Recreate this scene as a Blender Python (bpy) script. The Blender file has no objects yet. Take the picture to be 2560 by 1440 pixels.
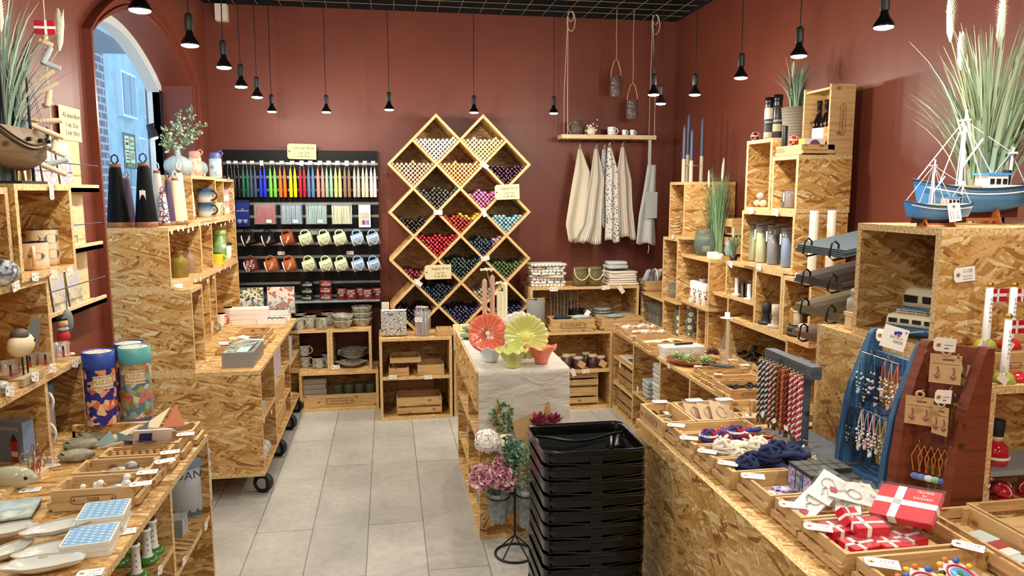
import bpy,math,random
from mathutils import Vector,Matrix
S=bpy.context.scene; COL=S.collection; PI=math.pi
cos,sin,V3,Rot,Tra,Dia,RNG=math.cos,math.sin,Vector,Matrix.Rotation,Matrix.Translation,Matrix.Diagonal,random.Random
R=RNG(7)
# ---------------------------------------------------------------- camera (26 mm, eye at 1.5 m, slightly down and to the right)
F,CX,CY=1849.0,1280.0,720.0; EYE=V3((0,0,1.5))
_d=V3((968-CX,CY-479,F)).normalized(); _u=V3((0,F,479-CY)).normalized()
_x=_u.cross(_d); _x=_x if _x.x > 0 else -_x
M3=Matrix((_x,_d,_u))  # camera axes (right, up, forward) -> world
cd=bpy.data.cameras.new('camera'); cam=bpy.data.objects.new('camera',cd); COL.objects.link(cam)
cd.sensor_width=36; cd.lens=36*F/2560; cd.clip_start=.05; cd.clip_end=100
cam.matrix_world=Tra(EYE) @ Matrix((M3.col[0],M3.col[1],-M3.col[2])).transposed().to_4x4()
S.camera=cam
S.view_settings.view_transform='Standard'; S.view_settings.look='None'; S.view_settings.gamma=1
S.view_settings.exposure=.88
S.cycles.transparent_max_bounces=24
w=bpy.data.worlds.new('sky'); S.world=w; w.use_nodes=True
w.node_tree.nodes['Background'].inputs[0].default_value=(.42,.68,1,1)
w.node_tree.nodes['Background'].inputs[1].default_value=1.15
LAMP_SPOT,LAMP_POINT,LAMP_COL=8.5,3.6,(1,.93,.82)
def ray(px,py): return M3 @ V3((px-CX,CY-py,F))
def on(a,v,px,py):
    r=ray(px,py); return EYE + r*((v-EYE[a])/r[a])
def onX(v,px,py): return on(0,v,px,py)
def onY(v,px,py): return on(1,v,px,py)
def onZ(v,px,py): return on(2,v,px,py)
# ---------------------------------------------------------------- mesh builder
class MB:
    def __init__(s,T=None): s.v=[]; s.f=[]; s.m=[]; s.s=[]; s.T=T or Matrix()
    def add(s,vs,fs,m=0,sm=False):
        n=len(s.v); s.v += [s.T @ V3(p) for p in vs]
        for i,f in enumerate(fs):
            s.f.append([n+k for k in f]); s.m.append(m[i] if isinstance(m,(list,tuple)) else m); s.s.append(sm)
        return s
    def box(s,x0,x1,y0,y1,z0,z1,m=0,edge=None,c=0):
        dx,dy,dz=abs(x1-x0),abs(y1-y0),abs(z1-z0)
        vs=[(x,y,z) for z in (z0,z1) for y in (y0,y1) for x in (x0,x1)]
        fs=[(0,2,3,1),(4,5,7,6),(0,1,5,4),(2,6,7,3),(0,4,6,2),(1,3,7,5)]
        if edge is None: return s.add(vs,fs,m)
        th=min(dx,dy,dz)*1.01
        e=[edge if min(a,b) <= th else m for a,b in ((dx,dy),(dx,dy),(dx,dz),(dx,dz),(dy,dz),(dy,dz))]
        return s.add(vs,fs,e)
    def cbox(s,c,d,m=0,rz=0,rx=0,ry=0):  # centred rotated box
        T=s.T; s.T=T @ Tra(V3(c)) @ Rot(rz,4,'Z') @ Rot(ry,4,'Y') @ Rot(rx,4,'X')
        s.box(-d[0]/2,d[0]/2,-d[1]/2,d[1]/2,-d[2]/2,d[2]/2,m); s.T=T; return s
    def lathe(s,pr,n=20,c=(0,0,0),m=0,sm=True,sx=1,sy=1,fn=None):
        vs=[]; fs=[]; k=len(pr)
        for i in range(n):
            a=2*PI*i/n; 
            for j,(r,z) in enumerate(pr):
                q=fn(a,j,r,z) if fn else (r,z)
                vs.append((c[0]+q[0]*cos(a)*sx,c[1]+q[0]*sin(a)*sy,c[2]+q[1]))
        for i in range(n):
            i2=(i+1) % n
            for j in range(k-1): fs.append((i*k+j,i2*k+j,i2*k+j+1,i*k+j+1))
        s.add(vs,fs,m,sm)
        if pr[0][0] > 1e-5: s.add([vs[i*k] for i in range(n)][::-1],[tuple(range(n))],m)
        if pr[-1][0] > 1e-5: s.add([vs[i*k+k-1] for i in range(n)],[tuple(range(n))],m)
        return s
    def tube(s,pts,r,n=6,m=0,closed=False,cap=True):
        P=[V3(p) for p in pts]; L=len(P); rs=r if isinstance(r,(list,tuple)) else [r]*L; vs=[]; fs=[]
        up=None
        for i,p in enumerate(P):
            t=(P[(i+1) % L]-P[i-1]) if closed else (P[min(i+1,L-1)]-P[max(i-1,0)])
            t.normalize() if t.length > 0 else None
            if up is None: up=V3((0,0,1)) if abs(t.z) < .9 else V3((1,0,0))
            a=t.cross(up); a=a.normalized() if a.length > 1e-6 else t.orthogonal().normalized()
            b=a.cross(t).normalized(); up=b
            for k in range(n):
                q=2*PI*k/n; vs.append(p+(a*cos(q)+b*sin(q))*rs[i])
        for i in range(L if closed else L-1):
            j=(i+1) % L
            for k in range(n): fs.append((i*n+k,i*n+(k+1)%n,j*n+(k+1)%n,j*n+k))
        s.add(vs,fs,m,True)
        if cap and not closed: s.add([v for v in vs[:n]][::-1],[tuple(range(n))],m); s.add(vs[-n:],[tuple(range(n))],m)
        return s
    def cyl(s,p0,p1,r,n=12,m=0,r1=None): return s.tube([p0,p1],[r,r if r1 is None else r1],n,m)
    def ell(s,c,d,n=12,m=0,T=None):
        k=max(5,n//2); pr=[(sin(PI*j/k),-cos(PI*j/k)) for j in range(k+1)]
        T0=s.T; s.T=T0 @ Tra(V3(c)) @ (T or Matrix()) @ Dia((d[0],d[1],d[2],1))
        pr[0]=(0,-1); pr[-1]=(0,1); s.lathe(pr,n,(0,0,0),m); s.T=T0; return s
    def prism(s,pts,t,m=0,ax='Z',o=0,sm=False):  # polygon in the plane normal to ax, thickness t from o
        n=len(pts)
        f={'Z': lambda a,b,h: (a,b,h),'Y': lambda a,b,h: (a,h,b),'X': lambda a,b,h: (h,a,b)}[ax]
        vs=[f(a,b,o) for a,b in pts]+[f(a,b,o+t) for a,b in pts]
        s.add(vs,[tuple(range(n))[::-1],tuple(range(n,2*n))],m); s.add(vs,[(i,(i+1)%n,n+(i+1)%n,n+i) for i in range(n)],m,sm); return s
    def grid(s,fn,nu,nv,m=0,sm=True):  # open sheet fn(u,v)->xyz
        vs=[fn(i/nu,j/nv) for j in range(nv+1) for i in range(nu+1)]
        return s.add(vs,[(j*(nu+1)+i,j*(nu+1)+i+1,(j+1)*(nu+1)+i+1,(j+1)*(nu+1)+i) for j in range(nv) for i in range(nu)],m,sm)
    def join(s,me,T,m=0):  # append a bpy mesh
        n=len(s.v); s.v += [s.T @ T @ v.co for v in me.vertices]
        for p in me.polygons: s.f.append([n+k for k in p.vertices]); s.m.append(m); s.s.append(False)
        return s
    def mesh(s,name,mats,org=(0,0,0),thick=0):
        o=V3(org); me=bpy.data.meshes.new(name)
        me.from_pydata([tuple(v-o) for v in s.v],[],s.f)
        for x in (mats if isinstance(mats,(list,tuple)) else [mats]): me.materials.append(x)
        me.polygons.foreach_set('material_index',s.m); me.polygons.foreach_set('use_smooth',s.s)
        uv=me.uv_layers.new(name='UVMap').data; co=me.vertices
        for p in me.polygons:
            nx,ny,nz=(abs(q) for q in p.normal)
            for li,vi in zip(p.loop_indices,p.vertices):
                c=co[vi].co
                uv[li].uv=(c.x,c.y) if nz >= nx and nz >= ny else ((c.y,c.z) if nx >= ny else (c.x,c.z))
        me.update(); return me
def link(o,parent=None):
    COL.objects.link(o)
    if parent: o.parent=parent
    return o
def tagp(o,label=None,cat=None,group=None,kind=None):
    for k,v in (('label',label),('category',cat),('group',group),('kind',kind)):
        if v: o[k]=v
    return o
def thing(name,label,cat,loc=(0,0,0),rz=0,group=None):
    o=bpy.data.objects.new(name,None); o.location=loc; o.rotation_euler=(0,0,rz); o.empty_display_size=.02
    return tagp(link(o),label,cat,group)
def part(name,mb,mats,parent,label=None,world=False,loc=None,rot=None,kind=None):
    """one mesh object under a thing; world=True: mb is in world metres under an unrotated thing"""
    me=mb if isinstance(mb,bpy.types.Mesh) else mb.mesh(name,mats,parent.location if world else (0,0,0))
    o=link(bpy.data.objects.new(name,me),parent)
    if loc: o.location=loc
    if rot: o.rotation_euler=rot
    return tagp(o,label,kind=kind)
def solo(name,mb,mats,label,cat,group=None,loc=(0,0,0),rot=(0,0,0),kind=None,sc=1):
    me=mb if isinstance(mb,bpy.types.Mesh) else mb.mesh(name,mats)
    o=link(bpy.data.objects.new(name,me)); o.location=loc; o.rotation_euler=rot; o.scale=(sc,)*3
    return tagp(o,label,cat,group,kind)
def soloW(name,mb,mats,label,cat,group=None,kind=None):  # mesh given in world metres: origin moved to its base centre
    xs=[v.x for v in mb.v]; ys=[v.y for v in mb.v]; zs=[v.z for v in mb.v]
    c=((min(xs)+max(xs))/2,(min(ys)+max(ys))/2,min(zs))
    o=link(bpy.data.objects.new(name,mb.mesh(name,mats,c))); o.location=c
    return tagp(o,label,cat,group,kind)
def struct(name,mb,mats,parent=None):
    o=link(bpy.data.objects.new(name,mb.mesh(name,mats)),parent)
    if not parent: o['kind']='structure'
    return o
KIDS={}
def dup(root,loc,rz=None,label=None,group=None,sc=None):
    def cp(o,par):
        c=o.copy(); COL.objects.link(c)
        if par: c.parent=par
        for k in [q for q in list(o.children)]: cp(k,c)
        return c
    r=cp(root,None); r.location=loc
    if rz is not None: r.rotation_euler=(0,0,rz) if not isinstance(rz,tuple) else rz
    if sc: r.scale=(sc,)*3
    if label: r['label']=label
    if group: r['group']=group
    return r
ORD=['first','second','third','fourth','fifth','sixth','seventh','eighth','ninth','tenth','eleventh','twelfth','thirteenth','fourteenth','fifteenth','sixteenth','seventeenth','eighteenth','nineteenth','twentieth']
# ---------------------------------------------------------------- materials
def srgb(h):
    if isinstance(h,str): h=[int(h[i:i+2],16)/255 for i in (0,2,4)]
    return tuple(c/12.92 if c <= .04045 else ((c+.055)/1.055)**2.4 for c in h)+(1,)
class NT:
    def __init__(s,name):
        s.mat=bpy.data.materials.new(name); s.mat.use_nodes=True; s.t=s.mat.node_tree; s.b=s.t.nodes['Principled BSDF']
    def n(s,typ,ins=None,**kw):
        x=s.t.nodes.new(typ)
        for k,v in kw.items(): setattr(x,k,v)
        for k,v in (ins or {}).items():
            if isinstance(v,bpy.types.NodeSocket): s.t.links.new(v,x.inputs[k])
            else: x.inputs[k].default_value=v
        return x
    def set(s,**kw):
        for k,v in kw.items():
            k=k.replace('_',' ')
            if isinstance(v,bpy.types.NodeSocket): s.t.links.new(v,s.b.inputs[k])
            else: s.b.inputs[k].default_value=v
        return s.mat
    def math(s,op,a,b=0.0,c=None):
        x=s.t.nodes.new('ShaderNodeMath'); x.operation=op
        for i,v in enumerate((a,b) if c is None else (a,b,c)):
            if isinstance(v,bpy.types.NodeSocket): s.t.links.new(v,x.inputs[i])
            else: x.inputs[i].default_value=v
        return x.outputs[0]
    def mix(s,f,a,b,mode='MIX'):
        x=s.t.nodes.new('ShaderNodeMix'); x.data_type='RGBA'; x.blend_type=mode
        for k,v in ((0,f),(6,a),(7,b)):
            if isinstance(v,bpy.types.NodeSocket): s.t.links.new(v,x.inputs[k])
            else: x.inputs[k].default_value=v
        return x.outputs[2]
    def ramp(s,f,cols,interp='LINEAR'):
        x=s.n('ShaderNodeValToRGB',{0: f}); r=x.color_ramp; r.interpolation=interp
        while len(r.elements) < len(cols): r.elements.new(.5)
        for e,(p,c) in zip(r.elements,cols): e.position=p; e.color=c if len(c) == 4 else tuple(c)+(1,)
        return x.outputs[0]
    def bump(s,h,d=.002,st=.5): return s.n('ShaderNodeBump',{'Height': h,'Distance': d,'Strength': st}).outputs[0]
    def uv(s,rnd=True):
        u=s.n('ShaderNodeTexCoord').outputs['UV']
        if not rnd: return u
        o=s.n('ShaderNodeObjectInfo').outputs['Random']
        return s.n('ShaderNodeVectorMath',{0: u,1: s.n('ShaderNodeCombineXYZ',{0: s.math('MULTIPLY',o,31.7),1: s.math('MULTIPLY',o,17.3)}).outputs[0]},operation='ADD').outputs[0]
    def obj(s): return s.n('ShaderNodeTexCoord').outputs['Object']
_mc={}
def mt(c,rough=.5,metal=0,spec=.5,coat=0,trans=0,ior=1.45,alpha=1,emit=0,sheen=0):
    k=(c,rough,metal,spec,coat,trans,ior,alpha,emit,sheen)
    if k in _mc: return _mc[k]
    t=NT('surface_'+str(len(_mc))); C=srgb(c)
    t.set(Base_Color=C,Roughness=rough,Metallic=metal,IOR=ior,Coat_Weight=coat,Transmission_Weight=trans,Alpha=alpha,Specular_IOR_Level=spec)
    if emit: t.set(Emission_Color=C,Emission_Strength=emit)
    if sheen: t.set(Sheen_Weight=sheen)
    _mc[k]=t.mat; return t.mat
def glass(c='ffffff',rough=.03): return mt(c,rough,trans=1,ior=1.3)
def clear(c='ffffff',a=.18):  # thin clear glass / plastic: tinted see-through with mirror reflections
    k=('clear',c,a)
    if k not in _mc:
        t=NT('clear_'+str(len(_mc))); g=t.n('ShaderNodeBsdfGlossy',{'Roughness': .06}).outputs[0]; C=srgb(c); d=t.n('ShaderNodeBsdfDiffuse',{'Color': C}).outputs[0]
        tr=t.n('ShaderNodeBsdfTransparent',{'Color': tuple(1-(1-x)*min(1,a*1.1) for x in C[:3])+(1,)}).outputs[0]
        m1=t.n('ShaderNodeMixShader',{0: a*.45,1: tr,2: d}).outputs[0]
        fr=t.math('ADD',t.math('MULTIPLY',t.math('POWER',t.n('ShaderNodeLayerWeight').outputs['Facing'],4),.55),.03)
        m2=t.n('ShaderNodeMixShader',{0: fr,1: m1,2: g}).outputs[0]; t.t.links.new(m2,t.t.nodes['Material Output'].inputs[0]); _mc[k]=t.mat
    return _mc[k]
def osb_mat():
    t=NT('osb_board'); u=t.uv()
    wob=t.n('ShaderNodeTexNoise',{'Vector': u,'Scale': 9.0,'Detail': 1.0}).outputs['Color']
    u2=t.n('ShaderNodeVectorMath',{0: u,1: t.n('ShaderNodeVectorMath',{0: wob,'Scale': .03},operation='SCALE').outputs[0]},operation='ADD').outputs[0]
    base=None; hh=None
    for i,(ang,sx,sy,thr) in enumerate(((.1,15,85,0),(1.25,14,80,.45),(-.65,16,100,.5),(.45,13,75,.5),(2.5,17,105,.5),(-.15,12,70,.58),(.8,18,120,.62),(-.3,14,110,.6),(.2,12,60,.78))):
        mp=t.n('ShaderNodeMapping',{'Vector': u2,'Rotation': (0,0,ang),'Scale': (1/sx,1/sy,1),'Location': (i*3.3,i*1.7,0)},vector_type='TEXTURE').outputs[0]
        v=t.n('ShaderNodeTexVoronoi',{'Vector': mp,'Scale': 1.0,'Randomness': 1.0},voronoi_dimensions='2D')
        sc=t.n('ShaderNodeSeparateColor',{0: v.outputs['Color']})
        c=t.ramp(sc.outputs[1],[(0,srgb('8a5a28')),(.18,srgb('bc8a46')),(.45,srgb('cfa25d')),(.8,srgb('dab273')),(1,srgb('edd5a2'))])
        sh=t.ramp(v.outputs['Distance'],[(0,(1,1,1)),(.42,(.96,.96,.96)),(.75,(.8,.75,.7))])
        c=t.mix(1.0,c,sh,'MULTIPLY')
        if base is None: base=c; hh=sc.outputs[1]
        else:
            k=t.math('GREATER_THAN',sc.outputs[0],thr); base=t.mix(k,base,c)
    fine=t.n('ShaderNodeTexNoise',{'Vector': u,'Scale': 140.0,'Detail': 2.0}).outputs[0]
    base=t.mix(.35,base,t.ramp(fine,[(.3,(.45,.4,.36)),(.7,(1.25,1.25,1.2))]),'MULTIPLY')
    return t.set(Base_Color=base,Roughness=.55,Normal=t.bump(t.n('ShaderNodeRGBToBW',{0: base}).outputs[0],.002,.35))
def osb_edge_mat():
    t=NT('osb_cut_edge'); u=t.uv()
    nz=t.n('ShaderNodeTexNoise',{'Vector': u,'Scale': 120.0,'Detail': 3.0}).outputs[0]
    return t.set(Base_Color=t.ramp(nz,[(.28,srgb('9c7040')),(.45,srgb('cfaa72')),(.7,srgb('e8cf9e'))]),Roughness=.8)
def pine_mat(name='pine',a='a8814f',b='cfaa74',c='8c6034'):
    t=NT(name); u=t.uv()
    mp=t.n('ShaderNodeMapping',{'Vector': u,'Scale': (3.0,40.0,1)}).outputs[0]
    n1=t.n('ShaderNodeTexNoise',{'Vector': mp,'Scale': 2.0,'Detail': 4.0,'Distortion': .4}).outputs[0]
    kn=t.n('ShaderNodeTexVoronoi',{'Vector': t.n('ShaderNodeMapping',{'Vector': u,'Scale': (1,1.6,1)}).outputs[0],'Scale': 7.0},voronoi_dimensions='2D').outputs['Distance']
    col=t.ramp(n1,[(.25,srgb(a)),(.6,srgb(b)),(.8,srgb(a))])
    col=t.mix(t.ramp(kn,[(.05,(1,1,1)),(.12,(0,0,0))]),col,srgb(c))
    return t.set(Base_Color=col,Roughness=.6)
def patt(name,kind,cols,sc,rough=.6,space='obj',coat=0,dist=0.0):
    """printed / woven surface pattern"""
    t=NT(name); v=t.obj() if space == 'obj' else t.uv(False)
    cols=[srgb(c) for c in cols]
    if kind == 'noise': f=t.n('ShaderNodeTexNoise',{'Vector': v,'Scale': sc,'Detail': 3.0,'Distortion': dist}).outputs[0]; rg=(.36,.64)
    elif kind == 'blobs': f=t.n('ShaderNodeSeparateColor',{0: t.n('ShaderNodeTexVoronoi',{'Vector': v,'Scale': sc}).outputs['Color']}).outputs[0]; rg=(0,1)
    elif kind == 'dots': f=t.n('ShaderNodeTexVoronoi',{'Vector': v,'Scale': sc,'Randomness': dist}).outputs['Distance']; rg=(0,1)
    elif kind == 'lines': f=t.n('ShaderNodeTexVoronoi',{'Vector': v,'Scale': sc},feature='DISTANCE_TO_EDGE').outputs['Distance']; rg=(0,1)
    elif kind in 'XYZ' or kind in ('UX','UY','DG'):
        if kind == 'DG': f0=t.math('ADD',t.n('ShaderNodeSeparateXYZ',{0: v}).outputs[0],t.n('ShaderNodeSeparateXYZ',{0: v}).outputs[2])
        else: f0=t.n('ShaderNodeSeparateXYZ',{0: v}).outputs['XYZ'.index(kind[-1])]
        f=t.math('FRACT',t.math('ADD',t.math('MULTIPLY',f0,sc),100.0)); rg=(0,1)
    elif kind == 'check': 
        f=t.n('ShaderNodeTexChecker',{'Vector': v,'Scale': sc}).outputs[1]; rg=(0,1)
    n=len(cols)
    if kind == 'dots': st=[(0,cols[0]),(.32,cols[1])] + ([(.55,cols[2])] if n > 2 else []); col=t.ramp(f,st,'CONSTANT')
    elif kind == 'lines': col=t.ramp(f,[(0,cols[0]),(.07,cols[1])]+([(.3,cols[2])] if n > 2 else []),'CONSTANT')
    elif kind == 'noise' and dist == 0: col=t.ramp(f,[(rg[0]+(rg[1]-rg[0])*i/max(1,n-1),c) for i,c in enumerate(cols)])
    else: col=t.ramp(f,[(rg[0]+(rg[1]-rg[0])*i/n,c) for i,c in enumerate(cols)],'CONSTANT')
    return t.set(Base_Color=col,Roughness=rough,Coat_Weight=coat)
def tag_mat():  # white price tag, printed bar code and lines (local x 0..1, y 0..1)
    t=NT('price_tag_print'); s=t.n('ShaderNodeSeparateXYZ',{0: t.obj()}); x,y=s.outputs[0],s.outputs[1]
    def band(v,a,b): return t.math('MULTIPLY',t.math('GREATER_THAN',v,a),t.math('LESS_THAN',v,b))
    bars=t.math('GREATER_THAN',t.n('ShaderNodeTexNoise',{'Vector': t.n('ShaderNodeCombineXYZ',{0: x}).outputs[0],'Scale': 38.0,'Detail': 0.0}).outputs[0],.5)
    k=t.math('MULTIPLY',bars,t.math('MULTIPLY',band(x,.45,.9),band(y,.58,.85)))
    l=t.math('MULTIPLY',band(x,.42,.88),t.math('MAXIMUM',band(y,.38,.42),t.math('MAXIMUM',band(y,.3,.335),band(y,.14,.2))))
    k=t.math('MAXIMUM',k,l)
    r=t.math('SQRT',t.math('ADD',t.math('POWER',t.math('MULTIPLY',t.math('SUBTRACT',x,.2),1.5),2.0),t.math('POWER',t.math('SUBTRACT',y,.5),2.0)))
    c=t.mix(t.math('MULTIPLY',k,.75),srgb('f7f3ea'),srgb('3a3838'))
    c=t.mix(t.math('LESS_THAN',r,.17),c,srgb('c9a878')); c=t.mix(t.math('LESS_THAN',r,.07),c,srgb('3a2a1c'))
    return t.set(Base_Color=c,Roughness=.6)
OSB,EDGE,PINE,TAGM=osb_mat(),osb_edge_mat(),pine_mat(),tag_mat()
PINED=pine_mat('weathered_pine','8a6a45','ad8a5c','6a4a2a')
BRAND=mt('5a3a1e',.8)
WHITE,BLACK,CHROME=mt('f2f0ea',.5),mt('141415',.45),mt('c8c8c8',.2,metal=1)
GOLD=mt('d9b54a',.25,metal=1); KRAFT=mt('c9a574',.8); STRING=mt('d8c9a8',.9); PAPER=mt('f4f0e6',.7)
WOOD=pine_mat('walnut_wood','6b3f22','8a5430','4a2814'); BIRCH=pine_mat('pale_birch','d9b985','e6cc9d','cfae78')
DKWOOD=pine_mat('mahogany','5a2412','7d3a1c','3c160b')
# ---------------------------------------------------------------- writing
_tx={}
def txmesh(s,depth=.0):
    k=(s,depth)
    if k not in _tx:
        c=bpy.data.curves.new('lettering','FONT'); c.body=s; c.size=1; c.align_x='CENTER'; c.align_y='CENTER'; c.extrude=depth; c.resolution_u=2
        o=bpy.data.objects.new('lettering',c); _tx[k]=bpy.data.meshes.new_from_object(o); bpy.data.objects.remove(o)
    return _tx[k]
def frameT(o,x,n):  # writing plane: origin, text direction, facing normal
    x=V3(x).normalized(); n=V3(n).normalized(); y=n.cross(x)
    return Tra(V3(o)) @ Matrix((x,y,n)).transposed().to_4x4()
def text(parent,s,o,x,n,size,mat,name='lettering',world=True):
    mb=MB(); mb.join(txmesh(s),frameT(o,x,n) @ Dia((size,size,size,1)))
    return part(name,mb,mat,parent,world=world)
def textcyl(mb,s,r,z,size,a0=-PI/2,m=0):  # writing wrapped round a vertical cylinder, centred on angle a0
    me=txmesh(s); n=len(mb.v)
    for v in me.vertices:
        a=a0+v.co.x*size/r; mb.v.append(mb.T @ V3((r*cos(a),r*sin(a),z+v.co.y*size)))
    for p in me.polygons: mb.f.append([n+k for k in p.vertices]); mb.m.append(m); mb.s.append(False)
# ---------------------------------------------------------------- price tags (parts of the shelf or crate they hang on)
_t=MB(); _t.prism([(.1,0),(1,0),(1,1),(.1,1),(0,.78),(0,.22)],.01); TAGME=_t.mesh('price_tag',TAGM)
def ptag(parent,pos,facing=(0,-1,0),along=None,w=.045,tilt=0.0,h=.62):
    f=V3(facing).normalized(); x=V3(along) if along else V3((0,0,1)).cross(f)
    x=(x-f*x.dot(f)).normalized(); x=Rot(tilt,3,f) @ x; y=f.cross(x)
    o=bpy.data.objects.new('price_tag',TAGME); COL.objects.link(o); o.parent=parent
    q=parent.matrix_basis.inverted() @ (V3(pos)-x*w*.5-y*w*h*.5)
    Rm=(parent.matrix_basis.to_3x3().inverted() @ Matrix((x,y,f)).transposed()).to_4x4()
    o.matrix_basis=Tra(q) @ Rm @ Dia((w,w*h,w,1)); return o
# ================================================================ THE ROOM
XL,XR,YB,ZC,YF=-1.18,2.14,5.40,2.745,-2.6
def wall_mat():
    t=NT('red_brown_wall_paint'); u=t.uv(False); s=t.n('ShaderNodeSeparateXYZ',{0: u})
    nz=t.n('ShaderNodeTexNoise',{'Vector': u,'Scale': 3.0,'Detail': 3.0}).outputs[0]
    gr=t.math('LESS_THAN',t.math('FRACT',t.math('ADD',t.math('MULTIPLY',s.outputs[0],1.65),100.2)),.008)
    col=t.ramp(nz,[(.3,srgb('6d3323')),(.7,srgb('753928'))])
    fine=t.n('ShaderNodeTexNoise',{'Vector': u,'Scale': 260.0,'Detail': 2.0}).outputs[0]
    h=t.math('SUBTRACT',t.math('MULTIPLY',fine,.12),gr)
    return t.set(Base_Color=t.mix(t.math('MULTIPLY',gr,.5),col,srgb('5d2f25')),Roughness=.5,Normal=t.bump(h,.002,.6))
WALL=wall_mat(); TRIM=mt('753a2b',.35)
def floor_mat():
    t=NT('grey_stone_planks'); o=t.obj()
    mp=t.n('ShaderNodeMapping',{'Vector': o,'Rotation': (0,0,PI/2),'Location': (.36,.115,0)}).outputs[0]
    def br(c1,c2,cm): return t.n('ShaderNodeTexBrick',{'Vector': mp,'Color1': c1,'Color2': c2,'Mortar': cm,'Scale': 1.0,'Mortar Size': .0022,'Brick Width': 1.22,'Row Height': .245},offset=.37)
    b=br(srgb('b7b3aa'),srgb('aaa69d'),srgb('77736b'))
    n1=t.n('ShaderNodeTexNoise',{'Vector': o,'Scale': 2.6,'Detail': 5.0}).outputs[0]
    n2=t.n('ShaderNodeTexNoise',{'Vector': o,'Scale': 30.0,'Detail': 4.0}).outputs[0]
    c=t.mix(.55,b.outputs[0],t.ramp(n1,[(.3,(.62,.62,.6)),(.7,(1.2,1.2,1.18))]),'MULTIPLY')
    c=t.mix(.3,c,t.ramp(n2,[(.3,(.6,.6,.6)),(.7,(1.2,1.2,1.2))]),'MULTIPLY')
    return t.set(Base_Color=c,Roughness=.38,Normal=t.bump(b.outputs[1],-.002,.4))
struct('floor',MB().box(XL-.3,XR+.1,YF,YB+.1,-.05,0),floor_mat())
BLK=mt('0a0a0a',.9)
struct('ceiling',MB().box(XL-.3,XR+.1,YF,YB+.1,3.05,3.1),BLK)
# left wall with the arched shop window and, nearer, a second window outside the picture
WY0,WY1,SPR,WZ0=3.35,4.92,2.14,.35
ARC=[(WY0+(WY1-WY0)*i/20,SPR+.235*sin(PI*i/20)**.85) for i in range(21)]
def wall_with(y0,y1,xa,xb,arc,z0):
    mb=MB(); n=len(arc)
    mb.box(xb,xa,y0,arc[0][0],0,ZC); mb.box(xb,xa,arc[-1][0],y1,0,ZC); mb.box(xb,xa,arc[0][0],arc[-1][0],0,z0)
    for i in range(n-1):
        (ya,za),(yb,zb)=arc[i],arc[i+1]
        vs=[(x,y,z) for x in (xa,xb) for y,z in ((ya,za),(yb,zb),(yb,ZC),(ya,ZC))]
        mb.add(vs,[(0,1,2,3),(7,6,5,4),(0,4,5,1)])
    return mb
struct('wall_left',wall_with(2.3,YB,XL,XL-.26,ARC,WZ0),WALL)
A2=[(.75,2.0),(1.9,2.0)]
struct('wall_left_front',wall_with(YF,2.3,XL,XL-.26,A2,.9),WALL)
struct('wall_back',MB().box(XL-.26,XR,YB,YB+.06,0,ZC),WALL)
struct('wall_right',MB().box(XR,XR+.06,YF,YB+.06,0,ZC),WALL)
struct('wall_front',MB().box(XL-.26,XR,YF-.06,YF,0,ZC),WALL)
mb=MB(); mb.box(XL-.26,XR,YB-.01,YB+.06,ZC,3.05); mb.box(XL-.3,XL,YF,YB,ZC,3.05); mb.box(XR-.01,XR+.06,YF,YB,ZC,3.05); mb.box(XL-.3,XR,YF-.06,YF,ZC,3.05)
struct('trim_1',mb,BLK)
# moulded casing round the arch: three stepped bands
mb=MB()
for k,(off,w_,t_) in enumerate(((.0,.010,.010),(.014,.012,.02),(.030,.014,.013),(.048,.010,.026),(.062,.016,.036))):
    def ring(o_):
        r_=[(WY0-o_,WZ0)]
        for y,z in ARC: d=V3(((y-4.16),(z-SPR)*2.6)).normalized(); r_.append((y+d.x*o_,z+d.y*o_))
        return r_+[(WY1+o_,WZ0)]
    inn,out=ring(off),ring(off+w_)
    for i in range(len(inn)-1):
        (a,b),(c,d),(e,f),(g,h)=inn[i],inn[i+1],out[i+1],out[i]
        vs=[(x,y,z) for x in (XL,XL+t_) for y,z in ((a,b),(c,d),(e,f),(g,h))]
        mb.add(vs,[(4,5,6,7),(0,1,5,4),(3,7,6,2),(0,4,7,3),(1,2,6,5)])
struct('trim_2',mb,TRIM)
# white window frame + glass in the reveal
XG=XL-.215
wf=struct('window_1',MB().box(XG-.02,XG+.02,WY0,WY1,WZ0,WZ0+.06),mt('d8e4e6',.4))
mb=MB(); fw=.05
outl=[(WY0,WZ0)] + ARC + [(WY1,WZ0)]
inl=[(WY0+fw,WZ0)] + [(4.16+(y-4.16)*(1-fw/.76),z-fw*.9) for y,z in ARC] + [(WY1-fw,WZ0)]
for i in range(len(outl)-1):
    vs=[(x,y,z) for x in (XG-.02,XG+.05) for y,z in (outl[i],outl[i+1],inl[i+1],inl[i])]
    mb.add(vs,[(4,5,6,7),(3,2,1,0),(2,3,7,6)])
struct('window_frame',mb,mt('d8e4e6',.4),wf)
pane=MB(); pane.add([(XG,y,z) for y,z in inl],[tuple(range(len(inl)))])
struct('pane',pane,mt('d8f0ff',.02,alpha=.12,spec=.6),wf)
wf2=struct('window_2',MB().box(XG-.02,XG+.03,.75,1.9,.9,.95).box(XG-.02,XG+.03,.75,1.9,1.95,2.0).box(XG-.02,XG+.03,1.3,1.35,.9,2.0),mt('d8e4e6',.4))
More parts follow.
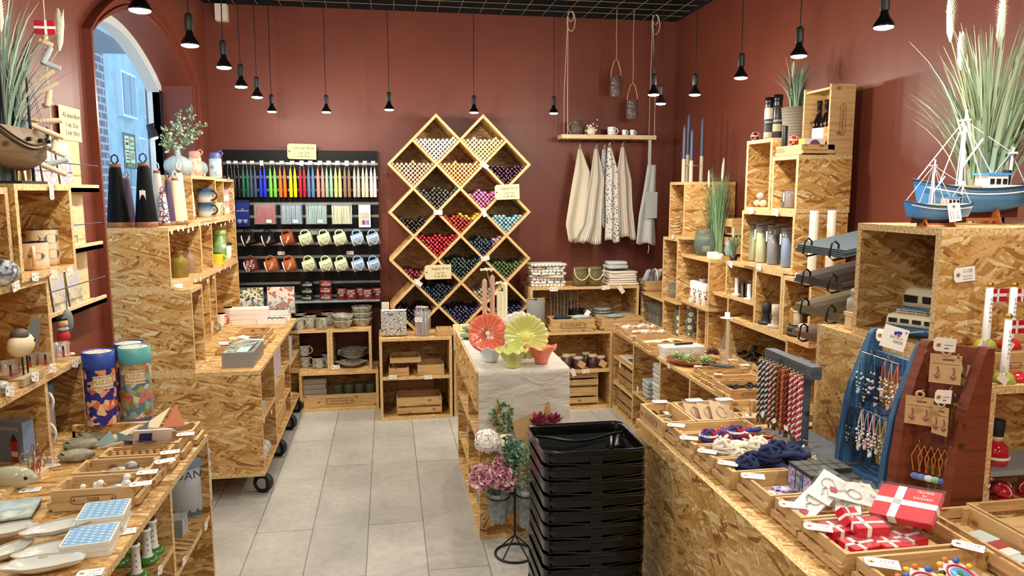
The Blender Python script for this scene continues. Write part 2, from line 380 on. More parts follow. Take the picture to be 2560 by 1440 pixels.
# black hinge bar and small spot lamp in the reveal
a=onY(4.86,383,225); b=onY(4.86,393,425)
soloW('blind_rail',MB().box(-1.385,-1.34,4.87,4.915,1.55,a.z),BLACK,'black metal rail standing upright beside the arched window frame','rail')
sp=onY(4.78,380,335)
t=thing('spot_lamp','small black spotlight clipped in the window reveal, shining down towards the shelves','lamp',sp)
part('lamp_head',MB().tube([(-.012,0,.055),(.0,-.0,.02),(.014,0,-.022)],[.02,.024,.026],14),mt('2a2a2a',.35),t)
part('bulb',MB().tube([(.0145,0,-.0235),(.0165,0,-.03)],[.021,.016],14),mt('fff4dc',emit=14),t)
part('bracket',MB().cyl((-.012,0,.05),(-.012,.1,.07),.005,6),BLACK,t)
# sign plate stuck on the window glass
g=onX(XG+.012,325,378)
t=thing('window_sign','dark square sign on the arched window pane with four pale symbols','sign',g)
part('plate',MB().box(-.002,0,-.1,.1,-.095,.095),mt('5f7d92',.4),t)
GL=mt('bff3f2',.5); mb=MB()
for i,(dy,dz) in enumerate(((-.045,.045),(.035,.045),(-.045,-.03),(.035,-.03))):
    mb.box(0,.002,dy-.034,dy+.034,dz-.034,dz+.034)
part('symbol_panel',mb,GL,t); mb=MB(); D=mt('41606f',.5)
mb.box(.002,.003,-.065,-.028,.03,.045).box(.002,.003,-.068,-.022,.058,.064)
for a,b in ((.02,.055),(.048,.055),(.02,.03),(.048,.03)): mb.box(.002,.003,a-.006,a+.006,b-.006,b+.006)
for k in range(3): mb.box(.002,.003,-.07,-.02,-.05+k*.018,-.044+k*.018)
for k in range(3): mb.box(.002,.003,.018+k*.016,.022+k*.016,-.045,-.008)
part('symbol_print',mb,D,t)
text(t,'INSPACO',(g.x+.003,g.y,g.z-.08),(0,1,0),(1,0,0),.026,GL)
# street outside
BR=NT('pale_brick'); ob=BR.uv(False)
BRICK=BR.set(Base_Color=BR.n('ShaderNodeTexBrick',{'Vector': ob,'Color1': srgb('7d6a70'),'Color2': srgb('655864'),'Mortar': srgb('aab4bc'),'Scale': 1.0,'Mortar Size': .02,'Brick Width': .34,'Row Height': .14}).outputs[0],Roughness=.9)
yb=onX(-5.0,268,300).y
t=thing('brick_house','brick house across the street, seen at the left edge of the arched window','building',(-5.5,yb-4,-1))
part('wall',MB().box(-6.3,-5.0,yb-9,yb,-1,7),BRICK,t,world=True)
part('awning',MB().box(-5.0,-4.2,yb-5,yb-.4,3.9,4.25),mt('9aa7ad',.6),t,world=True)
PB=patt('pale_render','noise',['9fb9bd','b4cbcd'],3.0,.9)
t=thing('rendered_house','pale blue-grey rendered house across the street with a tall white window','building',(-7,18,-1))
part('wall',MB().box(-8,-6.55,yb-3,34,-1,10),PB,t,world=True)
for (px0,py0,px1,py1) in ((287,172,332,300),(292,395,330,470),(352,120,372,300)):
    a=onX(-6.55,px0,py0); b=onX(-6.55,px1,py1)
    fr=part('window',MB().box(-6.55,-6.42,a.y,b.y,b.z,a.z),mt('e6eef0',.5),t,world=True)
    q=MB(); 
    for k in range(2):
        y0=a.y+(b.y-a.y)*(.08+.46*k); y1=a.y+(b.y-a.y)*(.46+.46*k)
        q.box(-6.42,-6.40,y0,y1,b.z+(a.z-b.z)*.06,a.z-(a.z-b.z)*.06)
    o=part('pane',q,mt('5d8590',.1),t,world=True); o.parent=fr
struct('pavement_outside',MB().box(-9,XL-.3,-4,34,-.15,-.05),mt('8b8d8f',.9))
# small white alarm box high in the corner
p=onY(5.36,552,28)
soloW('alarm_box',MB().box(p.x-.035,p.x+.04,5.34,5.4,p.z-.06,p.z+.045),mt('e8e0cf',.5),'white plastic alarm box high on the back wall in the left corner','alarm box')
# wire mesh hung below the dark ceiling
WIRE=mt('a58a6a',.6); g=.095
t=thing('ceiling_mesh','rusty welded wire mesh spanning the dark ceiling above the lamps','wire mesh',(.5,3,ZC))
mb=MB(); x=XL+.05
while x < XR: mb.tube([(x,2.3,ZC+.03),(x,YB-.02,ZC)],.002,4); x += .15
part('long_wire',mb,WIRE,t,world=True,kind='stuff'); mb=MB(); y=2.4
while y < YB: mb.tube([(XL+.02,y,ZC+.03*(YB-y)/3.1+.003),(XR-.02,y,ZC+.03*(YB-y)/3.1+.003)],.002,4); y += .15
part('cross_wire',mb,WIRE,t,world=True,kind='stuff')
# ================================================================ PENDANT LAMPS
SOCK=mt('1b1b1c',.55); REFL=mt('3a3a3c',.12,metal=.9); BULB=mt('fff6e4',emit=22)
lamp0=thing('pendant_lamp','','lamp',(0,0,0))
part('socket',MB().lathe([(.0,.105),(.006,.106),(.0125,.1),(.0135,.094),(.0135,.052),(.012,.05)],16),SOCK,lamp0)
part('reflector',MB().lathe([(.0105,.052),(.0115,.04),(.016,.03),(.027,.014),(.0305,.006),(.029,.002)],20),REFL,lamp0)
part('bulb_face',MB().lathe([(.0285,.003),(.026,-.001),(.016,-.004),(0,-.005)],20),BULB,lamp0)
part('cord',MB().tube([(0,0,.104),(.002,.001,.3),(-.001,0,.5),(0,0,.80)],.0022,5),BLACK,lamp0)
def lights(x,y,z,k=1.0):
    for nm,typ,e in (('lamp_beam','SPOT',LAMP_SPOT),('lamp_glow','POINT',LAMP_POINT)):
        l=bpy.data.lights.new(nm,typ); l.energy=e*k; l.color=LAMP_COL; l.shadow_soft_size=.022
        if typ == 'SPOT': l.spot_size=math.radians(150); l.spot_blend=.9
        o=bpy.data.objects.new(nm,l); COL.objects.link(o); o.location=(x,y,z-.03)
lp=[(350,28,'largest and nearest, at the top edge above the window arch'),(475,115,'second nearest of the left row, above the window arch'),(560,170,'third from the front in the left row, below the alarm box'),
 (603,218,'fourth from the front in the left row'),(643,244,'fifth from the front in the left row'),(680,280,'last of the left row, in front of the back wall'),
 (816,281,'above the hanging tapers at the back wall'),(973,275,'between the slatted panel and the diamond rack'),(1185,282,'above the valley between the two peaks of the diamond rack'),
 (1384,284,'just left of the hanging shelf ropes'),(1634,238,'higher of the close pair by the right ropes'),(1652,260,'lower of the close pair by the right ropes'),
 (1737,238,'in front of the back right corner, right of the close pair'),(1852,196,'third nearest of the right row'),(1997,142,'second nearest of the right row'),(2209,70,'nearest of the right row, beside the tall grass')]
for i,(px,py,d) in enumerate(lp):
    p=onZ(1.985,px,py)
    if i == 0: o=lamp0; o.location=p; o['label']='black pendant bulb lamp, '+d
    else: o=dup(lamp0,p,R.uniform(0,6),'black pendant bulb lamp, '+d)
    o['group']='bare pendant bulb lamps'; lights(*p)
for x,y in ((-.66,.8),(-.66,-.6),(.45,.3),(.45,-1.2),(1.52,1.55),(1.52,.6),(1.52,-.6),(.5,1.5)):  # lamps of the same kind behind the camera
    lights(x,y,2.0,1.3)
# ================================================================ OSB FURNITURE
TH=.018
def boardset(mb,*bs):
    for b in bs: mb.box(*b,m=0,edge=1)
    return mb
def unit(name,label,cat,x0,x1,y0,y1,z0,z1,face,divs=(),shelves=(),back=True,solid=(),group=None,th=TH):
    """open OSB box; face: side that is open. divs: positions along the face; shelves: (a,b,z) spans"""
    t=thing(name,label,cat,((x0+x1)/2,(y0+y1)/2,z0),group=group)
    mb=MB()
    boardset(mb,(x0,x1,y0,y1,z1-th,z1),(x0,x1,y0,y1,z0,z0+th))
    zi=(z0+th,z1-th)
    if face in ('+X','-X'):
        boardset(mb,(x0,x1,y0,y0+th,*zi),(x0,x1,y1-th,y1,*zi))
        if back: xb=(x0,x0+.008) if face == '+X' else (x1-.008,x1); mb.box(xb[0],xb[1],y0+th,y1-th,*zi)
    else:
        boardset(mb,(x0,x0+th,y0,y1,*zi),(x1-th,x1,y0,y1,*zi))
        if back: mb.box(x0+th,x1-th,y1-.008,y1,*zi)
    part('carcass',mb,[OSB,EDGE],t,world=True)
    e=.003
    for d in divs:
        mb=MB(); boardset(mb,(x0+e,x1-e,d-th/2,d+th/2,*zi) if face[1] == 'X' else (d-th/2,d+th/2,y0+e,y1-e,*zi))
        part('divider',mb,[OSB,EDGE],t,world=True)
    for a,b,z in shelves:
        mb=MB(); boardset(mb,(x0+e,x1-e,a,b,z-th,z) if face[1] == 'X' else (a,b,y0+e,y1-e,z-th,z))
        part('shelf',mb,[OSB,EDGE],t,world=True)
    return t
# ---- left front counter (near left), open towards the aisle
ZLC=.72; XLC=-.59; YLC=onX(XLC,520,1085).y
LC=unit('display_counter','OSB counter nearest on the left, with seaside gifts on top and lighthouses below','counter',-1.17,XLC,.7,YLC,.0,ZLC,'+X',
          divs=(onX(XLC,431,1250).y,1.2),shelves=((onX(XLC,431,1250).y+.01,YLC-TH,.46),(1.21,onX(XLC,431,1250).y-.01,.55),(.72,1.19,.40)),back=False)
yb0=onZ(ZLC,222,1080).y; xb0=onZ(ZLC,222,1080).x
zA=onX(xb0,212,888).z; zB=onX(xb0,192,674).z; zC=onX(xb0,185,462).z
bx=-1.172
LB1=unit('shelf_box','lower OSB shelf box on the left counter, holding a tin and mugs','shelf box',bx,xb0,yb0-.64,yb0,ZLC,zA,'+X',divs=(onX(xb0,125,1050).y,),group='OSB boxes stacked at the left wall')
yb1=onX(xb0,140,800).y
LB2=unit('shelf_box','middle OSB box at the left wall with shot glasses and a wooden bird','shelf box',bx,xb0-.012,yb1-.62,yb1,zA,zB,'+X',group='OSB boxes stacked at the left wall')
yb2=onX(xb0,192,600).y; yb2n=onX(xb0,52,600).y
LB3=unit('shelf_box','topmost OSB box at the left wall holding fish-print enamel mugs','shelf box',bx,xb0-.006,yb2n,yb2,zB,zC,'+X',group='OSB boxes stacked at the left wall')
LB4=unit('shelf_box','OSB box at the far left edge of the picture, beside the enamel mug box','shelf box',bx,xb0-.02,yb2n-.5,yb2n-.004,zB,zC-.01,'+X',group='OSB boxes stacked at the left wall')
# riser with the puzzle tubes
a=onZ(.76,225,1067); b=onZ(.76,385,1062); c=onZ(.76,438,1012)
RIS=unit('display_riser','low OSB riser on the left counter carrying three puzzle tubes','riser',-.985,b.x+.005,b.y-.02,YLC-.005,ZLC,.775,'+X')
# ---- cart on castors
XC,YC0,YC1,ZCT=-.62,3.62,5.2,.648
dv=[onX(XC,px,py).y for px,py in ((690,1000),(727,950))]
CART=unit('rolling_counter','OSB counter on castors in the middle left, open towards the aisle','counter',-1.12,XC,YC0,YC1,.12,ZCT,'+X',
            divs=dv,shelves=((YC0+TH,dv[0]-.009,.40),(dv[0]+.009,dv[1]-.009,.46),(dv[0]+.009,dv[1]-.009,.29),(dv[1]+.009,YC1-TH,.43)))
RUB=mt('1d2327',.6); ZINC=mt('b9bcbd',.35,metal=1)
def castor(x,y):
    w=part('castor',MB().box(x-.03,x+.03,y-.03,y+.03,.113,.12).add([(x-.014,y-.025,.113),(x-.014,y+.025,.113),(x-.014,y+.012,.045),(x-.014,y-.012,.045),(x+.014,y-.025,.113),(x+.014,y+.025,.113),(x+.014,y+.012,.045),(x+.014,y-.012,.045)],[(0,1,2,3),(4,7,6,5)]),ZINC,CART,world=True)
    x += .025; k=MB(); k.tube([(x-.004,y-.013,.05),(x-.003,y-.011,.05),(x+.003,y+.011,.05),(x+.004,y+.013,.05)],[.044,.05,.05,.044],24)
    o=part('wheel',k,RUB,CART,world=True); o.parent=w; 
    k=MB(); k.tube([(x-.005,y-.016,.05),(x+.005,y+.016,.05)],.028,16); o=part('hub',k,ZINC,CART,world=True); o.parent=w
for y in (YC0+.1,YC0+.62,YC0+1.1,YC1-.1): castor(XC-.05,y); castor(-1.06,y)
# ---- boxes stacked on the cart, partly in the window recess
zs1,zs2,zs3=1.045,1.335,1.585
q='OSB boxes stacked in front of the arched window'
CB1=unit('shelf_box','lowest OSB box in front of the arched window, the one that stands furthest out','shelf box',-1.28,-.915,YC0+.005,onX(-.915,510,800).y,ZCT,zs1,'+X',group=q)
y1=onX(-.915,510,800).y
dy=[onX(-1.0,px,800).y for px in (529,545)]
CB2=unit('shelf_box','deep OSB box standing on the rolling counter behind the white cartons','shelf box',-1.172,-1.0,y1+.004,YC1,ZCT,zs1,'+X',divs=dy,group=q)
CB3=unit('shelf_box','OSB box with the amber glass bottles','shelf box',-1.28,-1.0,YC0+.005,onX(-1.0,503,600).y,zs1,zs2,'+X',group=q)
y2=onX(-1.0,503,600).y
CB4=unit('shelf_box','OSB box with a green floral tin and a yellow mug','shelf box',-1.172,-1.003,y2+.003,YC1,zs1,zs2,'+X',divs=(onX(-1.0,533,600).y,),group=q)
y3=onX(-1.0,480,480).y
CB5=unit('shelf_box','top OSB box with blue ombre mugs, beside the bottles','shelf box',-1.172,-1.0,y3,onX(-1.0,540,480).y,zs2,zs3,'+X',group=q)
CB6=unit('shelf_box','top OSB box with pale pink mugs, against the back wall','shelf box',-1.172,-1.004,onX(-1.0,540,480).y+.003,YC1,zs2,zs3-.005,'+X',divs=(onX(-1.0,562,480).y,),group=q)
# ---- back wall, left group
yU=5.08
p0=onY(yU,745,1028); p1=onY(yU,948,1022); zt=onY(yU,850,930).z
BL1=unit('low_cabinet','low OSB cabinet at the back wall with a long pine crate inside','cabinet',-.62,p1.x,yU,5.39,0,zt,'-Y')
zt2=onY(yU+.02,850,824).z; zBL1,zBL2=zt,zt2; q0=onY(yU+.02,822,870).x; q1=onY(yU+.02,929,870).x
BL2=unit('shelf_box','open OSB box on the low back cabinet, with stoneware mugs inside','shelf box',q0-.30,q0+.006,yU+.02,5.38,zt,zt2,'-Y',back=False)
BL3=unit('shelf_box','open OSB box on the low back cabinet, with handled stoneware plates inside','shelf box',q0+.008,q1,yU+.02,5.38,zt,zt2,'-Y',back=False)
yV=4.80; a=onY(yV,952,1046); b=onY(yV,1132,1046); zV=onY(yV,1040,845).z; zVs=onY(yV,1040,942).z
CBM=unit('low_cabinet','OSB cabinet in the middle of the back wall, holding stacked pine trays','cabinet',a.x,b.x,yV,5.15,0.0,zV,'-Y',shelves=((a.x+TH,b.x-TH,zVs),))
# ---- island
XI0,XI1,YI0,YI1,ZI=.365,.755,3.03,4.02,.745
ISL=unit('island_counter','OSB island counter in the middle of the shop under a linen cloth','counter',XI0,XI1,YI0,YI1,.0,ZI,'-X',
           divs=(3.5,),shelves=((YI0+TH,3.49,.42),(YI0+TH,3.49,.2),(3.51,YI1-TH,.40),(3.51,YI1-TH,.17)))
# OSB apron under the island top on its long side
part('side_apron',boardset(MB(),(XI0-.012,XI0,YI0,YI1,ZI-.17,ZI)),[OSB,EDGE],ISL,world=True)
# ---- back wall, right group
yW=4.84
a=onY(yW,1300,830); b=onY(yW,1532,830); zW=onY(yW,1430,830).z; zWs=onY(yW,1430,927).z
BR1=unit('low_cabinet','OSB cabinet at the back wall right of the island, with candle jars and slatted crates','cabinet',.70,b.x,yW,5.2,0,zW,'-Y',shelves=((.72,b.x-TH,zWs),))
yX=5.03; zX=onY(yX,1450,717).z; c=onY(yX,1598,717).x; d=onY(yX,1326,717).x
BR2=unit('shelf_box','wide OSB shelf box below the hanging tea towels, with pot holders inside','shelf box',d,c,yX,5.38,zW,zX,'-Y')
# ---- right low cabinet along the right wall
XU=1.52; ZU=.555; yU0=2.56; yU1=onX(XU,1531,900).y
dd=[onX(XU,px,990).y for px in (1580,1647,1722,1830)]
RU=unit('low_cabinet','long low OSB cabinet along the right wall, with folded linen and crates inside','cabinet',XU,2.13,yU0,yU1,0,ZU,'-X',divs=dd,
          shelves=((dd[0]+.01,yU1-TH,.38),(dd[0]+.01,yU1-TH,.2),(dd[1]+.01,dd[0]-.01,.24),(dd[2]+.01,dd[1]-.01,.3),(dd[3]+.01,dd[2]-.01,.27)))
XF=1.80; q='OSB boxes stacked along the right wall'; XB=2.13
def fy(px,X=XF): return onX(X,px,700).y
def rbox(label,pxf,pxn,z0,z1,X=XF,divs=(),yn=None,xb=XB,yf=None): return unit('shelf_box',label,'shelf box',X,xb,yn or fy(pxn,X),(yf or fy(pxf,X))-.003,z0,z1,'-X',divs=divs,group=q)
K1=rbox('corner OSB box at the right wall with stacked drinking glasses',1600,1661,ZU,.785,yf=5.1)
K2=rbox('OSB box at the right wall with daisy-print glass vases',1699,1770,ZU,.805,X=1.86,divs=(fy(1746,1.86),))
K3=rbox('OSB box at the right wall behind the glass bottle with the flat white cap',1771,1824,ZU,.925,X=1.86)
K4=rbox('wide low OSB box at the right wall with black candle holders in crates',1824,1977,ZU,.83)
K5=rbox('narrow tall OSB box at the right wall with a clear tumbler',1655,1693,.785,1.205)
K6=rbox('OSB box at the right wall with flower-print pillar candles',1693,1773,.805,1.11,X=1.83)
K7=rbox('tall narrow OSB box carrying the blue dip-dyed candles',1668,1706,1.205,1.56)
K8=rbox('OSB box at the right wall with white and black candlesticks',1813,1886,.925,1.125,X=1.82)
K9=rbox('OSB box with turned black and stone candlesticks',1886,1957,.83,1.125)
K10=rbox('OSB box with bundled candle and ring-shaped holders',1957,2030,.83,1.12,X=1.775)
K11=rbox('OSB box with four tall coloured candles in glass',1848,1980,1.125,1.405,xb=2.06)
K12=rbox('tall narrow OSB box with soap stones, carrying the spice grinders',1853,1916,1.405,1.752,xb=2.06)
K13=rbox('OSB box with short candles in glass, beside the soap stones',1917,1982,1.405,1.662,xb=2.06)
# ---- right front counter
ZR=.70; XRC=.854; YRC=2.44
RC=thing('display_counter','large OSB counter nearest on the right with pine trays of souvenirs','counter',(1.4,1.6,0))
part('front_panel',boardset(MB(),(XRC,XRC+TH,.5,YRC,0,ZR)),[OSB,EDGE],RC,world=True)
part('end_panel',boardset(MB(),(XRC+TH,2.10,YRC-TH,YRC,0,ZR-TH)),[OSB,EDGE],RC,world=True)
part('counter_top',boardset(MB(),(XRC+TH,2.10,.5,YRC,ZR-TH,ZR)),[OSB,EDGE],RC,world=True)
XN=1.42; yn0,yn1=1.715,2.065; zN0,zN1=1.065,1.405
ND=unit('shelf_box','plain OSB box on the right counter under the toy van box','shelf box',1.395,1.95,1.70,onX(1.395,2043,830).y,ZR,zN0,'+X')
NB=unit('shelf_box','large OSB box on the right with two toy vans inside and model boats on top','shelf box',XN,2.08,yn0,yn1,zN0,zN1,'-X',th=.02)
aP=onZ(ZR,2447,1290); zP=onY(aP.y,2457,968).z
NP=unit('shelf_box','OSB box at the right edge of the picture with red painted wooden figures inside','shelf box',aP.x,aP.x+.55,aP.y,1.694,ZR,zP,'-Y',th=.02)
# ================================================================ BUILDERS FOR GOODS
def mpp(p): return (V3(p)-EYE).dot(M3.col[2])/F  # metres per photograph pixel at a point
def spot(px,py,z,w=0):
    p=onZ(z,px,py); r=w/2*mpp(p); d=V3((p.x,p.y,0)).normalized(); return p+d*r,r
def hpx(p,h): return h*mpp(p)
def bowlpr(r,h,t=.004,foot=.5,n=8,flare=1.0):
    o=[(r*foot,0),(r*foot,h*.06)] + [(r*(foot+(1-foot)*(i/n)**flare),h*(.06+.94*i/n)) for i in range(1,n+1)]
    i_=[(max(0,a-t),b if k == 0 else b+t*.4) for k,(a,b) in enumerate(reversed(o[2:]))]
    return o + i_ + [(0,h*.1+t)]
def cuppr(r,h,t=.004,rb=None,bulge=0):
    rb=rb or r*.92
    return [(rb*.93,0),(rb,h*.03)]+[(rb+(r-rb)*i/5+bulge*sin(PI*i/5)*r,h*(.03+.94*i/5)) for i in range(1,5)]+[(r,h),(r-t,h)]+[(rb+(r-rb)*i/5-t+bulge*sin(PI*i/5)*r,h*(.03+.94*i/5)) for i in range(4,0,-1)]+[(rb-t*1.3,h*.07),(0,h*.07)]
def handle(mb,r,h,z0=.18,z1=.85,out=.62,t=.0055,a=0,m=0,sq=0):
    pts=[]
    for i in range(9):
        q=-PI/2+PI*i/8; pts.append(((r*.93+cos(q)*r*out),0,h*(z0+z1)/2+sin(q)*h*(z1-z0)/2))
    T=mb.T; mb.T=T @ Rot(a,4,'Z'); mb.tube(pts,t,7,m); mb.T=T
def mug(name,label,cat,r,h,outer,inner=None,group=None,loc=(0,0,0),rz=0,hd=True,rb=None,t=.0035,hm=None,rim=None,out=.62,bulge=0):
    o=thing(name,label,cat,loc,rz,group)
    pr=cuppr(r,h,t,rb,bulge); mb=MB(); mb.lathe(pr[:7],24,m=0); mb.lathe(pr[6:],24,m=1)
    part('body',mb,[outer,inner or outer],o)
    if rim: part('rim',MB().tube([(cos(2*PI*i/24)*(r-t/2),sin(2*PI*i/24)*(r-t/2),h) for i in range(24)],t*.75,6,closed=True),rim,o)
    if hd: k=MB(); handle(k,r,h,out=out,t=max(.003,r*.12)); part('handle',k,hm or outer,o)
    return o
def carton(name,label,cat,c,d,mats,rz=0,group=None,bev=.002):
    """closed box with a slightly chamfered outline; c = base centre"""
    w,l,h=d; mb=MB(); b=bev
    pts=[(-w/2+b,-l/2),(w/2-b,-l/2),(w/2,-l/2+b),(w/2,l/2-b),(w/2-b,l/2),(-w/2+b,l/2),(-w/2,l/2-b),(-w/2,-l/2+b)]
    mb.prism(pts,h); return solo(name,mb,mats,label,cat,group,c,(0,0,rz))
def logo(parent,o,x,n,s,word='HOUMSLAND'):
    """cartouche with two dots and a word, burnt into a board"""
    T=frameT(o,x,n); mb=MB(T); w_,h_=3.1*s,.62*s; out=[]
    for i in range(24):
        a=2*PI*i/24; ca,sa=cos(a),sin(a)
        out.append(((abs(ca)**.25)*(1 if ca > 0 else -1)*w_,(abs(sa)**.5)*(1 if sa > 0 else -1)*h_,.0006))
    mb.tube(out,.045*s,4,closed=True)
    for k in (-1,1): mb.lathe([(.16*s,.0004),(.0,.0008)],8,(k*2.65*s,0,0))
    mb.join(txmesh(word),Tra((0,0,.0008)) @ Dia((.66*s,.8*s,1,1)))
    return part('brand_mark',mb,BRAND,parent,world=True)
def crate(label,x0,x1,y0,y1,z,h,slat='X',mat=None,brand=None,group=None,tags=(),name='wooden_tray',cat='tray',bd=.008,div=(),outer=True):
    """pine tray: plain end boards, slatted long sides on outside posts. slat='X': slatted sides face -X and +X"""
    mat=mat or PINE; t=thing(name,label,cat,((x0+x1)/2,(y0+y1)/2,z),group=group)
    def bx(mb,a0,a1,b0,b1,c0,c1):  # a along the slat normal, b along the slat
        if slat == 'X': mb.box(a0,a1,b0,b1,c0,c1)
        else: mb.box(b0,b1,a0,a1,c0,c1)
        return mb
    A0,A1,B0,B1=(x0,x1,y0,y1) if slat == 'X' else (y0,y1,x0,x1)
    part('base',bx(MB(),A0+bd,A1-bd,B0+bd,B1-bd,z+.004,z+.010),mat,t,world=True)
    for e in (B0,B1-bd): part('end_board',bx(MB(),A0,A1,e,e+bd,z+.002,z+h),mat,t,world=True)
    for s_,a in ((1,A0),(-1,A1)):
        i0,i1=sorted((a,a+s_*bd)); part('side_board',bx(MB(),i0,i1,B0+bd,B1-bd,z+h*.52,z+h),mat,t,world=True)
        if outer:
            o0,o1=sorted((a-s_*.0005,a-s_*.011))
            part('slat',bx(MB(),o0,o1,B0+.002,B1-.002,z+h*.14,z+h*.44),mat,t,world=True)
        for b in (B0+bd,B1-bd-.016): part('corner_post',bx(MB(),*sorted((a+s_*bd,a+s_*(bd+.008))),b,b+.016,z+.010,z+h*.98),mat,t,world=True)
    for d in div: part('divider',bx(MB(),A0+bd,A1-bd,d-.003,d+.003,z+.01,z+h*.95),mat,t,world=True)
    if brand: 
        s=h*.34 if h < .12 else .03
        L={'-Y': ((x0+x1)/2,y0-.0005,z+h*.5,(1,0,0),(0,-1,0),x1-x0),'-X': (x0-.0005,(y0+y1)/2,z+h*.5,(0,-1,0),(-1,0,0),y1-y0)}[brand]
        logo(t,L[:3],L[3],L[4],min(s,L[5]/7.5))
    for tg in tags: ptag(t,*tg)
    return t
def laytag(parent,px,py,z,w=.05,ang=0.0): ptag(parent,tuple(onZ(z+.002,px,py)),(0,0,1),(cos(ang),sin(ang),0),w)
def edgetags(u,X,spec,w=.036,face=(1,0,0),R_=R):  # price tags stuck on a shelf edge facing the aisle
    for px,py in spec:
        p=onX(X,px,py) if abs(face[0]) else onY(X,px,py); f=V3(face)
        ptag(u,tuple(p+f*.004),face,None,w,R_.uniform(-.35,.2))
GR=[mt('5d7a4a',.6),mt('7c9a62',.6),mt('96ac86',.6)]
def grass(name,label,loc,h,spread,nb,plumes,group=None,pot=None,seed=1,cols=('6d8a62','8aa381','4c6b4a','a3b296'),droop=.5,r0=.03,bw=1):
    rr=RNG(seed); t=thing(name,label,'plant',loc,0,group); mb=MB()
    z0=pot[1] if pot else 0
    if pot: part('pot',MB().lathe([(pot[0]*.8,0),(pot[0],pot[1]),(pot[0]*.9,pot[1]),(pot[0]*.85,pot[1]*.9),(0,pot[1]*.9)],24),pot[2],t)
    for i in range(nb):
        a=rr.uniform(0,2*PI); q=rr.uniform(.15,1)**1.0; rb_=rr.uniform(0,r0); L=h*rr.uniform(.55,1.0)
        dx,dy=cos(a),sin(a); w_=rr.uniform(.0022,.0042)*bw
        px_,py_=-dy,dx; pts=[]; m=rr.randrange(len(cols)); ks=7; X0,X1=XL+.012-loc[0],XR-.012-loc[0]; cX=lambda v: min(X1,max(X0,v))
        for k in range(ks+1):
            u=k/ks; out=rb_+spread*q*(u**2.2); zz=z0*.85+L*(u-droop*q*.35*u**3)
            ww=w_*(1-u**2*.95); cx_,cy_=dx*out,dy*out
            pts += [(cX(cx_+px_*ww),cy_+py_*ww,zz),(cX(cx_-dx*ww*.5),cy_-dy*ww*.5,zz),(cX(cx_-px_*ww),cy_-py_*ww,zz)]
        fs=[]
        for k in range(ks): fs += [(3*k,3*k+1,3*k+4,3*k+3),(3*k+1,3*k+2,3*k+5,3*k+4)]
        mb.add(pts,fs,m,True)
    part('blades',mb,[mt(c,.6) for c in cols],t,kind='stuff')
    for (a,q,hh,ln,wd) in plumes:
        dx,dy=cos(a)*spread*q,sin(a)*spread*q; b=MB(); b.tube([(0,0,z0*.8),(dx*.3,dy*.3,hh*.5),(dx,dy,hh)],.0018,5); st=part('stem',b,mt('9aa57a',.7),t)
        b=MB(); n=26; st_=9
        for i in range(n*st_):
            u=(i/(n*st_)); aa=i*2.399; rad=1.5*wd*sin(PI*min(1,u*.93+.07))**.7
            c=V3((dx,dy,hh))+V3((dx*.25*u*ln/.1*.1,dy*.25*u*ln/.1*.1,ln*u)); d=V3((cos(aa),sin(aa),.9)); e=V3((-sin(aa),cos(aa),0))*.0028*wd/.012
            b.add([c-e,c+e,c+d*rad*rr.uniform(.7,1.1)],[(0,1,2)])
        b.tube([(dx,dy,hh-.01),(dx*1.02,dy*1.02,hh+ln*.15),(dx*1.07,dy*1.07,hh+ln*.6),(dx*1.12,dy*1.12,hh+ln)],[wd*.2,wd*.8,wd*.65,wd*.05],8)
        part('plume',b,mt('dddfc6',.9),t)
    return t
def bottle_pr(r,h,neck,sh=.62,rim=None):
    rim=rim or neck*1.15
    return [(r*.9,0),(r,h*.03),(r,h*sh),(r*.86,h*(sh+.07)),(neck*1.3,h*(sh+.15)),(neck,h*(sh+.2)),(neck,h*.95),(rim,h*.955),(rim,h),(neck*.8,h),(neck*.8,h*.9),(neck*.8,h*(sh+.2)),(r*.8,h*(sh+.05)),(r*.93,h*sh*.9),(r*.93,h*.06),(0,h*.05)]
def folded(mb,w,l,h,n,rr,rx=.01):  # a pile of folded cloth layers
    for i in range(n):
        z0=h*i/n; z1=h*(i+.86)/n; ox,oy,s=rr.uniform(-rx,rx),rr.uniform(-rx,rx),rr.uniform(.95,1.0)
        pts=[]; N=28
        for k in range(N):
            a=2*PI*k/N; ca,sa=cos(a),sin(a); pts.append((ox+w/2*s*abs(ca)**.25*(1 if ca > 0 else -1),oy+l/2*s*abs(sa)**.25*(1 if sa > 0 else -1)))
        zs=[(1-.03,z0),(1.0,z0+(z1-z0)*.3),(1.0,z0+(z1-z0)*.7),(.97,z1)]
        vs=[(x*f,y*f,z+.0015*sin(x*40+i)) for f,z in zs for x,y in pts]
        fs=[(j*N+k,j*N+(k+1)%N,(j+1)*N+(k+1)%N,(j+1)*N+k) for j in range(3) for k in range(N)]+[tuple(range(N))[::-1],tuple(3*N+k for k in range(N))]
        mb.add(vs,fs,i,True)
def leaves(mb,c,R_,n,rr,sz=.02,m=1,flat=.6,up=.3):
    for i in range(n):
        d=V3((rr.gauss(0,1),rr.gauss(0,1),rr.gauss(0,1)*flat+up)).normalized(); p=V3(c)+V3((d.x*R_[0],d.y*R_[1],d.z*R_[2]))*rr.uniform(.35,1)
        a=d.cross(V3((rr.uniform(-1,1),rr.uniform(-1,1),.3))).normalized(); b=(d*.5+V3((0,0,.5))).normalized(); b=(b-a*b.dot(a)).normalized(); s=sz*rr.uniform(.6,1.1)
        nn=a.cross(b)*s*.15
        mb.add([p,p+a*s*.42+b*s*.35+nn,p+a*s*.3+b*s*.8+nn,p+b*s*1.05,p-a*s*.3+b*s*.8+nn,p-a*s*.42+b*s*.35+nn,p+b*s*.5-nn],[(0,1,6),(1,2,6),(2,3,6),(3,4,6),(4,5,6),(5,0,6)],rr.randrange(m),True)
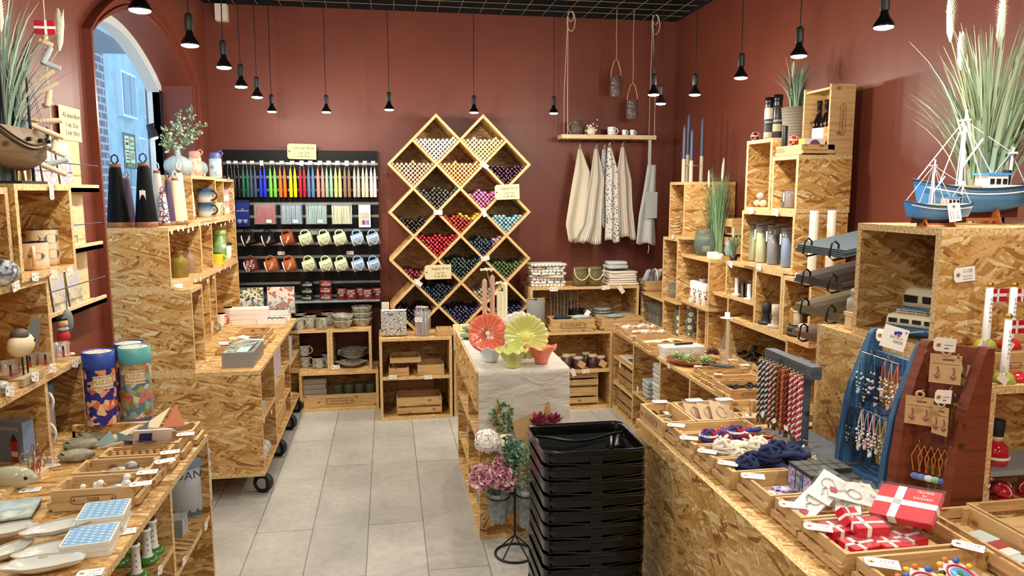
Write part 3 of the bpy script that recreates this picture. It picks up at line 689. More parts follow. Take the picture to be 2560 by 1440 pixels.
SPECK=NT('speckled_stoneware'); _v=SPECK.obj()
_f=SPECK.n('ShaderNodeTexNoise',{'Vector': _v,'Scale': 55.0,'Detail': 4.0}).outputs[0]
STONE=SPECK.set(Base_Color=SPECK.ramp(_f,[(.35,srgb('7d7c70')),(.5,srgb('a9a797')),(.7,srgb('c9c6b4'))]),Roughness=.3)
LINEN=NT('natural_linen'); _v=LINEN.uv(False)
_f=LINEN.n('ShaderNodeTexNoise',{'Vector': LINEN.n('ShaderNodeMapping',{'Vector': _v,'Scale': (1,8,1)}).outputs[0],'Scale': 60.0,'Detail': 3.0}).outputs[0]
LINENM=LINEN.set(Base_Color=LINEN.ramp(_f,[(.3,srgb('c3bba8')),(.7,srgb('dcd5c4'))]),Roughness=.9,Normal=LINEN.bump(_f,.001,.4))
# ================================================================ BACK WALL: SLATTED PANEL WITH TAPERS AND MUGS
YP=5.36
a=onY(YP,555,374); b=onY(YP,943,380); c=onY(YP,950,768)
SX0,SX1,SZ1,SZ0=a.x,b.x,a.z,c.z
PANEL=thing('slatted_panel','black slatted display panel on the back wall hung with tapers and mugs','display panel',((SX0+SX1)/2,YP,SZ0))
part('board',MB().box(SX0,SX1,YP,YP+.035,SZ0,SZ1),mt('0b0c0e',.5,spec=.25),PANEL,world=True)
for py in (409,443,475,509,541,576,609,642,676,707,741):
    z=onY(YP,750,py).z; mb=MB().box(SX0,SX1,YP-.004,YP+.0,z-.009,z-.004).box(SX0,SX1,YP-.004,YP,z+.004,z+.009).box(SX0,SX1,YP-.002,YP,z-.004,z+.004)
    part('rail',mb,mt('9a9da0',.35,metal=.8),PANEL,world=True)
def pnt(px,py,Y): return onY(Y,px,py)
YH=5.29
tc=[('hidden black','161616',570,580),('black','1b1b1d',587,597),('dark green','1f5a43',608.5,619),('slate blue','3b4a5e',628,638),('royal blue','1c33c4',651.6,661.7),('lime green','6fc043',676.4,687.5),('orange','ee6c22',701,712),('yellow','f0d21e',727,738),('crimson','a51c2c',751,761),('dusty blue','56759c',772,782.5),('salmon','e8897c',795.5,807),('sage green','8fb39c',817.4,828),('pale yellow','f1dc84',839.6,850),('taupe brown','8a715c',862.5,873),('greyish beige','c9b5a8',886.6,896.4),('cream','ead9bd',908,917),('white','f1ece4',928.4,937.5)]
for i,(nm,cl,x1,x2) in enumerate(tc):
    xm=(x1+x2)/2; top=pnt(xm,410,YH); bz0=pnt(xm,493,YH).z; bz1=pnt(xm,420,YH).z
    lab='pair of %s tapers hanging by the wick on the slatted panel' % nm if i else 'pair of black tapers at the far left end of the hanging row'
    t=thing('taper_pair',lab,'candle',(top.x,YH,bz0),group='taper pairs hung on the slatted panel')
    M_=mt(cl,.35); x=[pnt(q,460,YH).x-top.x for q in (x1,x2)]; H=bz1-bz0
    for xx in x:
        part('taper',MB().lathe([(.0095,0),(.0115,.004),(.0115,H*.45),(.0085,H*.8),(.005,H*.93),(.002,H)],12,(xx,0,0)),M_,t)
    part('wick',MB().tube([(x[0],0,H-.002),(x[0]*.5,-.002,H+.028),(0,-.002,H+.034),(x[1]*.5,-.002,H+.028),(x[1],0,H-.002)],.0013,5),STRING,t)
    hk=MB(); hx=top.x; hz=bz0+H+.031
    hk.tube([(hx,YP,hz+.006),(hx,YH-.03,hz+.002),(hx,YH-.04,hz+.012)],.0022,6).box(hx-.014,hx+.014,YH-.043,YH-.04,hz-.004,hz+.016)
    part('hook',hk,CHROME,PANEL,world=True)
    if i in (4,8,13): ptag(PANEL,(hx,YH-.047,hz),(0,-1,0),(0,0,1),.034)
    else: ptag(PANEL,(hx,YH-.0445,hz+.006),(0,-1,0),None,.026)
# hooks and mugs
NAVY=mt('12131a',.12); TERR=mt('93492e',.25); ORG=mt('a65a32',.25); PGR=mt('b9c29a',.25); PBL=mt('8ba3bf',.25); MAR=mt('6e2a2e',.25); INW=mt('e9e4d4',.3)
LET=mt('f1efe6',.5)
def heart(mb,T,s,m=0):
    pts=[]
    for i in range(29):
        a=.35+(2*PI-.7)*i/28; pts.append((s*.055*16*sin(a)**3,s*.055*(13*cos(a)-5*cos(2*a)-2*cos(3*a)-cos(4*a)),0))
    T0=mb.T; mb.T=T0 @ T; mb.tube(pts,s*.05,5,m); mb.T=T0
def hangmug(px,py,col,nm,deco,label,base=INW):
    Y=5.27; p=pnt(px,py,Y); r,h=.043,.083
    t=thing('hanging_mug',label,'mug',p,group='mugs hanging on the slatted panel')
    T=Rot(math.radians(-17),4,'Y') @ Rot(math.radians(90),4,'Y') @ Tra((0,0,-h/2))
    mb=MB(T); pr=cuppr(r,h,.004,r*.9); mb.lathe(pr[:7],24,m=0); mb.lathe(pr[6:],24,m=1); mb.lathe([(r*.86,-.002),(r*.905,.001),(r*.91,.006),(0,.006)],24,m=2)
    part('body',mb,[col,col,base],t)
    k=MB(T); handle(k,r,h,out=.6,t=.0055,a=PI); part('handle',k,col,t)
    d=MB()
    if deco == 'heart': heart(d,Rot(math.radians(-17),4,'Y') @ Tra((.006,-r-.001,-.004)) @ Rot(PI/2,4,'X'),.036)
    else:
        n0=len(d.v); tt=Rot(math.radians(-17-55),4,'Y') @ Tra((0,-r-.0015,0)) @ Rot(PI/2,4,'X') @ Dia((.021,.021,1,1)); 
        d.join(txmesh(deco),tt)
    part('decoration',d,LET,t)
    hz=p.z+.052; part('hook',MB().tube([(p.x-.01,YP,hz+.012),(p.x-.01,Y-.03,hz),(p.x-.01,Y-.035,hz+.014)],.0025,6),CHROME,PANEL,world=True)
rows=[(598,[(623,NAVY,'black','Hygge'),(673,NAVY,'black','Hygge'),(720,TERR,'terracotta','Hygge'),(766,PGR,'pale green','heart'),(812,PGR,'pale green','heart'),(852,PGR,'pale green','heart'),(895,PBL,'dusty blue','heart'),(934,PBL,'dusty blue','heart')],'upper'),
        (663,[(629,MAR,'maroon','GODT\nAT BLIVE\nOM'),(680,ORG,'orange-brown','Hygge'),(725,ORG,'orange-brown','Hygge'),(774,PGR,'pale green','heart'),(817,PGR,'pale green','heart'),(855,PGR,'pale green','heart'),(897,PBL,'dusty blue','heart'),(936,PBL,'dusty blue','heart')],'lower')]
for py,lst,rn in rows:
    for i,(px,m_,nm,dc) in enumerate(lst):
        hangmug(px,py,m_,nm,dc,'%s mug, %s from the left in the %s hanging row' % (nm,ORD[i],rn),TERR if m_ is NAVY and 0 else INW)
for px,py in ((703,633),(875,632),(785,582)): p=pnt(px,py,YP-.008); ptag(PANEL,p,(0,-1,0),None,.05,h=.5)
# blister packs and acrylic boxes of small candles
p0=pnt(588,500,5.32); p1=pnt(625,566,5.32)
t=thing('blister_pack','dark blue hanging pack with two small glasses, left of the red candle box','pack',((p0.x+p1.x)/2,5.32,p1.z))
w_=(p1.x-p0.x)/2; h_=p0.z-p1.z
part('card',MB().box(-w_,w_,-.002,.002,0,h_),mt('18267c',.45),t)
part('print',MB().join(txmesh('LYS\nOPHAENGNING'),frameT((0,-.003,h_*.62),(1,0,0),(0,-1,0)) @ Dia((.011,.011,1,1))),LET,t)
for s_ in (-1,1): part('glass_cup',MB().lathe([(.01,0),(.015,.008),(.017,.026),(.015,.026),(.01,.004),(0,.004)],14,(s_*.019,-.02,.022)),mt('9aa8c8',.1,alpha=.55),t)
p0=pnt(896,512,5.32); p1=pnt(927,568,5.32); w_=(p1.x-p0.x)/2; h_=p0.z-p1.z
t=thing('birthday_candle_pack','white hanging pack of small coloured candles at the right end of the panel','pack',((p0.x+p1.x)/2,5.32,p1.z))
part('card',MB().box(-w_,w_,-.008,.002,0,h_),mt('efeee9',.5),t)
for k,cl in enumerate(('e8c24a','5a2c86','d77fb0','6a7fc4')): part('colour_swatch',MB().box(-w_*.75+k*w_*.38,-w_*.75+(k+1)*w_*.38-.001,-.0095,-.008,h_*.12,h_*.32),mt(cl,.5),t)
part('print',MB().box(-w_*.75,w_*.75,-.0092,-.008,h_*.36,h_*.66),patt('mini_candle_print','UX',['8d8a86','dedbd5'],300,space='uv'),t)
AC=clear('e8f2f5',.16); 
for nm,cl,x0,x1,tg in (('red','b3262e',636,691,1),('blue-grey','8fa6bd',702,757,1),('grey-green','9dbcb0',764,818,1),('cream','f0dfae',829,881,0)):
    a=pnt(x0,512,5.27); b=pnt(x1,560,5.27); w_=b.x-a.x; h_=a.z-b.z
    t=thing('acrylic_box','clear acrylic box holding two bundles of thin %s candles' % nm,'box',((a.x+b.x)/2,5.27,b.z),group='acrylic boxes of thin candles')
    part('box',MB().box(-w_/2,w_/2,-.03,-.028,0,h_).box(-w_/2,w_/2,.036,.038,0,h_+.01).box(-w_/2,w_/2,-.03,.038,0,.002).box(-w_/2,-w_/2+.002,-.03,.038,0,h_).box(w_/2-.002,w_/2,-.03,.038,0,h_).box(-.001,.001,-.028,.036,0,h_*.9),AC,t)
    if tg: ptag(t,(a.x+w_*.68,5.236,b.z+.02),(0,-1,0),None,.035)
    for s_,wd in ((-1,'left'),(1,'right')):
        t2=thing('thin_candle_bundle','bundle of thin %s candles, %s half of its acrylic box' % (nm,wd),'candle',((a.x+b.x)/2+s_*w_*.245,5.27,b.z+.003),group='bundles of thin candles')
        rr=RNG(int(x0)+s_)
        for k in range(11):
            bx_=(k % 6-2.5)*.0105; by=-.012+.014*(k//6); tl=rr.uniform(-.006,.006)
            part('thin_candle',MB().tube([(bx_,by,0),(bx_+tl,by,h_*.86),(bx_+tl,by,h_*.93)],[.0042,.004,.0012],7),mt(cl,.4),t2)
# acrylic shelf, bowls and mugs with lettering
yS=5.25; a=pnt(738,750,yS); b=pnt(950,750,yS); zS=onY(5.22,850,752).z
part('acrylic_shelf',MB().box(a.x,b.x,5.17,YP,zS-.004,zS).box(a.x,b.x,5.17,5.173,zS,zS+.012),clear('dfe9ea',.35),PANEL,world=True)
def stack(px,nm,m_,n,labelc):
    p=onY(yS,px,750); r=.042; hh=.046
    for k in range(n):
        o=thing('stacking_cup','%s glazed HYGGE cup, %s of its stack' % (nm,('bottom','middle','top')[k]),'cup',(p.x,yS,zS+.0005+k*hh),R.uniform(-.2,.2),'stacked HYGGE cups')
        pr=[(r*.8,0),(r*.92,.004),(r,.012),(r*1.02,.03),(r*.99,hh+.001),(r*.94,hh+.001),(r*.9,.006),(0,.006)]
        part('body',MB().lathe(pr,24),m_,o); d=MB(); textcyl(d,'HYGGE',r*1.03,.024,.021); part('lettering',d,LET,o)
stack(769,'black',NAVY,3,''); stack(815,'maroon',MAR,3,'')
for i,(px,yy) in enumerate(((855,5.28),(878,5.22),(903,5.29),(919,5.215),(943,5.27))):
    p=onY(yy,px,750); o=mug('lettered_mug','maroon mug with white words, %s from the left on the acrylic shelf' % ORD[i],'mug',.036,.085,MAR,MAR,'maroon mugs on the acrylic shelf',(p.x,yy,zS+.0005),.4+R.uniform(-.3,.5) if i < 4 else .2)
    d=MB(); textcyl(d,'GODT\nAT LIVE\nOM',.037,.052,.017,a0=-PI/2-o.rotation_euler[2]); part('lettering',d,LET,o)
# napkin packs in a clear holder
FL=patt('olive_leaf_print','blobs',['efece2','8a8f4a','efece2','5a5f66','efece2','c9c08a','3f4349'],70)
FL2=patt('red_leaf_print','blobs',['efe6dc','c86a52','efe6dc','8a9a84','efe6dc','b98a7a','efe6dc'],60)
for (x0,y0,x1,y1,m_,nm,wd) in ((597,720,660,779,FL,'olive leaf','left'),(668,718,738,781,FL2,'red and grey leaf','right')):
    a=pnt(x0,y0,5.24); b=pnt(x1,y1,5.24); w_=b.x-a.x; h_=a.z-b.z
    t=thing('napkin_holder','clear wall holder for napkins, the %s one' % wd,'holder',((a.x+b.x)/2,5.24,b.z-.004),group='clear napkin holders')
    part('holder',MB().box(-w_/2-.006,w_/2+.006,-.022,-.02,0,h_*.5).box(-w_/2-.006,w_/2+.006,-.02,.07,0,.003).box(-w_/2-.008,-w_/2-.006,-.022,.07,0,h_*.8).box(w_/2+.006,w_/2+.008,-.022,.07,0,h_*.8),AC,t)
    for k in range(3):
        o=solo('napkin_pack',MB().cbox((0,0,h_/2),(w_-.004*k,.014,h_-.004*k)),m_ if k == 0 else mt('ecebe4',.5),'%s print napkin pack, %s in its clear holder' % (nm,('front','middle','back')[k]),'napkins','napkin packs',((a.x+b.x)/2,5.24+k*.018,b.z),(.03,0,0))
        if k == 0 and wd == 'right':
            q=MB().tube([(0,-.0085,0),(0,-.0095,0)],[.034,.034],20); me=part('red_badge',MB(Tra((0,-.0078,h_*.26)) @ Dia((1,1,.55,1))).lathe([(.04,0),(0,.001)],20).lathe([(.04,0),(.04,.001),(0,.001)],20),mt('a8392c',.5),o)
            me.matrix_basis=Tra((0,-.0075,h_*.24)) @ Rot(PI/2,4,'X') @ Dia((1,.55,1,1)) @ Tra((0,.0,0)); me.data.transform((Tra((0,-.0078,h_*.26)) @ Dia((1,1,.55,1))).inverted())
            part('lettering',MB().join(txmesh('HYGGE'),frameT((0,-.0095,h_*.24),(1,0,0),(0,-1,0)) @ Dia((.021,.026,1,1))),LET,o)
# ================================================================ PRICE SIGNS
def sign(label,px,py,wpx,hpx_,Y,lines,tilt=0,parentless=True):
    p=pnt(px,py,Y); k=mpp(p); w_,h_=wpx*k,hpx_*k
    t=thing('price_sign',label,'sign',p); t.rotation_euler=(0,tilt,0)
    part('card',MB().prism([(-w_/2+h_*.12,-h_/2),(w_/2,-h_/2),(w_/2,h_/2),(-w_/2+h_*.12,h_/2),(-w_/2,h_*.38),(-w_/2,-h_*.38)],.002,ax='Y',o=-.001),mt('d6c9a0',.7),t)
    part('hole',MB().tube([(-w_*.43,-.0012,0),(-w_*.43,-.0016,0)],h_*.05,10),BLACK,t)
    for s_,dx,dz,sz in lines: part('handwriting',MB().join(txmesh(s_),frameT((dx*w_,-.0018,dz*h_),(1,0,0),(0,-1,0)) @ Dia((sz*h_*.85,sz*h_,1,1))),mt('5e5848',.8),t)
    return t
L3=lambda a,b,c: [(a,.1,.24,.24),(b,.08,-.08,.2),(c,.08,-.3,.2)]
sign('handwritten card above the hanging tapers, prices per pair',754.5,379,70,38,5.33,L3('Lys i par 20 cm.','1 par 20 kr','5 par 90 kr'),.02)
YRK=5.05
sign('upper handwritten price card on the right side of the diamond rack',1268,480,62,37,YRK-.02,L3('Stagelys 30 cm.','1 stk. 9 kr.','10 stk. 80 kr'),-.04)
sign('lower handwritten price card on the diamond rack',1095,680,66,36,YRK-.02,L3('Stagelys 30 cm.','1 stk. 9 kr.','10 stk. 80 kr'),-.02)
# ================================================================ DIAMOND RACK WITH DINNER CANDLES
o_=onY(YRK,1150,350); hx=(onY(YRK,1325,530).x-onY(YRK,977,530).x)/6; hz=(onY(YRK,1150,350).z-onY(YRK,1150,822).z)/8
def node(c,r): return (o_.x+(c-3)*hx,o_.z-(r-1)*hz)
RACK=thing('diamond_rack','OSB wall rack of diamond cells filled with dinner candles','rack',(o_.x,5.2,node(3,9)[1]))
cells=[(2,1),(4,1),(1,2),(3,2),(5,2),(2,3),(4,3),(1,4),(3,4),(5,4),(2,5),(4,5),(1,6),(3,6),(5,6),(2,7),(4,7),(1,8),(3,8),(5,8)]
edges=set()
for c,r in cells:
    for e in (((c-1,r),(c,r-1)),((c,r-1),(c+1,r)),((c-1,r),(c,r+1)),((c,r+1),(c+1,r))): edges.add(tuple(sorted(e)))
lines={}
for (c0,r0),(c1,r1) in edges: lines.setdefault((c1-c0 == r1-r0,(r0-c0) if c1-c0 == r1-r0 else (r0+c0)),[]).append((c0,r0,c1,r1))
segs=[]
for k,L in lines.items():
    L.sort(); cur=list(L[0])
    for s in L[1:]:
        if (s[0],s[1]) == (cur[2],cur[3]): cur[2:]=s[2:]
        else: segs.append((k[0],cur)); cur=list(s)
    segs.append((k[0],cur))
for dn,(c0,r0,c1,r1) in segs:
    a=V3(node(c0,r0)); b=V3(node(c1,r1)); d=(b-a).normalized(); n=V3((-d.y,d.x))*.0085; ext=d*.0085
    P=[a-ext+n,b+ext+n,b+ext-n,a-ext-n]; yo=.001 if dn else .0
    vs=[(p.x,y,p.y) for y in (YRK+yo,YB-.002) for p in P]
    part('board',MB().add(vs,[(3,2,1,0),(4,5,6,7),(0,1,5,4),(1,2,6,5),(2,3,7,6),(3,0,4,7)],[1,1,0,0,0,0]),[OSB,EDGE],RACK,world=True)
part('back_sheet',MB().add([(node(c+dc,r+dr)[0],5.385,node(c+dc,r+dr)[1]) for c,r in cells for dc,dr in ((-1,0),(0,1),(1,0),(0,-1))],[(4*i,4*i+1,4*i+2,4*i+3) for i in range(len(cells))]),OSB,RACK,world=True)
for px,py,tl in ((1211,413,-.6),(1095,531,0),(1210,531,-1.2),(1213,646,.2),(1045,707,-.6)): ptag(RACK,onY(YRK-.006,px,py),(0,-1,0),None,.06,tl,h=.5)
cc={(2,1):('white','efe9df','top left',1,0),(4,1):('cream','eddcaa','top right',1,0),(1,2):('beige-pink','dcb49c','left cell of the second row',1,0),(3,2):('apricot','edb27c','centre cell of the second row',1,0),(5,2):('dark plum','3c1c30','right cell of the second row',.85,1),
 (2,3):('charcoal','4a4440','left cell of the third row',.9,1),(4,3):('magenta pink','c878a4','right cell of the third row',.8,1),(1,4):('black','191719','left cell of the fourth row',.6,1),(3,4):('red','b03a32','centre cell of the fourth row',.8,1),(5,4):('light blue','93bccd','right cell of the fourth row',.75,1),
 (2,5):('bright red','b51f2c','left cell of the fifth row',.95,1),(4,5):('navy blue','2b3850','right cell of the fifth row',.8,1),(1,6):('wine red','7b2238','left cell of the sixth row',.45,1),(3,6):('dark green','28413c','centre cell of the sixth row',.95,1),(5,6):('olive green','4b6138','right cell of the sixth row',.75,1),
 (2,7):('petrol blue','1c3346','left cell of the seventh row',.8,1),(4,7):('grey cream','a8a68c','right cell of the seventh row',.6,1),(1,8):('black blue','15161c','left cell of the lowest row',.9,1),(3,8):('dark violet','23234c','centre cell of the lowest row',.85,1),(5,8):('midnight blue','1c2136','right cell of the lowest row',.85,1)}
cr=.0103; WK=mt('e9dfc8',.8)
cnd={}
def candle_mesh(col,wick):
    if (col,wick) in cnd: return cnd[(col,wick)]
    mb=MB(Rot(PI/2,4,'X'))  # axis along -Y, front end at y = 0
    mb.lathe([(.0092,-.28),(cr*.97,-.27),(cr*.97,-.008),(cr*.85,-.003),(cr*.5,-.0005),(0,0)],10,m=0)
    if wick: mb.T=Matrix(); mb.tube([(0,.0,0),(.002,-.006,.003),(.007,-.009,.007)],.0011,4,m=1)
    cnd[(col,wick)]=mb.mesh('dinner_candle',[mt(col,.3),WK]); return cnd[(col,wick)]
slots=[]
for c,r in cells:
    nm,col,where,fill,wk=cc[(c,r)]; bx_,bz_=node(c,r+1); side=math.hypot(hx,hz)-.017; rr=RNG(c*31+r)
    u=V3((hx,hz)).normalized(); v=V3((-hx,hz)).normalized(); N=int(side/(2*cr)); st=side/N; b0=V3((bx_,bz_))+V3((0,.0085*1.41))
    top=side*.71*fill*math.sqrt(2)*.5*1.42
    for i in range(N):
        for j in range(N):
            p=b0+u*(i+.5)*st+v*(j+.5)*st; hgt=(i+j+1)*st*.707
            lim=hz*fill*.98+hz*.07*sin(i*1.3+c)*(1 if wk else .5)
            if hgt < lim and abs(p.x-bx_) < hx*.85:
                cl=col
                if (c,r) == (3,4) and hgt > lim-.028 and i >= j: cl='e0b426'
                if (c,r) == (4,5) and i > j+4: cl='c294a4'
                slots.append((c,r,p,cl,wk,rr.uniform(-.0012,.0012),rr.uniform(0,.02),rr.uniform(0,6.28),nm,where))
order=[(2,1),(4,1),(3,2),(1,2),(2,5),(3,4),(4,3),(5,4),(2,3),(4,5),(5,2)]
rest={}; cnt=0; lim_=300
slots.sort(key=lambda s: order.index((s[0],s[1])) if (s[0],s[1]) in order else 99)
restmb=MB(); rmats=[]
for c,r,p,cl,wk,jx,dy_,an,nm,where in slots:
    loc=(p.x+jx,YRK+.012+dy_*(1 if wk else .3),p.y)
    if cnt < lim_:
        nm2={'e0b426': 'yellow','c294a4': 'dusty pink'}.get(cl,nm)
        o=link(bpy.data.objects.new('dinner_candle',candle_mesh(cl,wk))); o.location=loc; o.rotation_euler=(0,an,0)
        tagp(o,'%s dinner candle in the %s of the diamond rack' % (nm2,where if 'cell' in where else where+' cell'),'candle','%s candles in the %s' % (nm2,where)); cnt += 1
    else:
        if cl not in rmats: rmats.append(cl)
        n0=len(restmb.v); me=candle_mesh(cl,wk); T=Tra(loc) @ Rot(an,4,'Y'); k=rmats.index(cl)
        restmb.v += [T @ q.co for q in me.vertices]
        for f in me.polygons: restmb.f.append([n0+i for i in f.vertices]); restmb.m.append(k if f.material_index == 0 else -1); restmb.s.append(True)
nW=len(rmats); restmb.m=[nW if x == -1 else x for x in restmb.m]
solo('dinner_candles',restmb,[mt(c,.3) for c in rmats]+[WK],'dark, green and black dinner candles filling the lower and side cells of the rack','candles',kind='stuff')
# ================================================================ HANGING SHELF WITH TEA TOWELS
YS=5.16; a=onY(YS,1405,347); b=onY(YS,1641,347); zt=onY(YS,1520,337).z; zb=onY(YS,1520,347).z
HS=thing('hanging_shelf','pine plank shelf hung on white ropes at the back wall, towels below','shelf',((a.x+b.x)/2,YS,zb))
part('plank',MB().box(a.x,b.x,YS,YS+.14,zb,zt),BIRCH,HS,world=True)
for px_t,px_b in ((1420,1413),(1632,1628)):
    tp=onY(YS+.07,px_t,52); tp.z=ZC; q=onY(YS+.07,px_b,340)
    for dy_ in (.012,.128): part('rope',MB().tube([(tp.x,YS+.07,ZC),(q.x+(.004 if dy_ > .1 else 0),YS+dy_,zt+.3),(q.x+.004,YS+dy_,zb-.006)],.0022,6),STRING,HS,world=True)
    lp_=MB(); 
    for k in range(2): lp_.tube([(tp.x+.02*cos(i*.7)*(1+k*.5)+.02,YS+.07-.01*k,ZC-.03-.035*k-.035*sin(i*.7)*(1+k)) for i in range(10)],.003,6)
    part('knot',lp_,STRING,HS,world=True)
for k in range(8):
    x=a.x+.06+(b.x-a.x-.12)*k/7; part('hook',MB().tube([(x,YS+.07,zb),(x,YS+.07,zb-.012),(x+.006,YS+.065,zb-.018),(x+.012,YS+.06,zb-.012)],.0016,5),CHROME,HS,world=True)
ST1=patt('cream_striped_linen','UX',['d9d2be','d9d2be','6c6a6e','d9d2be','cfc6ae','7e7a78','d9d2be'],22,.9,'uv')
ST2=patt('sage_striped_linen','UX',['e4dccb','8e8f84','a8aa9e','e4dccb','b2837a','e4dccb'],24,.9,'uv')
ST3=patt('fine_striped_linen','UX',['d4d6d0','a6adb0'],180,.9,'uv')
DOT=patt('berry_print_linen','dots',['4a474a','dcd9d0','dcd9d0'],60,.9,dist=1.0)
DKD=patt('blue_print_linen','dots',['5c6a78','c8ccd0','c8ccd0'],80,.9,dist=1.0)
PL=mt('cdc4ad',.9)
def towel(name,label,L,Rr,mat,Y=5.2,amp=.012,folds=3,ph=0,cat='tea towel',loop=True,mirror=False):
    n=24; mb=MB()
    def ev(T,v):
        ys=[q[1] for q in T]; y=ys[0]+(ys[-1]-ys[0])*v
        for i in range(len(T)-1):
            if y <= T[i+1][1] or i == len(T)-2: f=(y-T[i][1])/(T[i+1][1]-T[i][1]); return T[i][0]+(T[i+1][0]-T[i][0])*f,y
    def fn(u,v):
        l=ev(L,v); r=ev(Rr,v); px=l[0]+(r[0]-l[0])*u; py=l[1]+(r[1]-l[1])*u+3*sin(u*9+ph)*v; p=onY(Y,px,py)
        return (p.x,Y-amp*(.3+v)*sin(u*folds*2*PI+ph+v*1.5)-.012*sin(PI*u),p.z)
    mb.grid(fn,36,n); me=mb.mesh(name,mat,(0,0,0))
    uvl=me.uv_layers[0].data
    for p in me.polygons:
        for li,vi in zip(p.loop_indices,p.vertices):
            j,i=divmod(vi,37); uu=i/36; vv=j/n; k=.9*uu*(1-.0*vv); uvl[li].uv=((uu-.5)*.34*(1.25-.3*vv)+.16*vv*(uu < .5)*.0,-vv*.6+.02*sin(uu*9))
    o=link(bpy.data.objects.new(name,me)); tagp(o,label,cat,'linens hanging below the plank shelf')
    md=o.modifiers.new('thickness','SOLIDIFY'); md.thickness=.0025
    if loop:
        q=onY(Y,(L[0][0]+Rr[0][0])/2,L[0][1]); part('loop',MB().tube([(q.x-.004,Y-.004,q.z-.01),(q.x-.005,Y-.008,q.z+.02),(q.x,Y-.02,q.z+.034),(q.x+.005,Y-.008,q.z+.02),(q.x+.004,Y-.004,q.z-.01)],.002,5),mat,o)
    return o
towel('tea_towel','plain beige linen tea towel, leftmost of the hanging row',[(1446,372),(1428,470),(1413,560),(1420,602)],[(1452,372),(1474,430),(1470,520),(1462,606)],PL,Y=5.21,folds=1.2,amp=.015)
towel('tea_towel','cream tea towel with dark stripes, second of the hanging row',[(1486,372),(1468,480),(1458,560),(1434,604)],[(1494,372),(1510,450),(1504,540),(1502,610)],ST1,Y=5.185,folds=2,ph=1)
towel('tea_towel','blue-grey patterned towel half hidden behind the berry print towel',[(1506,374),(1500,420),(1506,500),(1504,560)],[(1514,374),(1520,420),(1518,500),(1522,590)],DKD,Y=5.235,folds=1,amp=.006)
towel('tea_towel','pale tea towel with dark berry print in the middle of the row',[(1519,368),(1512,460),(1514,540),(1512,600)],[(1527,368),(1545,430),(1546,520),(1550,606)],DOT,Y=5.195,folds=2,ph=2)
towel('tea_towel','sage and rose striped tea towel, just left of the apron',[(1553,368),(1541,430),(1545,520),(1549,590)],[(1560,368),(1578,450),(1580,520),(1588,598)],ST2,Y=5.2,folds=2,ph=.5)
ap=towel('apron','light striped apron hanging at the right end of the plank shelf',[(1619,412),(1608,480),(1596,540),(1589,608)],[(1640,412),(1639,480),(1637,540),(1640,612)],ST3,Y=5.2,folds=1.5,amp=.01,cat='apron',loop=False)
q0=onY(5.2,1624,349); q1=onY(5.2,1622,420); part('neck_strap',MB().box(q0.x-.011,q0.x+.011,5.19,5.194,q1.z,q0.z),ST3,ap)
q0=onY(5.2,1621,608); part('apron_string',MB().tube([q0,q0+V3((.004,-.004,-.04)),q0+V3((-.002,0,-.075))],.003,5),ST3,ap)
q0=onY(5.2,1610,480); q1=onY(5.2,1638,545); part('pocket',MB().box(q0.x,q1.x,5.165,5.168,q1.z,q0.z),ST3,ap)
# lanterns of smoked pressed glass
SG=NT('smoked_pressed_glass'); _v=SG.n('ShaderNodeTexVoronoi',{'Vector': SG.obj(),'Scale': 55.0}).outputs['Distance']
SMOKE=SG.set(Base_Color=srgb('6f625c'),Roughness=.08,Alpha=.62,Specular_IOR_Level=1.0,Coat_Weight=.6,Normal=SG.bump(_v,.006,1.0))
def lantern(label,px,py0,py1,wpx,Y,hook,hnd=True,mat=None,group='glass lanterns',zb_=None,lay=False):
    p=onY(Y,px,py1); k=mpp(p); r=wpx/2*k; h=(py1-py0)*k
    if zb_ is not None: p.z=zb_
    t=thing('glass_lantern',label,'lantern',p,group=group)
    part('glass',MB().lathe([(r*.75,0),(r*.95,h*.05),(r,h*.3),(r*.97,h*.75),(r*.86,h*.88),(r*.93,h),(r*.88,h),(r*.8,h*.88),(r*.92,h*.7),(r*.92,h*.1),(0,h*.06)],24),mat or SMOKE,t)
    part('wire_collar',MB().tube([(cos(i*PI/10)*r*.9,sin(i*PI/10)*r*.9,h*.9) for i in range(20)],.0015,4,closed=True),mt('6a4a38',.5),t)
    if hook:
        part('handle',MB().tube([(-r*.85,0,h*.9),(-r*.8,0,h*1.25),(-r*.35,0,h*1.75),(0,0,h*1.85),(r*.35,0,h*1.75),(r*.8,0,h*1.25),(r*.85,0,h*.9)],.0035,7),mt('c9966a',.6),t)
        part('cord',MB().tube([(0,0,h*1.82),(.003,0,h*2.6),(-.0025,0,(h*1.8+(ZC-p.z))/2),(0,0,ZC-p.z)],.0016,5),STRING,t)
    elif hnd: part('handle',MB().tube([(-r*.9,-.01,h*.9),(-r*1.25,-.012,h*.6),(-r*1.2,-r*.6,h*.25),(-r*.9,-r*.95,h*.1)],.003,7),mt('c9966a',.6),t)
    return t
lantern('smoked glass lantern hanging higher, left of the other one',1539,193,243,30,5.1,True)
lantern('smoked glass lantern hanging lower, above the plank shelf end',1580,251,299,31,5.1,True)
lantern('smoked glass lantern standing at the left end of the plank shelf',1440,298,333,34,YS+.07,False,zb_=zt)
p=onY(YS+.06,1478,337); p.z=zt; rr=RNG(3); mb=MB()
for k in range(60): d=V3((rr.gauss(0,.018),rr.gauss(0,.012),abs(rr.gauss(0,.028)))); mb.ell(tuple(V3((0,0,.006))+d),(rr.uniform(.004,.009),)*3,6)
mb.ell((0,0,.026),(.034,.026,.03),10)
solo('white_coral',mb,mt('eee3cb',.8),'knobbly white coral piece between the glass lantern and the white mug','coral',loc=p)
BIRD=patt('bird_print','dots',['4a5a78','f4f3ee','f4f3ee'],90,.25,dist=.6)
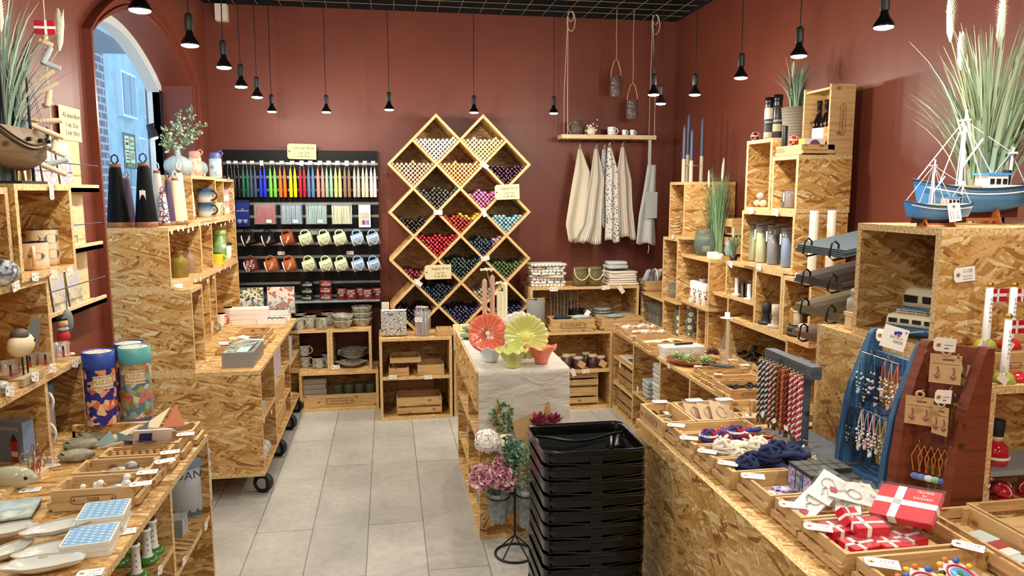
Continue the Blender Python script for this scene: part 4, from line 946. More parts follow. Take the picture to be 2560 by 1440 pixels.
for px,w_,h_,lb in ((1529,22,20,'larger white mug with blue bird print on the plank shelf'),(1561,13,14,'small white mug, left of two on the plank shelf'),(1581,13,14,'small white mug, right of two on the plank shelf')):
    p=onY(YS+.05,px,337); p.z=zt; k=mpp(p); mug('bird_print_mug',lb,'mug',w_/2*k,h_*k,BIRD,WHITE,'white mugs on the plank shelf',p,-.2,hm=WHITE,out=.5)
# ================================================================ LEFT FRONT COUNTER
ZT=ZLC
def tray(label,*a,**k): return crate(label,*a,**k)
q='pine trays in a row on the left counter'
T1=tray('pine tray of gull figures, nearest on the left counter',-.825,-.638,1.885,1.985,ZT,.055,brand=None,group=q)
logo(T1,(-.73,1.8845,ZT+.029),(1,0,0),(0,-1,0),.0165,'TIGER')
T2=tray('pine tray of seal figures, second from the front on the left counter',-.825,-.632,2.0,2.105,ZT,.055,group=q)
T3=tray('pine tray packed with tiny corked jars',-.80,-.622,2.118,2.2,ZT,.055,group=q)
T4=tray('pine tray with the red, white and blue coasters',-.79,-.615,2.212,2.315,ZT,.055,group=q)
T5=tray('pine tray farthest back on the left counter, holding driftwood',-.79,-.605,2.328,2.43,ZT,.05,group=q)
for t,px,py,an in ((T1,352,1209,.2),(T2,368,1180,.1),(T3,412,1152,.5),(T4,425,1130,.2),(T5,464,1085,.1)): laytag(t,px,py,ZT+.058,.05,an)
# gull and seal figures
SEAG=mt('f0ede6',.35); SEAB=mt('8d9296',.35); BEAK=mt('d9a03a',.4)
def gull(name,label,x,y,rz,s,cols,grp,seal=False):
    t=thing(name,label,'figurine',(x,y,ZT+.011),rz,grp)
    if seal:
        part('body',MB().ell((0,0,.012*s),(.024*s,.011*s,.011*s),12).ell((.02*s,0,.022*s),(.011*s,.009*s,.009*s),10).ell((-.025*s,0,.006*s),(.008*s,.011*s,.003*s),8),cols,t)
        part('nose',MB().ell((.03*s,0,.021*s),(.002*s,.0025*s,.002*s),6),BLACK,t)
    else:
        part('body',MB().ell((0,0,.014*s),(.02*s,.011*s,.012*s),12).tube([(.012*s,0,.018*s),(.017*s,0,.03*s),(.019*s,0,.036*s)],[.009*s,.0065*s,.007*s],10).ell((.02*s,0,.039*s),(.0085*s,.0075*s,.0078*s),10),SEAG,t)
        part('wings',MB().ell((-.006*s,.0,.018*s),(.022*s,.0118*s,.008*s),10),SEAB,t)
        part('beak',MB().cyl((.027*s,0,.038*s),(.036*s,0,.035*s),.0025*s,6,r1=.0006),BEAK,t)
for i,(x,y,rz,s) in enumerate(((-.785,1.925,.6,.85),(-.762,1.945,.3,.8),(-.748,1.93,-.2,1.1),(-.694,1.945,.3,1.15),(-.682,1.918,.1,1.05),(-.66,1.95,2.6,1.0))):
    gull('gull_figurine','white gull figure with grey wings, %s from the left in the nearest tray' % ORD[i],x,y,rz,s,None,'gull figures in the nearest tray')
SEALM=patt('mottled_seal_glaze','noise',['77766f','b9b6aa','8e8c84'],80,.3)
for i,(x,y,rz,s) in enumerate(((-.785,2.05,.2,.95),(-.755,2.03,2.5,.9),(-.728,2.06,.2,1.5),(-.69,2.045,.5,1.0),(-.665,2.03,.1,1.0),(-.648,2.07,.8,.8))):
    gull('seal_figurine','mottled grey seal figure, %s from the left in the second tray' % ORD[i],x,y,rz,s,SEALM,'seal figures in the second tray',True)
CORK=mt('c08d5c',.8); JG=mt('e9e6dc',.05,alpha=.4,spec=.9)
j0=thing('corked_jar','','jar',(0,0,0)); part('glass',MB().lathe([(.0075,0),(.0085,.003),(.0085,.017),(.0065,.02),(.0065,.022),(.0058,.022),(.0058,.02),(.0076,.016),(0,.002)],12),JG,j0)
part('cork',MB().lathe([(.0055,.017),(.0066,.0235),(.0066,.0285),(0,.0285)],12),CORK,j0); part('filling',MB().lathe([(.0068,.0025),(.0068,.013),(0,.013)],10),mt('9c8b78',.7),j0)
k=0
for r in range(3):
    for c in range(8):
        loc=(-.782+c*.0196+(r % 2)*.008,2.138+r*.0205,ZT+.0205); lb='tiny corked glass jar, %s from the left in the %s row of its tray' % (ORD[c],('front','middle','back')[r])
        if k == 0: j0.location=loc; j0['label']=lb; j0['group']='tiny corked jars in a tray'
        else: dup(j0,loc,R.uniform(0,6),lb,'tiny corked jars in a tray')
        k += 1
solo('jar_tray_liner',MB().box(-.788,-.634,2.13,2.19,ZT+.0105,ZT+.0205),KRAFT,'brown card liner under the tiny corked jars','liner')
# cards, driftwood ships and fish stones
FLAGC=mt('f3f0ec',.5)
t=thing('coaster','red, white and blue patterned coaster tilted on the fourth tray','coaster',(-.685,2.21,ZT+.075),.5); t.rotation_euler=(-.9,.1,.35)
part('board',MB().box(-.05,.05,-.035,.035,0,.003),FLAGC,t)
part('blue_square',MB().box(-.035,-.002,-.022,.02,-.001,-.0002).box(-.035,-.002,-.022,.02,.0031,.0036),mt('2c3f8f',.5),t); part('white_square',MB().box(-.026,-.012,-.008,.008,.0037,.0041),FLAGC,t)
part('red_patches',MB().box(.002,.03,-.03,-.01,.0031,.0036),mt('c2242f',.5),t); part('blue_stripes',MB().box(.004,.007,-.002,.026,.0031,.0036),mt('2c3f8f',.5),t)
part('blue_stripes',MB().box(.012,.015,-.002,.026,.0031,.0036),mt('2c3f8f',.5),t); part('blue_stripes',MB().box(.02,.023,-.002,.026,.0031,.0036),mt('2c3f8f',.5),t)
solo('coaster',MB().cbox((0,0,0),(.085,.065,.003)),mt('7a2630',.5),'dark red coaster lying under the patterned one','coaster',loc=(-.725,2.235,ZT+.058),rot=(-.3,.1,.1))
DRIFT=pine_mat('driftwood','9c8a6a','bda986','6f5e44'); SAILS=[mt('d8c9a6',.9),mt('b06b48',.9),mt('6f807c',.9),mt('4a5a5c',.9),mt('cfc2a4',.9)]
def sailboat(label,x,y,z,rz,s,c1,c2,tilt=0):
    t=thing('driftwood_sailboat',label,'model boat',(x,y,z),rz,'driftwood sailboats heaped on the trays'); t.rotation_euler=(tilt,0,rz)
    part('hull',MB().ell((0,0,.008*s),(.06*s,.012*s,.008*s),14),DRIFT,t)
    for c_,pts in ((c1,[(-.008,.018),(-.008,.12),(-.075,.03)]),(c2,[(.004,.018),(.004,.105),(.06,.022)])):
        part('sail',MB().prism([(a*s,b*s) for a,b in pts],.0016,ax='Y',o=-.0008),c_,t)
sailboat('driftwood sailboat with cream and rust sails, lying highest on the heap',-.70,2.30,ZT+.06,2.9,1.0,SAILS[1],SAILS[0],1.05)
sailboat('driftwood sailboat with grey-green sails toppled towards the stones',-.80,2.255,ZT+.045,2.6,1.0,SAILS[3],SAILS[4],1.25)
sailboat('driftwood sailboat with dark teal sail under the others',-.775,2.215,ZT+.052,.5,.85,SAILS[2],SAILS[3],-1.35)
for i,(x,y,dz,rz,l) in enumerate(((-.70,2.36,.04,.5,.06),(-.675,2.345,.052,.7,.065),(-.655,2.365,.03,.4,.05))):
    solo('driftwood_stick',MB().ell((0,0,0),(l,.011,.009),12),DRIFT,'pale driftwood stick in the farthest tray, %s from the left' % ORD[i],'driftwood','driftwood sticks',(x,y,ZT+dz),(0,-.12,rz))
FST=patt('painted_beach_stone','noise',['8f8a76','a9a48c','8b8672','b3ae98'],18,.6)
for i,(px,py,w_,lb) in enumerate(((222,1160,115,'nearest grey beach stone with an inked fish drawing'),(232,1130,110,'grey beach stone with inked fish, in the middle of three'),(262,1108,95,'grey beach stone with inked fish, farthest of three'))):
    p,r=spot(px,py,ZT,w_); p.z=ZT; t=thing('fish_stone',lb,'stone',(p.x-.02,p.y-.03,ZT),.1,'inked beach stones'); r=min(r,.05)
    part('stone',MB().ell((0,0,r*.35),(r,r*.55,r*.36),20),FST,t)
    mb=MB(); mb.tube([(r*(.3-.09*k),-r*.52*cos(.3)*.75+.0+r*.02*sin(k),r*(.42+.16*sin(k*.8))) for k in range(10)],.0012,4); mb.tube([(-r*.5,-r*.36,r*.5),(-r*.72,-r*.2,r*.55),(-r*.62,-r*.3,r*.36)],.003,5)
    part('ink_drawing',mb,BLACK,t)
# blue and white tile coasters, two stacks
TILE=NT('blue_gull_tile'); _v=TILE.obj(); s_=TILE.n('ShaderNodeSeparateXYZ',{0: _v})
fx=TILE.math('FRACT',TILE.math('ADD',TILE.math('MULTIPLY',s_.outputs[0],62),40)); fy_=TILE.math('FRACT',TILE.math('ADD',TILE.math('ADD',TILE.math('MULTIPLY',s_.outputs[1],70),TILE.math('MULTIPLY',s_.outputs[0],31)),40))
d_=TILE.math('ADD',TILE.math('POWER',TILE.math('SUBTRACT',fx,.5),2),TILE.math('MULTIPLY',TILE.math('POWER',TILE.math('SUBTRACT',fy_,TILE.math('ADD',.42,TILE.math('MULTIPLY',TILE.math('SUBTRACT',fx,.5),.5))),2),4))
TILEM=TILE.set(Base_Color=TILE.mix(TILE.math('LESS_THAN',d_,.075),srgb('82b0cf'),srgb('e6eff2')),Roughness=.25)
def tstack(px,py,z,n,lb,rz=.12):
    p=onZ(ZT,px,py)
    for k in range(n):
        t=thing('tile_coaster','%s blue and white gull tile, %s of its stack' % (lb,('bottom','second','third','top')[k] if n == 4 else ('bottom','middle','top')[k]),'tile',(p.x+R.uniform(-.003,.003),p.y+R.uniform(-.003,.003),ZT+.0105*k+.0005),rz+R.uniform(-.06,.06),'blue and white gull tiles')
        part('stone_body',MB().prism([(-.05+.004,-.05),(.046,-.05),(.05,-.046),(.05,.046),(.046,.05),(-.046,.05),(-.05,.046),(-.05,-.046)],.0095),mt('e3dccb',.6),t)
        part('glazed_face',MB().box(-.046,.046,-.046,.046,.0096,.0101),TILEM,t)
tstack(262,1315,ZT,4,'farther'); tstack(225,1370,ZT,3,'nearer')
# stack of square coasters at the left edge
CST=patt('seabird_coaster_print','noise',['cfd8cf','b7c9cf','9fb0a0','dfe0d2'],14,.3)
for k in range(5):
    p=onZ(ZT,25,1305); o=solo('square_coaster',MB().prism([(-.055,-.06),(.055,-.06),(.06,-.055),(.06,.055),(.055,.06),(-.055,.06),(-.06,.055),(-.06,-.055)],.0045),CST if k == 4 else mt('5a5548',.5),'cork-backed seabird coaster at the left edge, %s of five' % ('bottom','second','third','fourth','top')[k],'coaster','square seabird coasters',(p.x-.02+k*.002,p.y+.02,ZT+.0048*k+.0004),(0,0,.12+k*.02))
# leaf shaped dishes
GLZ=mt('d9d5c6',.15,coat=.5); RIMG=mt('b9a98a',.4)
def dish(px,py,L,rz,lb,z=0,s=.36):
    p=onZ(ZT,px,py); t=thing('oyster_dish',lb,'dish',(p.x,p.y,ZT+z),rz,'glazed shell dishes')
    fn=lambda a,j,r,zz: (r*(1+.05*sin(a*5+L*50)+.03*sin(a*9)),zz)
    part('shell',MB().lathe([(.0,.0),(L*.55,.001),(L*.85,.009),(L,.017),(L*.97,.019),(L*.8,.012),(L*.5,.005),(0,.003)],36,sy=s,fn=fn),GLZ,t)
    part('edge',MB().tube([(cos(i*PI/18)*fn(i*PI/18,0,L*.985,0)[0],s*sin(i*PI/18)*fn(i*PI/18,0,L*.985,0)[0],.018) for i in range(36)],.0018,5,closed=True),RIMG,t)
dish(110,1428,.082,.15,'shell dish at the lower left, the nearest',.004,.4); dish(148,1388,.085,.3,'shell dish with two long lobes, behind the nearest',.0,.42); dish(150,1350,.075,.45,'shell dish touching the gull tiles',.018,.42)
dish(20,1350,.06,.3,'shell dish cut by the left edge of the picture',.01,.5); dish(22,1392,.05,.9,'small dark shell dish at the left edge',.0,.55)
for px,py,an in ((310,1330,.3),(75,1225,.1),(125,1165,.6),(150,1140,1.2),(225,1432,.1)): 
    laytag(LC,px,py,ZT,.05,an)
# fish figure at left edge
p=onZ(ZT,15,1232); t=thing('ceramic_fish','pale glazed ceramic fish at the left edge of the counter','figurine',(p.x,p.y+.02,ZT),.1)
part('body',MB().ell((0,0,.032),(.062,.028,.032),20).ell((.05,0,.026),(.02,.014,.013),12),mt('b9b79a',.12,coat=.6),t); part('tail',MB().prism([(-.05,.03),(-.085,.075),(-.06,.035),(-.085,.005)],.008,ax='Y',o=-.004),mt('93a7a2',.15),t)
part('eye',MB().ell((.045,-.019,.034),(.005,.002,.005),8),BLACK,t)
# carousel of small metal openers with tag in front of the boxed book
p=onZ(ZT,48,1178); t=thing('souvenir_box','blue upright souvenir box with a lighthouse picture by the left wall','box',(p.x-.03,p.y+.05,ZT),-.35)
BLU=mt('7f97b2',.4)
part('box',MB().box(-.05,.05,-.02,.02,0,.135),BLU,t); part('lettering',MB().join(txmesh('DENMARK'),frameT((0,-.021,.115),(1,0,0),(0,-1,0)) @ Dia((.017,.017,1,1))),LET,t)
part('lighthouse_red',MB().box(.01,.03,-.0215,-.02,.02,.08),mt('b8322e',.5),t); part('lighthouse_white',MB().box(.01,.03,-.022,-.0215,.035,.05),LET,t); part('lighthouse_roof',MB().prism([(.008,.08),(.032,.08),(.02,.1)],.0015,ax='Y',o=-.0215),mt('2a2e3a',.5),t)
p=onZ(ZT,88,1190); t=thing('keyring_rack','small rack hung with shiny metal keyrings beside the blue souvenir box','rack',(p.x,p.y,ZT))
part('base',MB().cbox((0,0,.008),(.05,.05,.016)),BIRCH,t); part('rod',MB().cyl((0,0,.01),(0,0,.09),.003),CHROME,t); rr=RNG(4)
for k in range(14):
    a=rr.uniform(0,6.28); z=rr.uniform(.035,.09); c=V3((cos(a)*.022,sin(a)*.022,z)); part('keyring',MB().tube([tuple(c+V3((cos(a)*cos(i*PI/5)*.01,sin(a)*cos(i*PI/5)*.01,sin(i*PI/5)*.014-.014))) for i in range(10)],.0014,5,closed=True),CHROME if k % 3 else mt('b05a4a',.3,metal=.6),t)
p=onZ(ZT,122,1160); t2=thing('hang_tag','large white hang tag with small flag logo standing by the keyring rack','tag',(p.x,p.y-.03,ZT+.0005),.15)
part('card',MB().box(-.024,.024,-.0005,.0005,0,.032),PAPER,t2); part('blue_logo',MB().box(-.017,-.01,-.001,-.0006,.014,.024),mt('2c3f8f',.5),t2); part('red_logo',MB().box(-.009,-.005,-.001,-.0006,.013,.018),mt('c2242f',.5),t2)
part('bar_code',MB().box(.002,.02,-.001,-.0006,.01,.026),patt('bar_code','X',['2a2a2a','f0eee8'],420),t2)
# ---- lower left box: DANMARK tin and stacked mugs
zs=ZLC+TH
TINB=mt('7d95b0',.35); TINW=mt('dfe3e6',.35)
def tin(label,p,r,h,txt,rz=0,lid=TINB,body=TINW):
    t=thing('lidded_tin',label,'tin',p,rz,None)
    part('body',MB().lathe([(r*.98,0),(r,.004),(r,h*.86),(r*.97,h*.86)],32),body,t); part('lid',MB().lathe([(r*1.03,h*.84),(r*1.04,h*.86),(r*1.04,h*.97),(r*1.01,h),(0,h)],32),lid,t)
    w=MB()
    for i in range(40):
        a0=2*PI*i/40; a1=a0+2*PI/40; z_=h*.1; vs=[(cos(a)*r*1.004,sin(a)*r*1.004,zz) for a,zz in ((a0,.0),(a1,.0),(a1,z_*.75),((a0+a1)/2,z_*(1.35 if i % 2 else .7)),(a0,z_*.75))]
        w.add(vs,[(0,1,2,3,4)])
    part('wave_band',w,mt('5c6f86',.4),t)
    if txt: d=MB(); textcyl(d,txt,r*1.006,h*.72,r*.5); part('lettering',d,mt('3f4d60',.5),t)
    return t
p=onZ(zs,158,1118); t=tin('blue-lidded DANMARK tin with a red and white lighthouse, in the lower left box',(-1.105,yb0-.085,zs),.06,.165,'DANMARK',.75)
LH=MB(); 
for k in range(4): textcyl(LH,'',1,0,1)
for k in range(6):
    z0=.03+k*.0105; a0=-PI/2+.12; wv=.16-.012*k
    LH.add([(cos(a0+s*wv)*.0627,sin(a0+s*wv)*.0627,z) for s,z in ((-1,z0),(1,z0),(.93,z0+.0105),(-.93,z0+.0105))],[(0,1,2,3)],k % 2)
part('lighthouse',LH,[mt('b8322e',.5),LET],t)
MB1=mt('8ea3bb',.3)
for k in range(2):
    o=mug('danmark_mug','tapered blue and white mug, %s of two stacked in the lower left box' % ('bottom','top')[k],'mug',.035,.095,MB1,INW,'stacked blue and white mugs',(-1.045,onX(xb0,125,1050).y+.052,zs+.001+k*.0965),-.1,rb=.03,hm=mt('ece7da',.3),out=.75)
    d=MB(); textcyl(d,'DANMARK',.0345,.05,.016,a0=-.9); part('lettering',d,mt('3f4d60',.5),o)
# ---- middle box: shot glasses, wooden bird
zs=zA+.0005
SHOT=clear('f2f4f5',.3)
for i in range(5):
    px=52+i*24-(i % 2)*6; y=onX(-1.03-.04*(i % 2),px,900).y
    t=thing('shot_glass','souvenir shot glass with little soldiers, %s from the left' % ORD[i],'glass',(-1.05+.035*(i % 2),y-.02,zs),0,'souvenir shot glasses in a row')
    part('glass',MB().lathe([(.017,0),(.019,.008),(.0225,.058),(.0205,.058),(.017,.012),(0,.011)],18),SHOT,t)
    d=MB(); 
    for a in (-1.1,.1,1.3): d.add([(cos(a+s*.16)*.0222,sin(a+s*.16)*.0222,z) for s,z in ((-1,.014),(1,.014),(1,.036),(-1,.036))],[(0,1,2,3)]).add([(cos(a+s*.12)*.0224,sin(a+s*.12)*.0224,z) for s,z in ((-1,.036),(1,.036),(1,.05),(-1,.05))],[(0,1,2,3)],1)
    part('print',d,[mt('b03a38',.4),mt('2a2a30',.4)],t)
p=onX(-1.02,30,830); t=thing('wooden_bird','carved cream and black puffin on wire legs and a driftwood base','figurine',(-1.0,p.y,zs+.002),0)
part('base',MB().box(-.02,.02,-.05,.07,0,.022),DRIFT,t)
for y_ in (0,.026): part('leg',MB().cyl((0,y_,.02),(0,y_,.078),.0022,6),BLACK,t)
part('body',MB().ell((0,.0,.108),(.028,.052,.034),20),mt('e3cfa8',.6),t); part('cap',MB().ell((0,-.005,.134),(.022,.03,.02),14),mt('54453a',.6),t)
part('tail',MB().prism([(.03,.115),(.105,.165),(.085,.105),(.06,.085)],.02,ax='X',o=-.01),mt('5b5e5c',.6),t); part('eye',MB().ell((.027,.02,.116),(.002,.004,.004),8),BLACK,t)
p=onX(-.995,8,945); solo('seal_head_figure',MB().ell((0,0,.02),(.022,.026,.02),14),SEALM,'small white seal figure on the shelf edge at the left border','figurine',loc=(-1.0,p.y-.005,zA+.0005))
# red and grey figure with hat standing at far end of the lower box, and hanging stone
p=onX(-1.03,163,890); t=thing('soldier_figure','felt figure with black hair and red trousers standing below the stone','figurine',(-1.04,onX(-1.04,163,890).y+.0,zA+.0005))
part('foot_plate',MB().ell((0,0,.004),(.03,.026,.004),16),mt('dccaa8',.6),t)
part('leg',MB().tube([(0,-.01,.004),(.004,-.006,.05)],[.008,.011],8),mt('e0b98c',.6),t); part('leg',MB().tube([(0,.012,.004),(-.002,.006,.05)],[.008,.011],8),mt('e0b98c',.6),t)
part('trousers',MB().ell((0,0,.062),(.019,.021,.024),14),mt('b3262e',.7),t); part('collar',MB().ell((0,0,.087),(.017,.019,.008),12),mt('a9adb0',.9),t)
part('head',MB().ell((0,0,.107),(.015,.016,.016),14),mt('dfa77c',.6),t); part('nose',MB().ell((.013,-.006,.103),(.006,.006,.006),8),mt('dfa77c',.6),t); part('hair',MB().ell((-.002,.002,.118),(.016,.017,.012),12),BLACK,t)
p=onX(-1.09,163,805); t=thing('hanging_stone','grey stone hung on a cord at the end of the wall boxes','stone',(-1.09,p.y+.02,p.z-.04))
part('stone',MB().ell((0,0,.04),(.016,.026,.042),14),mt('6f7677',.7),t); part('cord',MB().tube([(0,0,.08),(.002,0,.12),(0,0,.2)],.0022,5),mt('77776f',.8),t)
# ---- top box: enamel mugs with fish print
zs=zB+TH+.0005; ENA=mt('ead2ac',.25); NAV=mt('2b2f3a',.3)
FP=NT('fish_print'); FPM=mt('6a6f70',.5)
def enam(label,px,py0,py1,wpx,x,a_h,fishes,hd=True):
    p=onX(x,px,py1); k=mpp(p); r=wpx/2*k; h=(py1-py0)*k
    t=mug('enamel_mug',label,'mug',r,h,ENA,mt('f2ead8',.3),'fish print enamel mugs',(x,p.y,zs),a_h,hd=hd,rb=r*.99,rim=NAV,t=.0025,out=.42)
    for (az,hz,L) in fishes:
        d=MB(); pts=[(cos(q)*L*.5,sin(q)*L*.3*(1-.2*cos(q))) for q in [i*2*PI/18 for i in range(18)]]
        vs=[(cos(az+u/r-a_h)*r*1.008,sin(az+u/r-a_h)*r*1.008,hz*h+v) for u,v in pts]; d.add(vs,[tuple(range(18))])
        vs=[(cos(az+u/r-a_h)*r*1.008,sin(az+u/r-a_h)*r*1.008,hz*h+v) for u,v in ((-L*.45,0),(-L*.85,L*.22),(-L*.75,0),(-L*.85,-L*.12))]; d.add(vs,[(0,1,2,3)])
        part('fish_print',d,FPM,t)
enam('cream enamel mug with fish print, front one in the top left box',84,610,677,72,-1.04,-1.1,((-.75,.5,.035),))
enam('tall cream enamel mug with fish print, behind, handle to the right',112,580,668,70,-1.068,.9,((-.45,.32,.05),(-.5,.75,.05)))
# ---- things on top of the wall boxes: boat mobile, grass, bird house
zt_=zC+.0005
p=onX(-1.02,55,350); hull=thing('wooden_ship','rustic brown wooden sailing ship with black masts at the top left','model ship',(-1.03,onX(-1.03,125,340).y-.215,onX(-1.03,60,375).z-.03))
OLD=pine_mat('old_ship_wood','4a3521','6a5032','241a10')
Lh=.30; mb=MB()
def hl(u,v):
    s=sin(PI*min(1,u*1.0))**.45 if u < .96 else sin(PI*.96)**.45*(1-(u-.96)/.04*.7); b=-.05+.075*(u-.5)**2*2.2; w_=.045*s
    a=(v-.5)*PI; return (sin(a)*w_,(u-.5)*2*.18,b+.02+(.075+.05*(u-.5)**2*2)*(abs(sin(a))**1.6) )
mb.grid(hl,30,16); 
deck=[hl(i/30,1.0) for i in range(31)]+[hl(i/30,0.0) for i in range(30,-1,-1)]; mb.add([(x,y,z-.012) for x,y,z in deck],[tuple(range(len(deck)))])
part('hull',mb,OLD,hull)
for z_,nm in ((.0,'plank_line'),(.03,'plank_line')): part(nm,MB().tube([tuple(V3(hl(i/20,.93 if z_ else .84))*1.0+V3((.0012,0,0))) for i in range(1,20)],.0018,4),mt('2c2116',.8),hull)
for y_ in (-.02,.05,.1,.14): part('porthole',MB().tube([(.036,y_,.058),(.047,y_,.058)],.006,10),BLACK,hull)
for (px,pt,pb) in ((6,90,330),(70,143,290)):
    y_=onX(-1.03,px,250).y-hull.location.y; z1=onX(-1.03,px,pt).z-hull.location.z
    part('mast',MB().tube([(0,y_,.02),(0,y_,z1)],[.005,.003],8),mt('23242a',.5),hull)
    for dy in (-.1,-.05,.06,.12): part('rigging',MB().cyl((0,y_,z1*.97),(.01,min(.17,y_+dy),.07),.0009,4),mt('8f9594',.6),hull)
part('keel_stand',MB().box(-.004,.004,-.04,-.034,zt_-hull.location.z,-.02).box(-.004,.004,.08,.086,zt_-hull.location.z,-.02).box(-.03,.03,-.06,.1,zt_-hull.location.z,zt_-hull.location.z+.008),BLACK,hull)
grass('tall_grass_plant','tall blue-green artificial grass with plumes at the top left corner',(-1.1,onX(-1.1,10,400).y,zt_),.62,.22,170,[(1.0,.9,.42,.12,.012),(-1.0,.6,.42,.1,.011)],group='artificial grass plants',seed=4,cols=('a3bfa8','86a392','c3d2b8','6d8f80'),droop=.6,bw=1.5)
# birdhouse block
p=onX(-1.06,63,340); t=thing('bird_house','small wooden bird house painted blue on one side, behind the ship','bird house',(-1.07,onX(-1.07,66,340).y,zt_))
hh=onX(-1.07,66,296).z-zt_
part('post',MB().box(-.006,.006,-.006,.006,0,hh-.09),BIRCH,t); part('house',MB().box(-.02,.02,-.028,.028,hh-.09,hh-.008),BIRCH,t); part('roof',MB().box(-.026,.03,-.038,.038,hh-.008,hh),mt('b09468',.7),t); part('hole',MB().tube([(.0195,.006,hh-.035),(.021,.006,hh-.035)],.0055,10),BLACK,t)
part('painted_side',MB().box(-.02,.02,-.0295,-.028,hh-.09,hh-.01),mt('a9bccb',.6),t)
# string of driftwood pieces with flag
X=-.98; t=thing('driftwood_mobile','hanging string of driftwood pieces topped by a small Danish flag','mobile',onX(X,112,442)); L0=t.location
DW=mt('cdbb9c',.8); DWB=mt('a9b3b3',.8)
pcs=[(112,107,26,12,-.35),(113,138,22,38,1.15),(118,163,40,14,-.35),(119,188,34,24,.65),(121,218,36,24,.6),(122,245,14,40,1.45),(126,262,18,16,.4),(126,302,38,13,.1),(125,330,68,14,-.42),(131,358,14,38,1.4),(138,378,44,22,-.5),(131,407,56,14,.3),(130,425,52,14,-.45)]
for (px,py,w_,h_,an) in pcs:
    c=onX(X,px,py)-L0; k=mpp(onX(X,px,py)); l=math.hypot(w_,h_)*k*.5; d=V3((cos(an),.25,sin(an))); l=min(l,.045); c=V3((R.uniform(-.01,.01),c.y,c.z))
    part('driftwood_piece',MB().tube([tuple(c-d*l),tuple(c),tuple(c+d*l)],[.0075,.0085,.007],10),DW if R.random() < .6 else DWB,t)
part('bead',MB().ell(tuple(onX(X,113,93)-L0),(.008,.008,.008),10),BIRCH,t)
part('cord',MB().tube([tuple(onX(X,px,py)-L0) for px,py in ((108,0),(112,50),(114,120),(118,180),(121,240),(127,300),(131,360),(130,425),(130,440))],.0018,5),STRING,t)
YFl=L0.y-.02; a=onY(YFl,84,50)-L0; b=onY(YFl,139,87)-L0; fl=thing('paper_flag','small Danish flag at the top of the driftwood mobile','flag',L0)
RED=mt('b5182c',.6)
part('cloth',MB().box(a.x,b.x,-.0215,-.0185,b.z,a.z),RED,fl); part('white_cross',MB().box(a.x+(b.x-a.x)*.5,a.x+(b.x-a.x)*.62,-.022,-.018,b.z-.0003,a.z+.0003).box(a.x-.0003,b.x+.0003,-.0222,-.0178,b.z+(a.z-b.z)*.4,b.z+(a.z-b.z)*.58),LET,fl)
fl.parent=None
# ---- postcard rack on the wall
ZZ=lambda px,py: onX(-1.165,px,py)
pa=ZZ(45,245); pb=ZZ(205,345); pc=ZZ(240,745)
t=thing('postcard_rack','pine postcard rack fixed on the left wall beside the arched window','rack',(-1.165,(pa.y+pb.y)/2,pc.z)); yR0,yR1=2.62,ZZ(203,400).y
part('back_board',MB().box(-1.178,-1.17,yR0,yR1,pc.z-.02,1.70),BIRCH,t,world=True)
for k,(py,) in enumerate(((470,),(612,),(752,))):
    z=ZZ(212,py).z; part('ledge',MB().box(-1.17,-1.115,yR0,yR1+.02,z-.016,z).box(-1.125,-1.115,yR0,yR1+.02,z-.016,z+.012),BIRCH,t,world=True)
    part('rod',MB().cyl((-1.118,yR0,z+.085),(-1.118,yR1+.03,z+.085),.0022,6),mt('4a5a78',.4,metal=.6),t,world=True)
    cm=[patt('beach_scene_card','noise',['c9c4cf','8f93a8','d8cfc0','b9a9a0'],26,.4),patt('landscape_card','noise',['cfd3df','a9b58f','c7c9b0','8fa06a'],18,.4),patt('shore_card','noise',['b9b7c9','d8c79a','8d99a8','c9b08a'],16,.4)][k]
    for j in range(4):
        y0=yR0+.02+j*.135
        if y0+.12 > yR1: break
        solo('postcard',MB().cbox((0,0,.082),(.002,.115,.16)),cm,'watercolour postcard on the %s ledge, %s from the left' % (('top','middle','bottom')[k],ORD[j]),'postcard','watercolour postcards on the wall rack',(-1.152-.001*j,y0+.06,z+.0005),(0,-.08,0))
a=ZZ(152,270); b=ZZ(202,352); c_=onX(-1.168,176,310)
sg=thing('price_sign','handwritten card for A5 watercolour cards pinned on the wall rack','sign',c_)
part('card',MB().box(-.001,.001,-.095,.095,-.062,.062),mt('efe0b4',.7),sg)
for s_,dz,sz in (('A5 akvarelkort',.03,.026),('1 stk. 35 kr',-.005,.024),('3 styk 100 kr',-.034,.024)): part('handwriting',MB().join(txmesh(s_),frameT((.0016,.012,dz),(0,1,0),(1,0,0)) @ Dia((sz,sz,1,1))),mt('57503c',.8),sg)
part('hole',MB().tube([(.001,-.075,0),(.0016,-.075,0)],.005,8),BLACK,sg)
edgetags(LB3,xb0-.004,((84,692),(131,685),(171,678)),.038); edgetags(LB2,xb0-.01,((36,716),),.04); edgetags(LB1,xb0+.002,((20,978),(84,942),(128,920),(184,908)),.042)
edgetags(LB1,xb0+.003,((222,1030),),.036); edgetags(LC,XLC+.002,((512,1315),(457,1402),(396,1425)),.036)
ptag(LB3,tuple(onX(xb0,129,480)),(1,0,0),(0,0,1),.045)
solo('glass_paperweight',MB().ell((0,0,.035),(.04,.04,.035),24),patt('swirled_glass','noise',['2a3140','c9d3d8','3a4452','e8eef0'],22,.05,coat=1),'glossy dark and clear glass paperweight at the far left edge','paperweight',loc=(-1.0,onX(-1.0,8,700).y,zB+.0005))
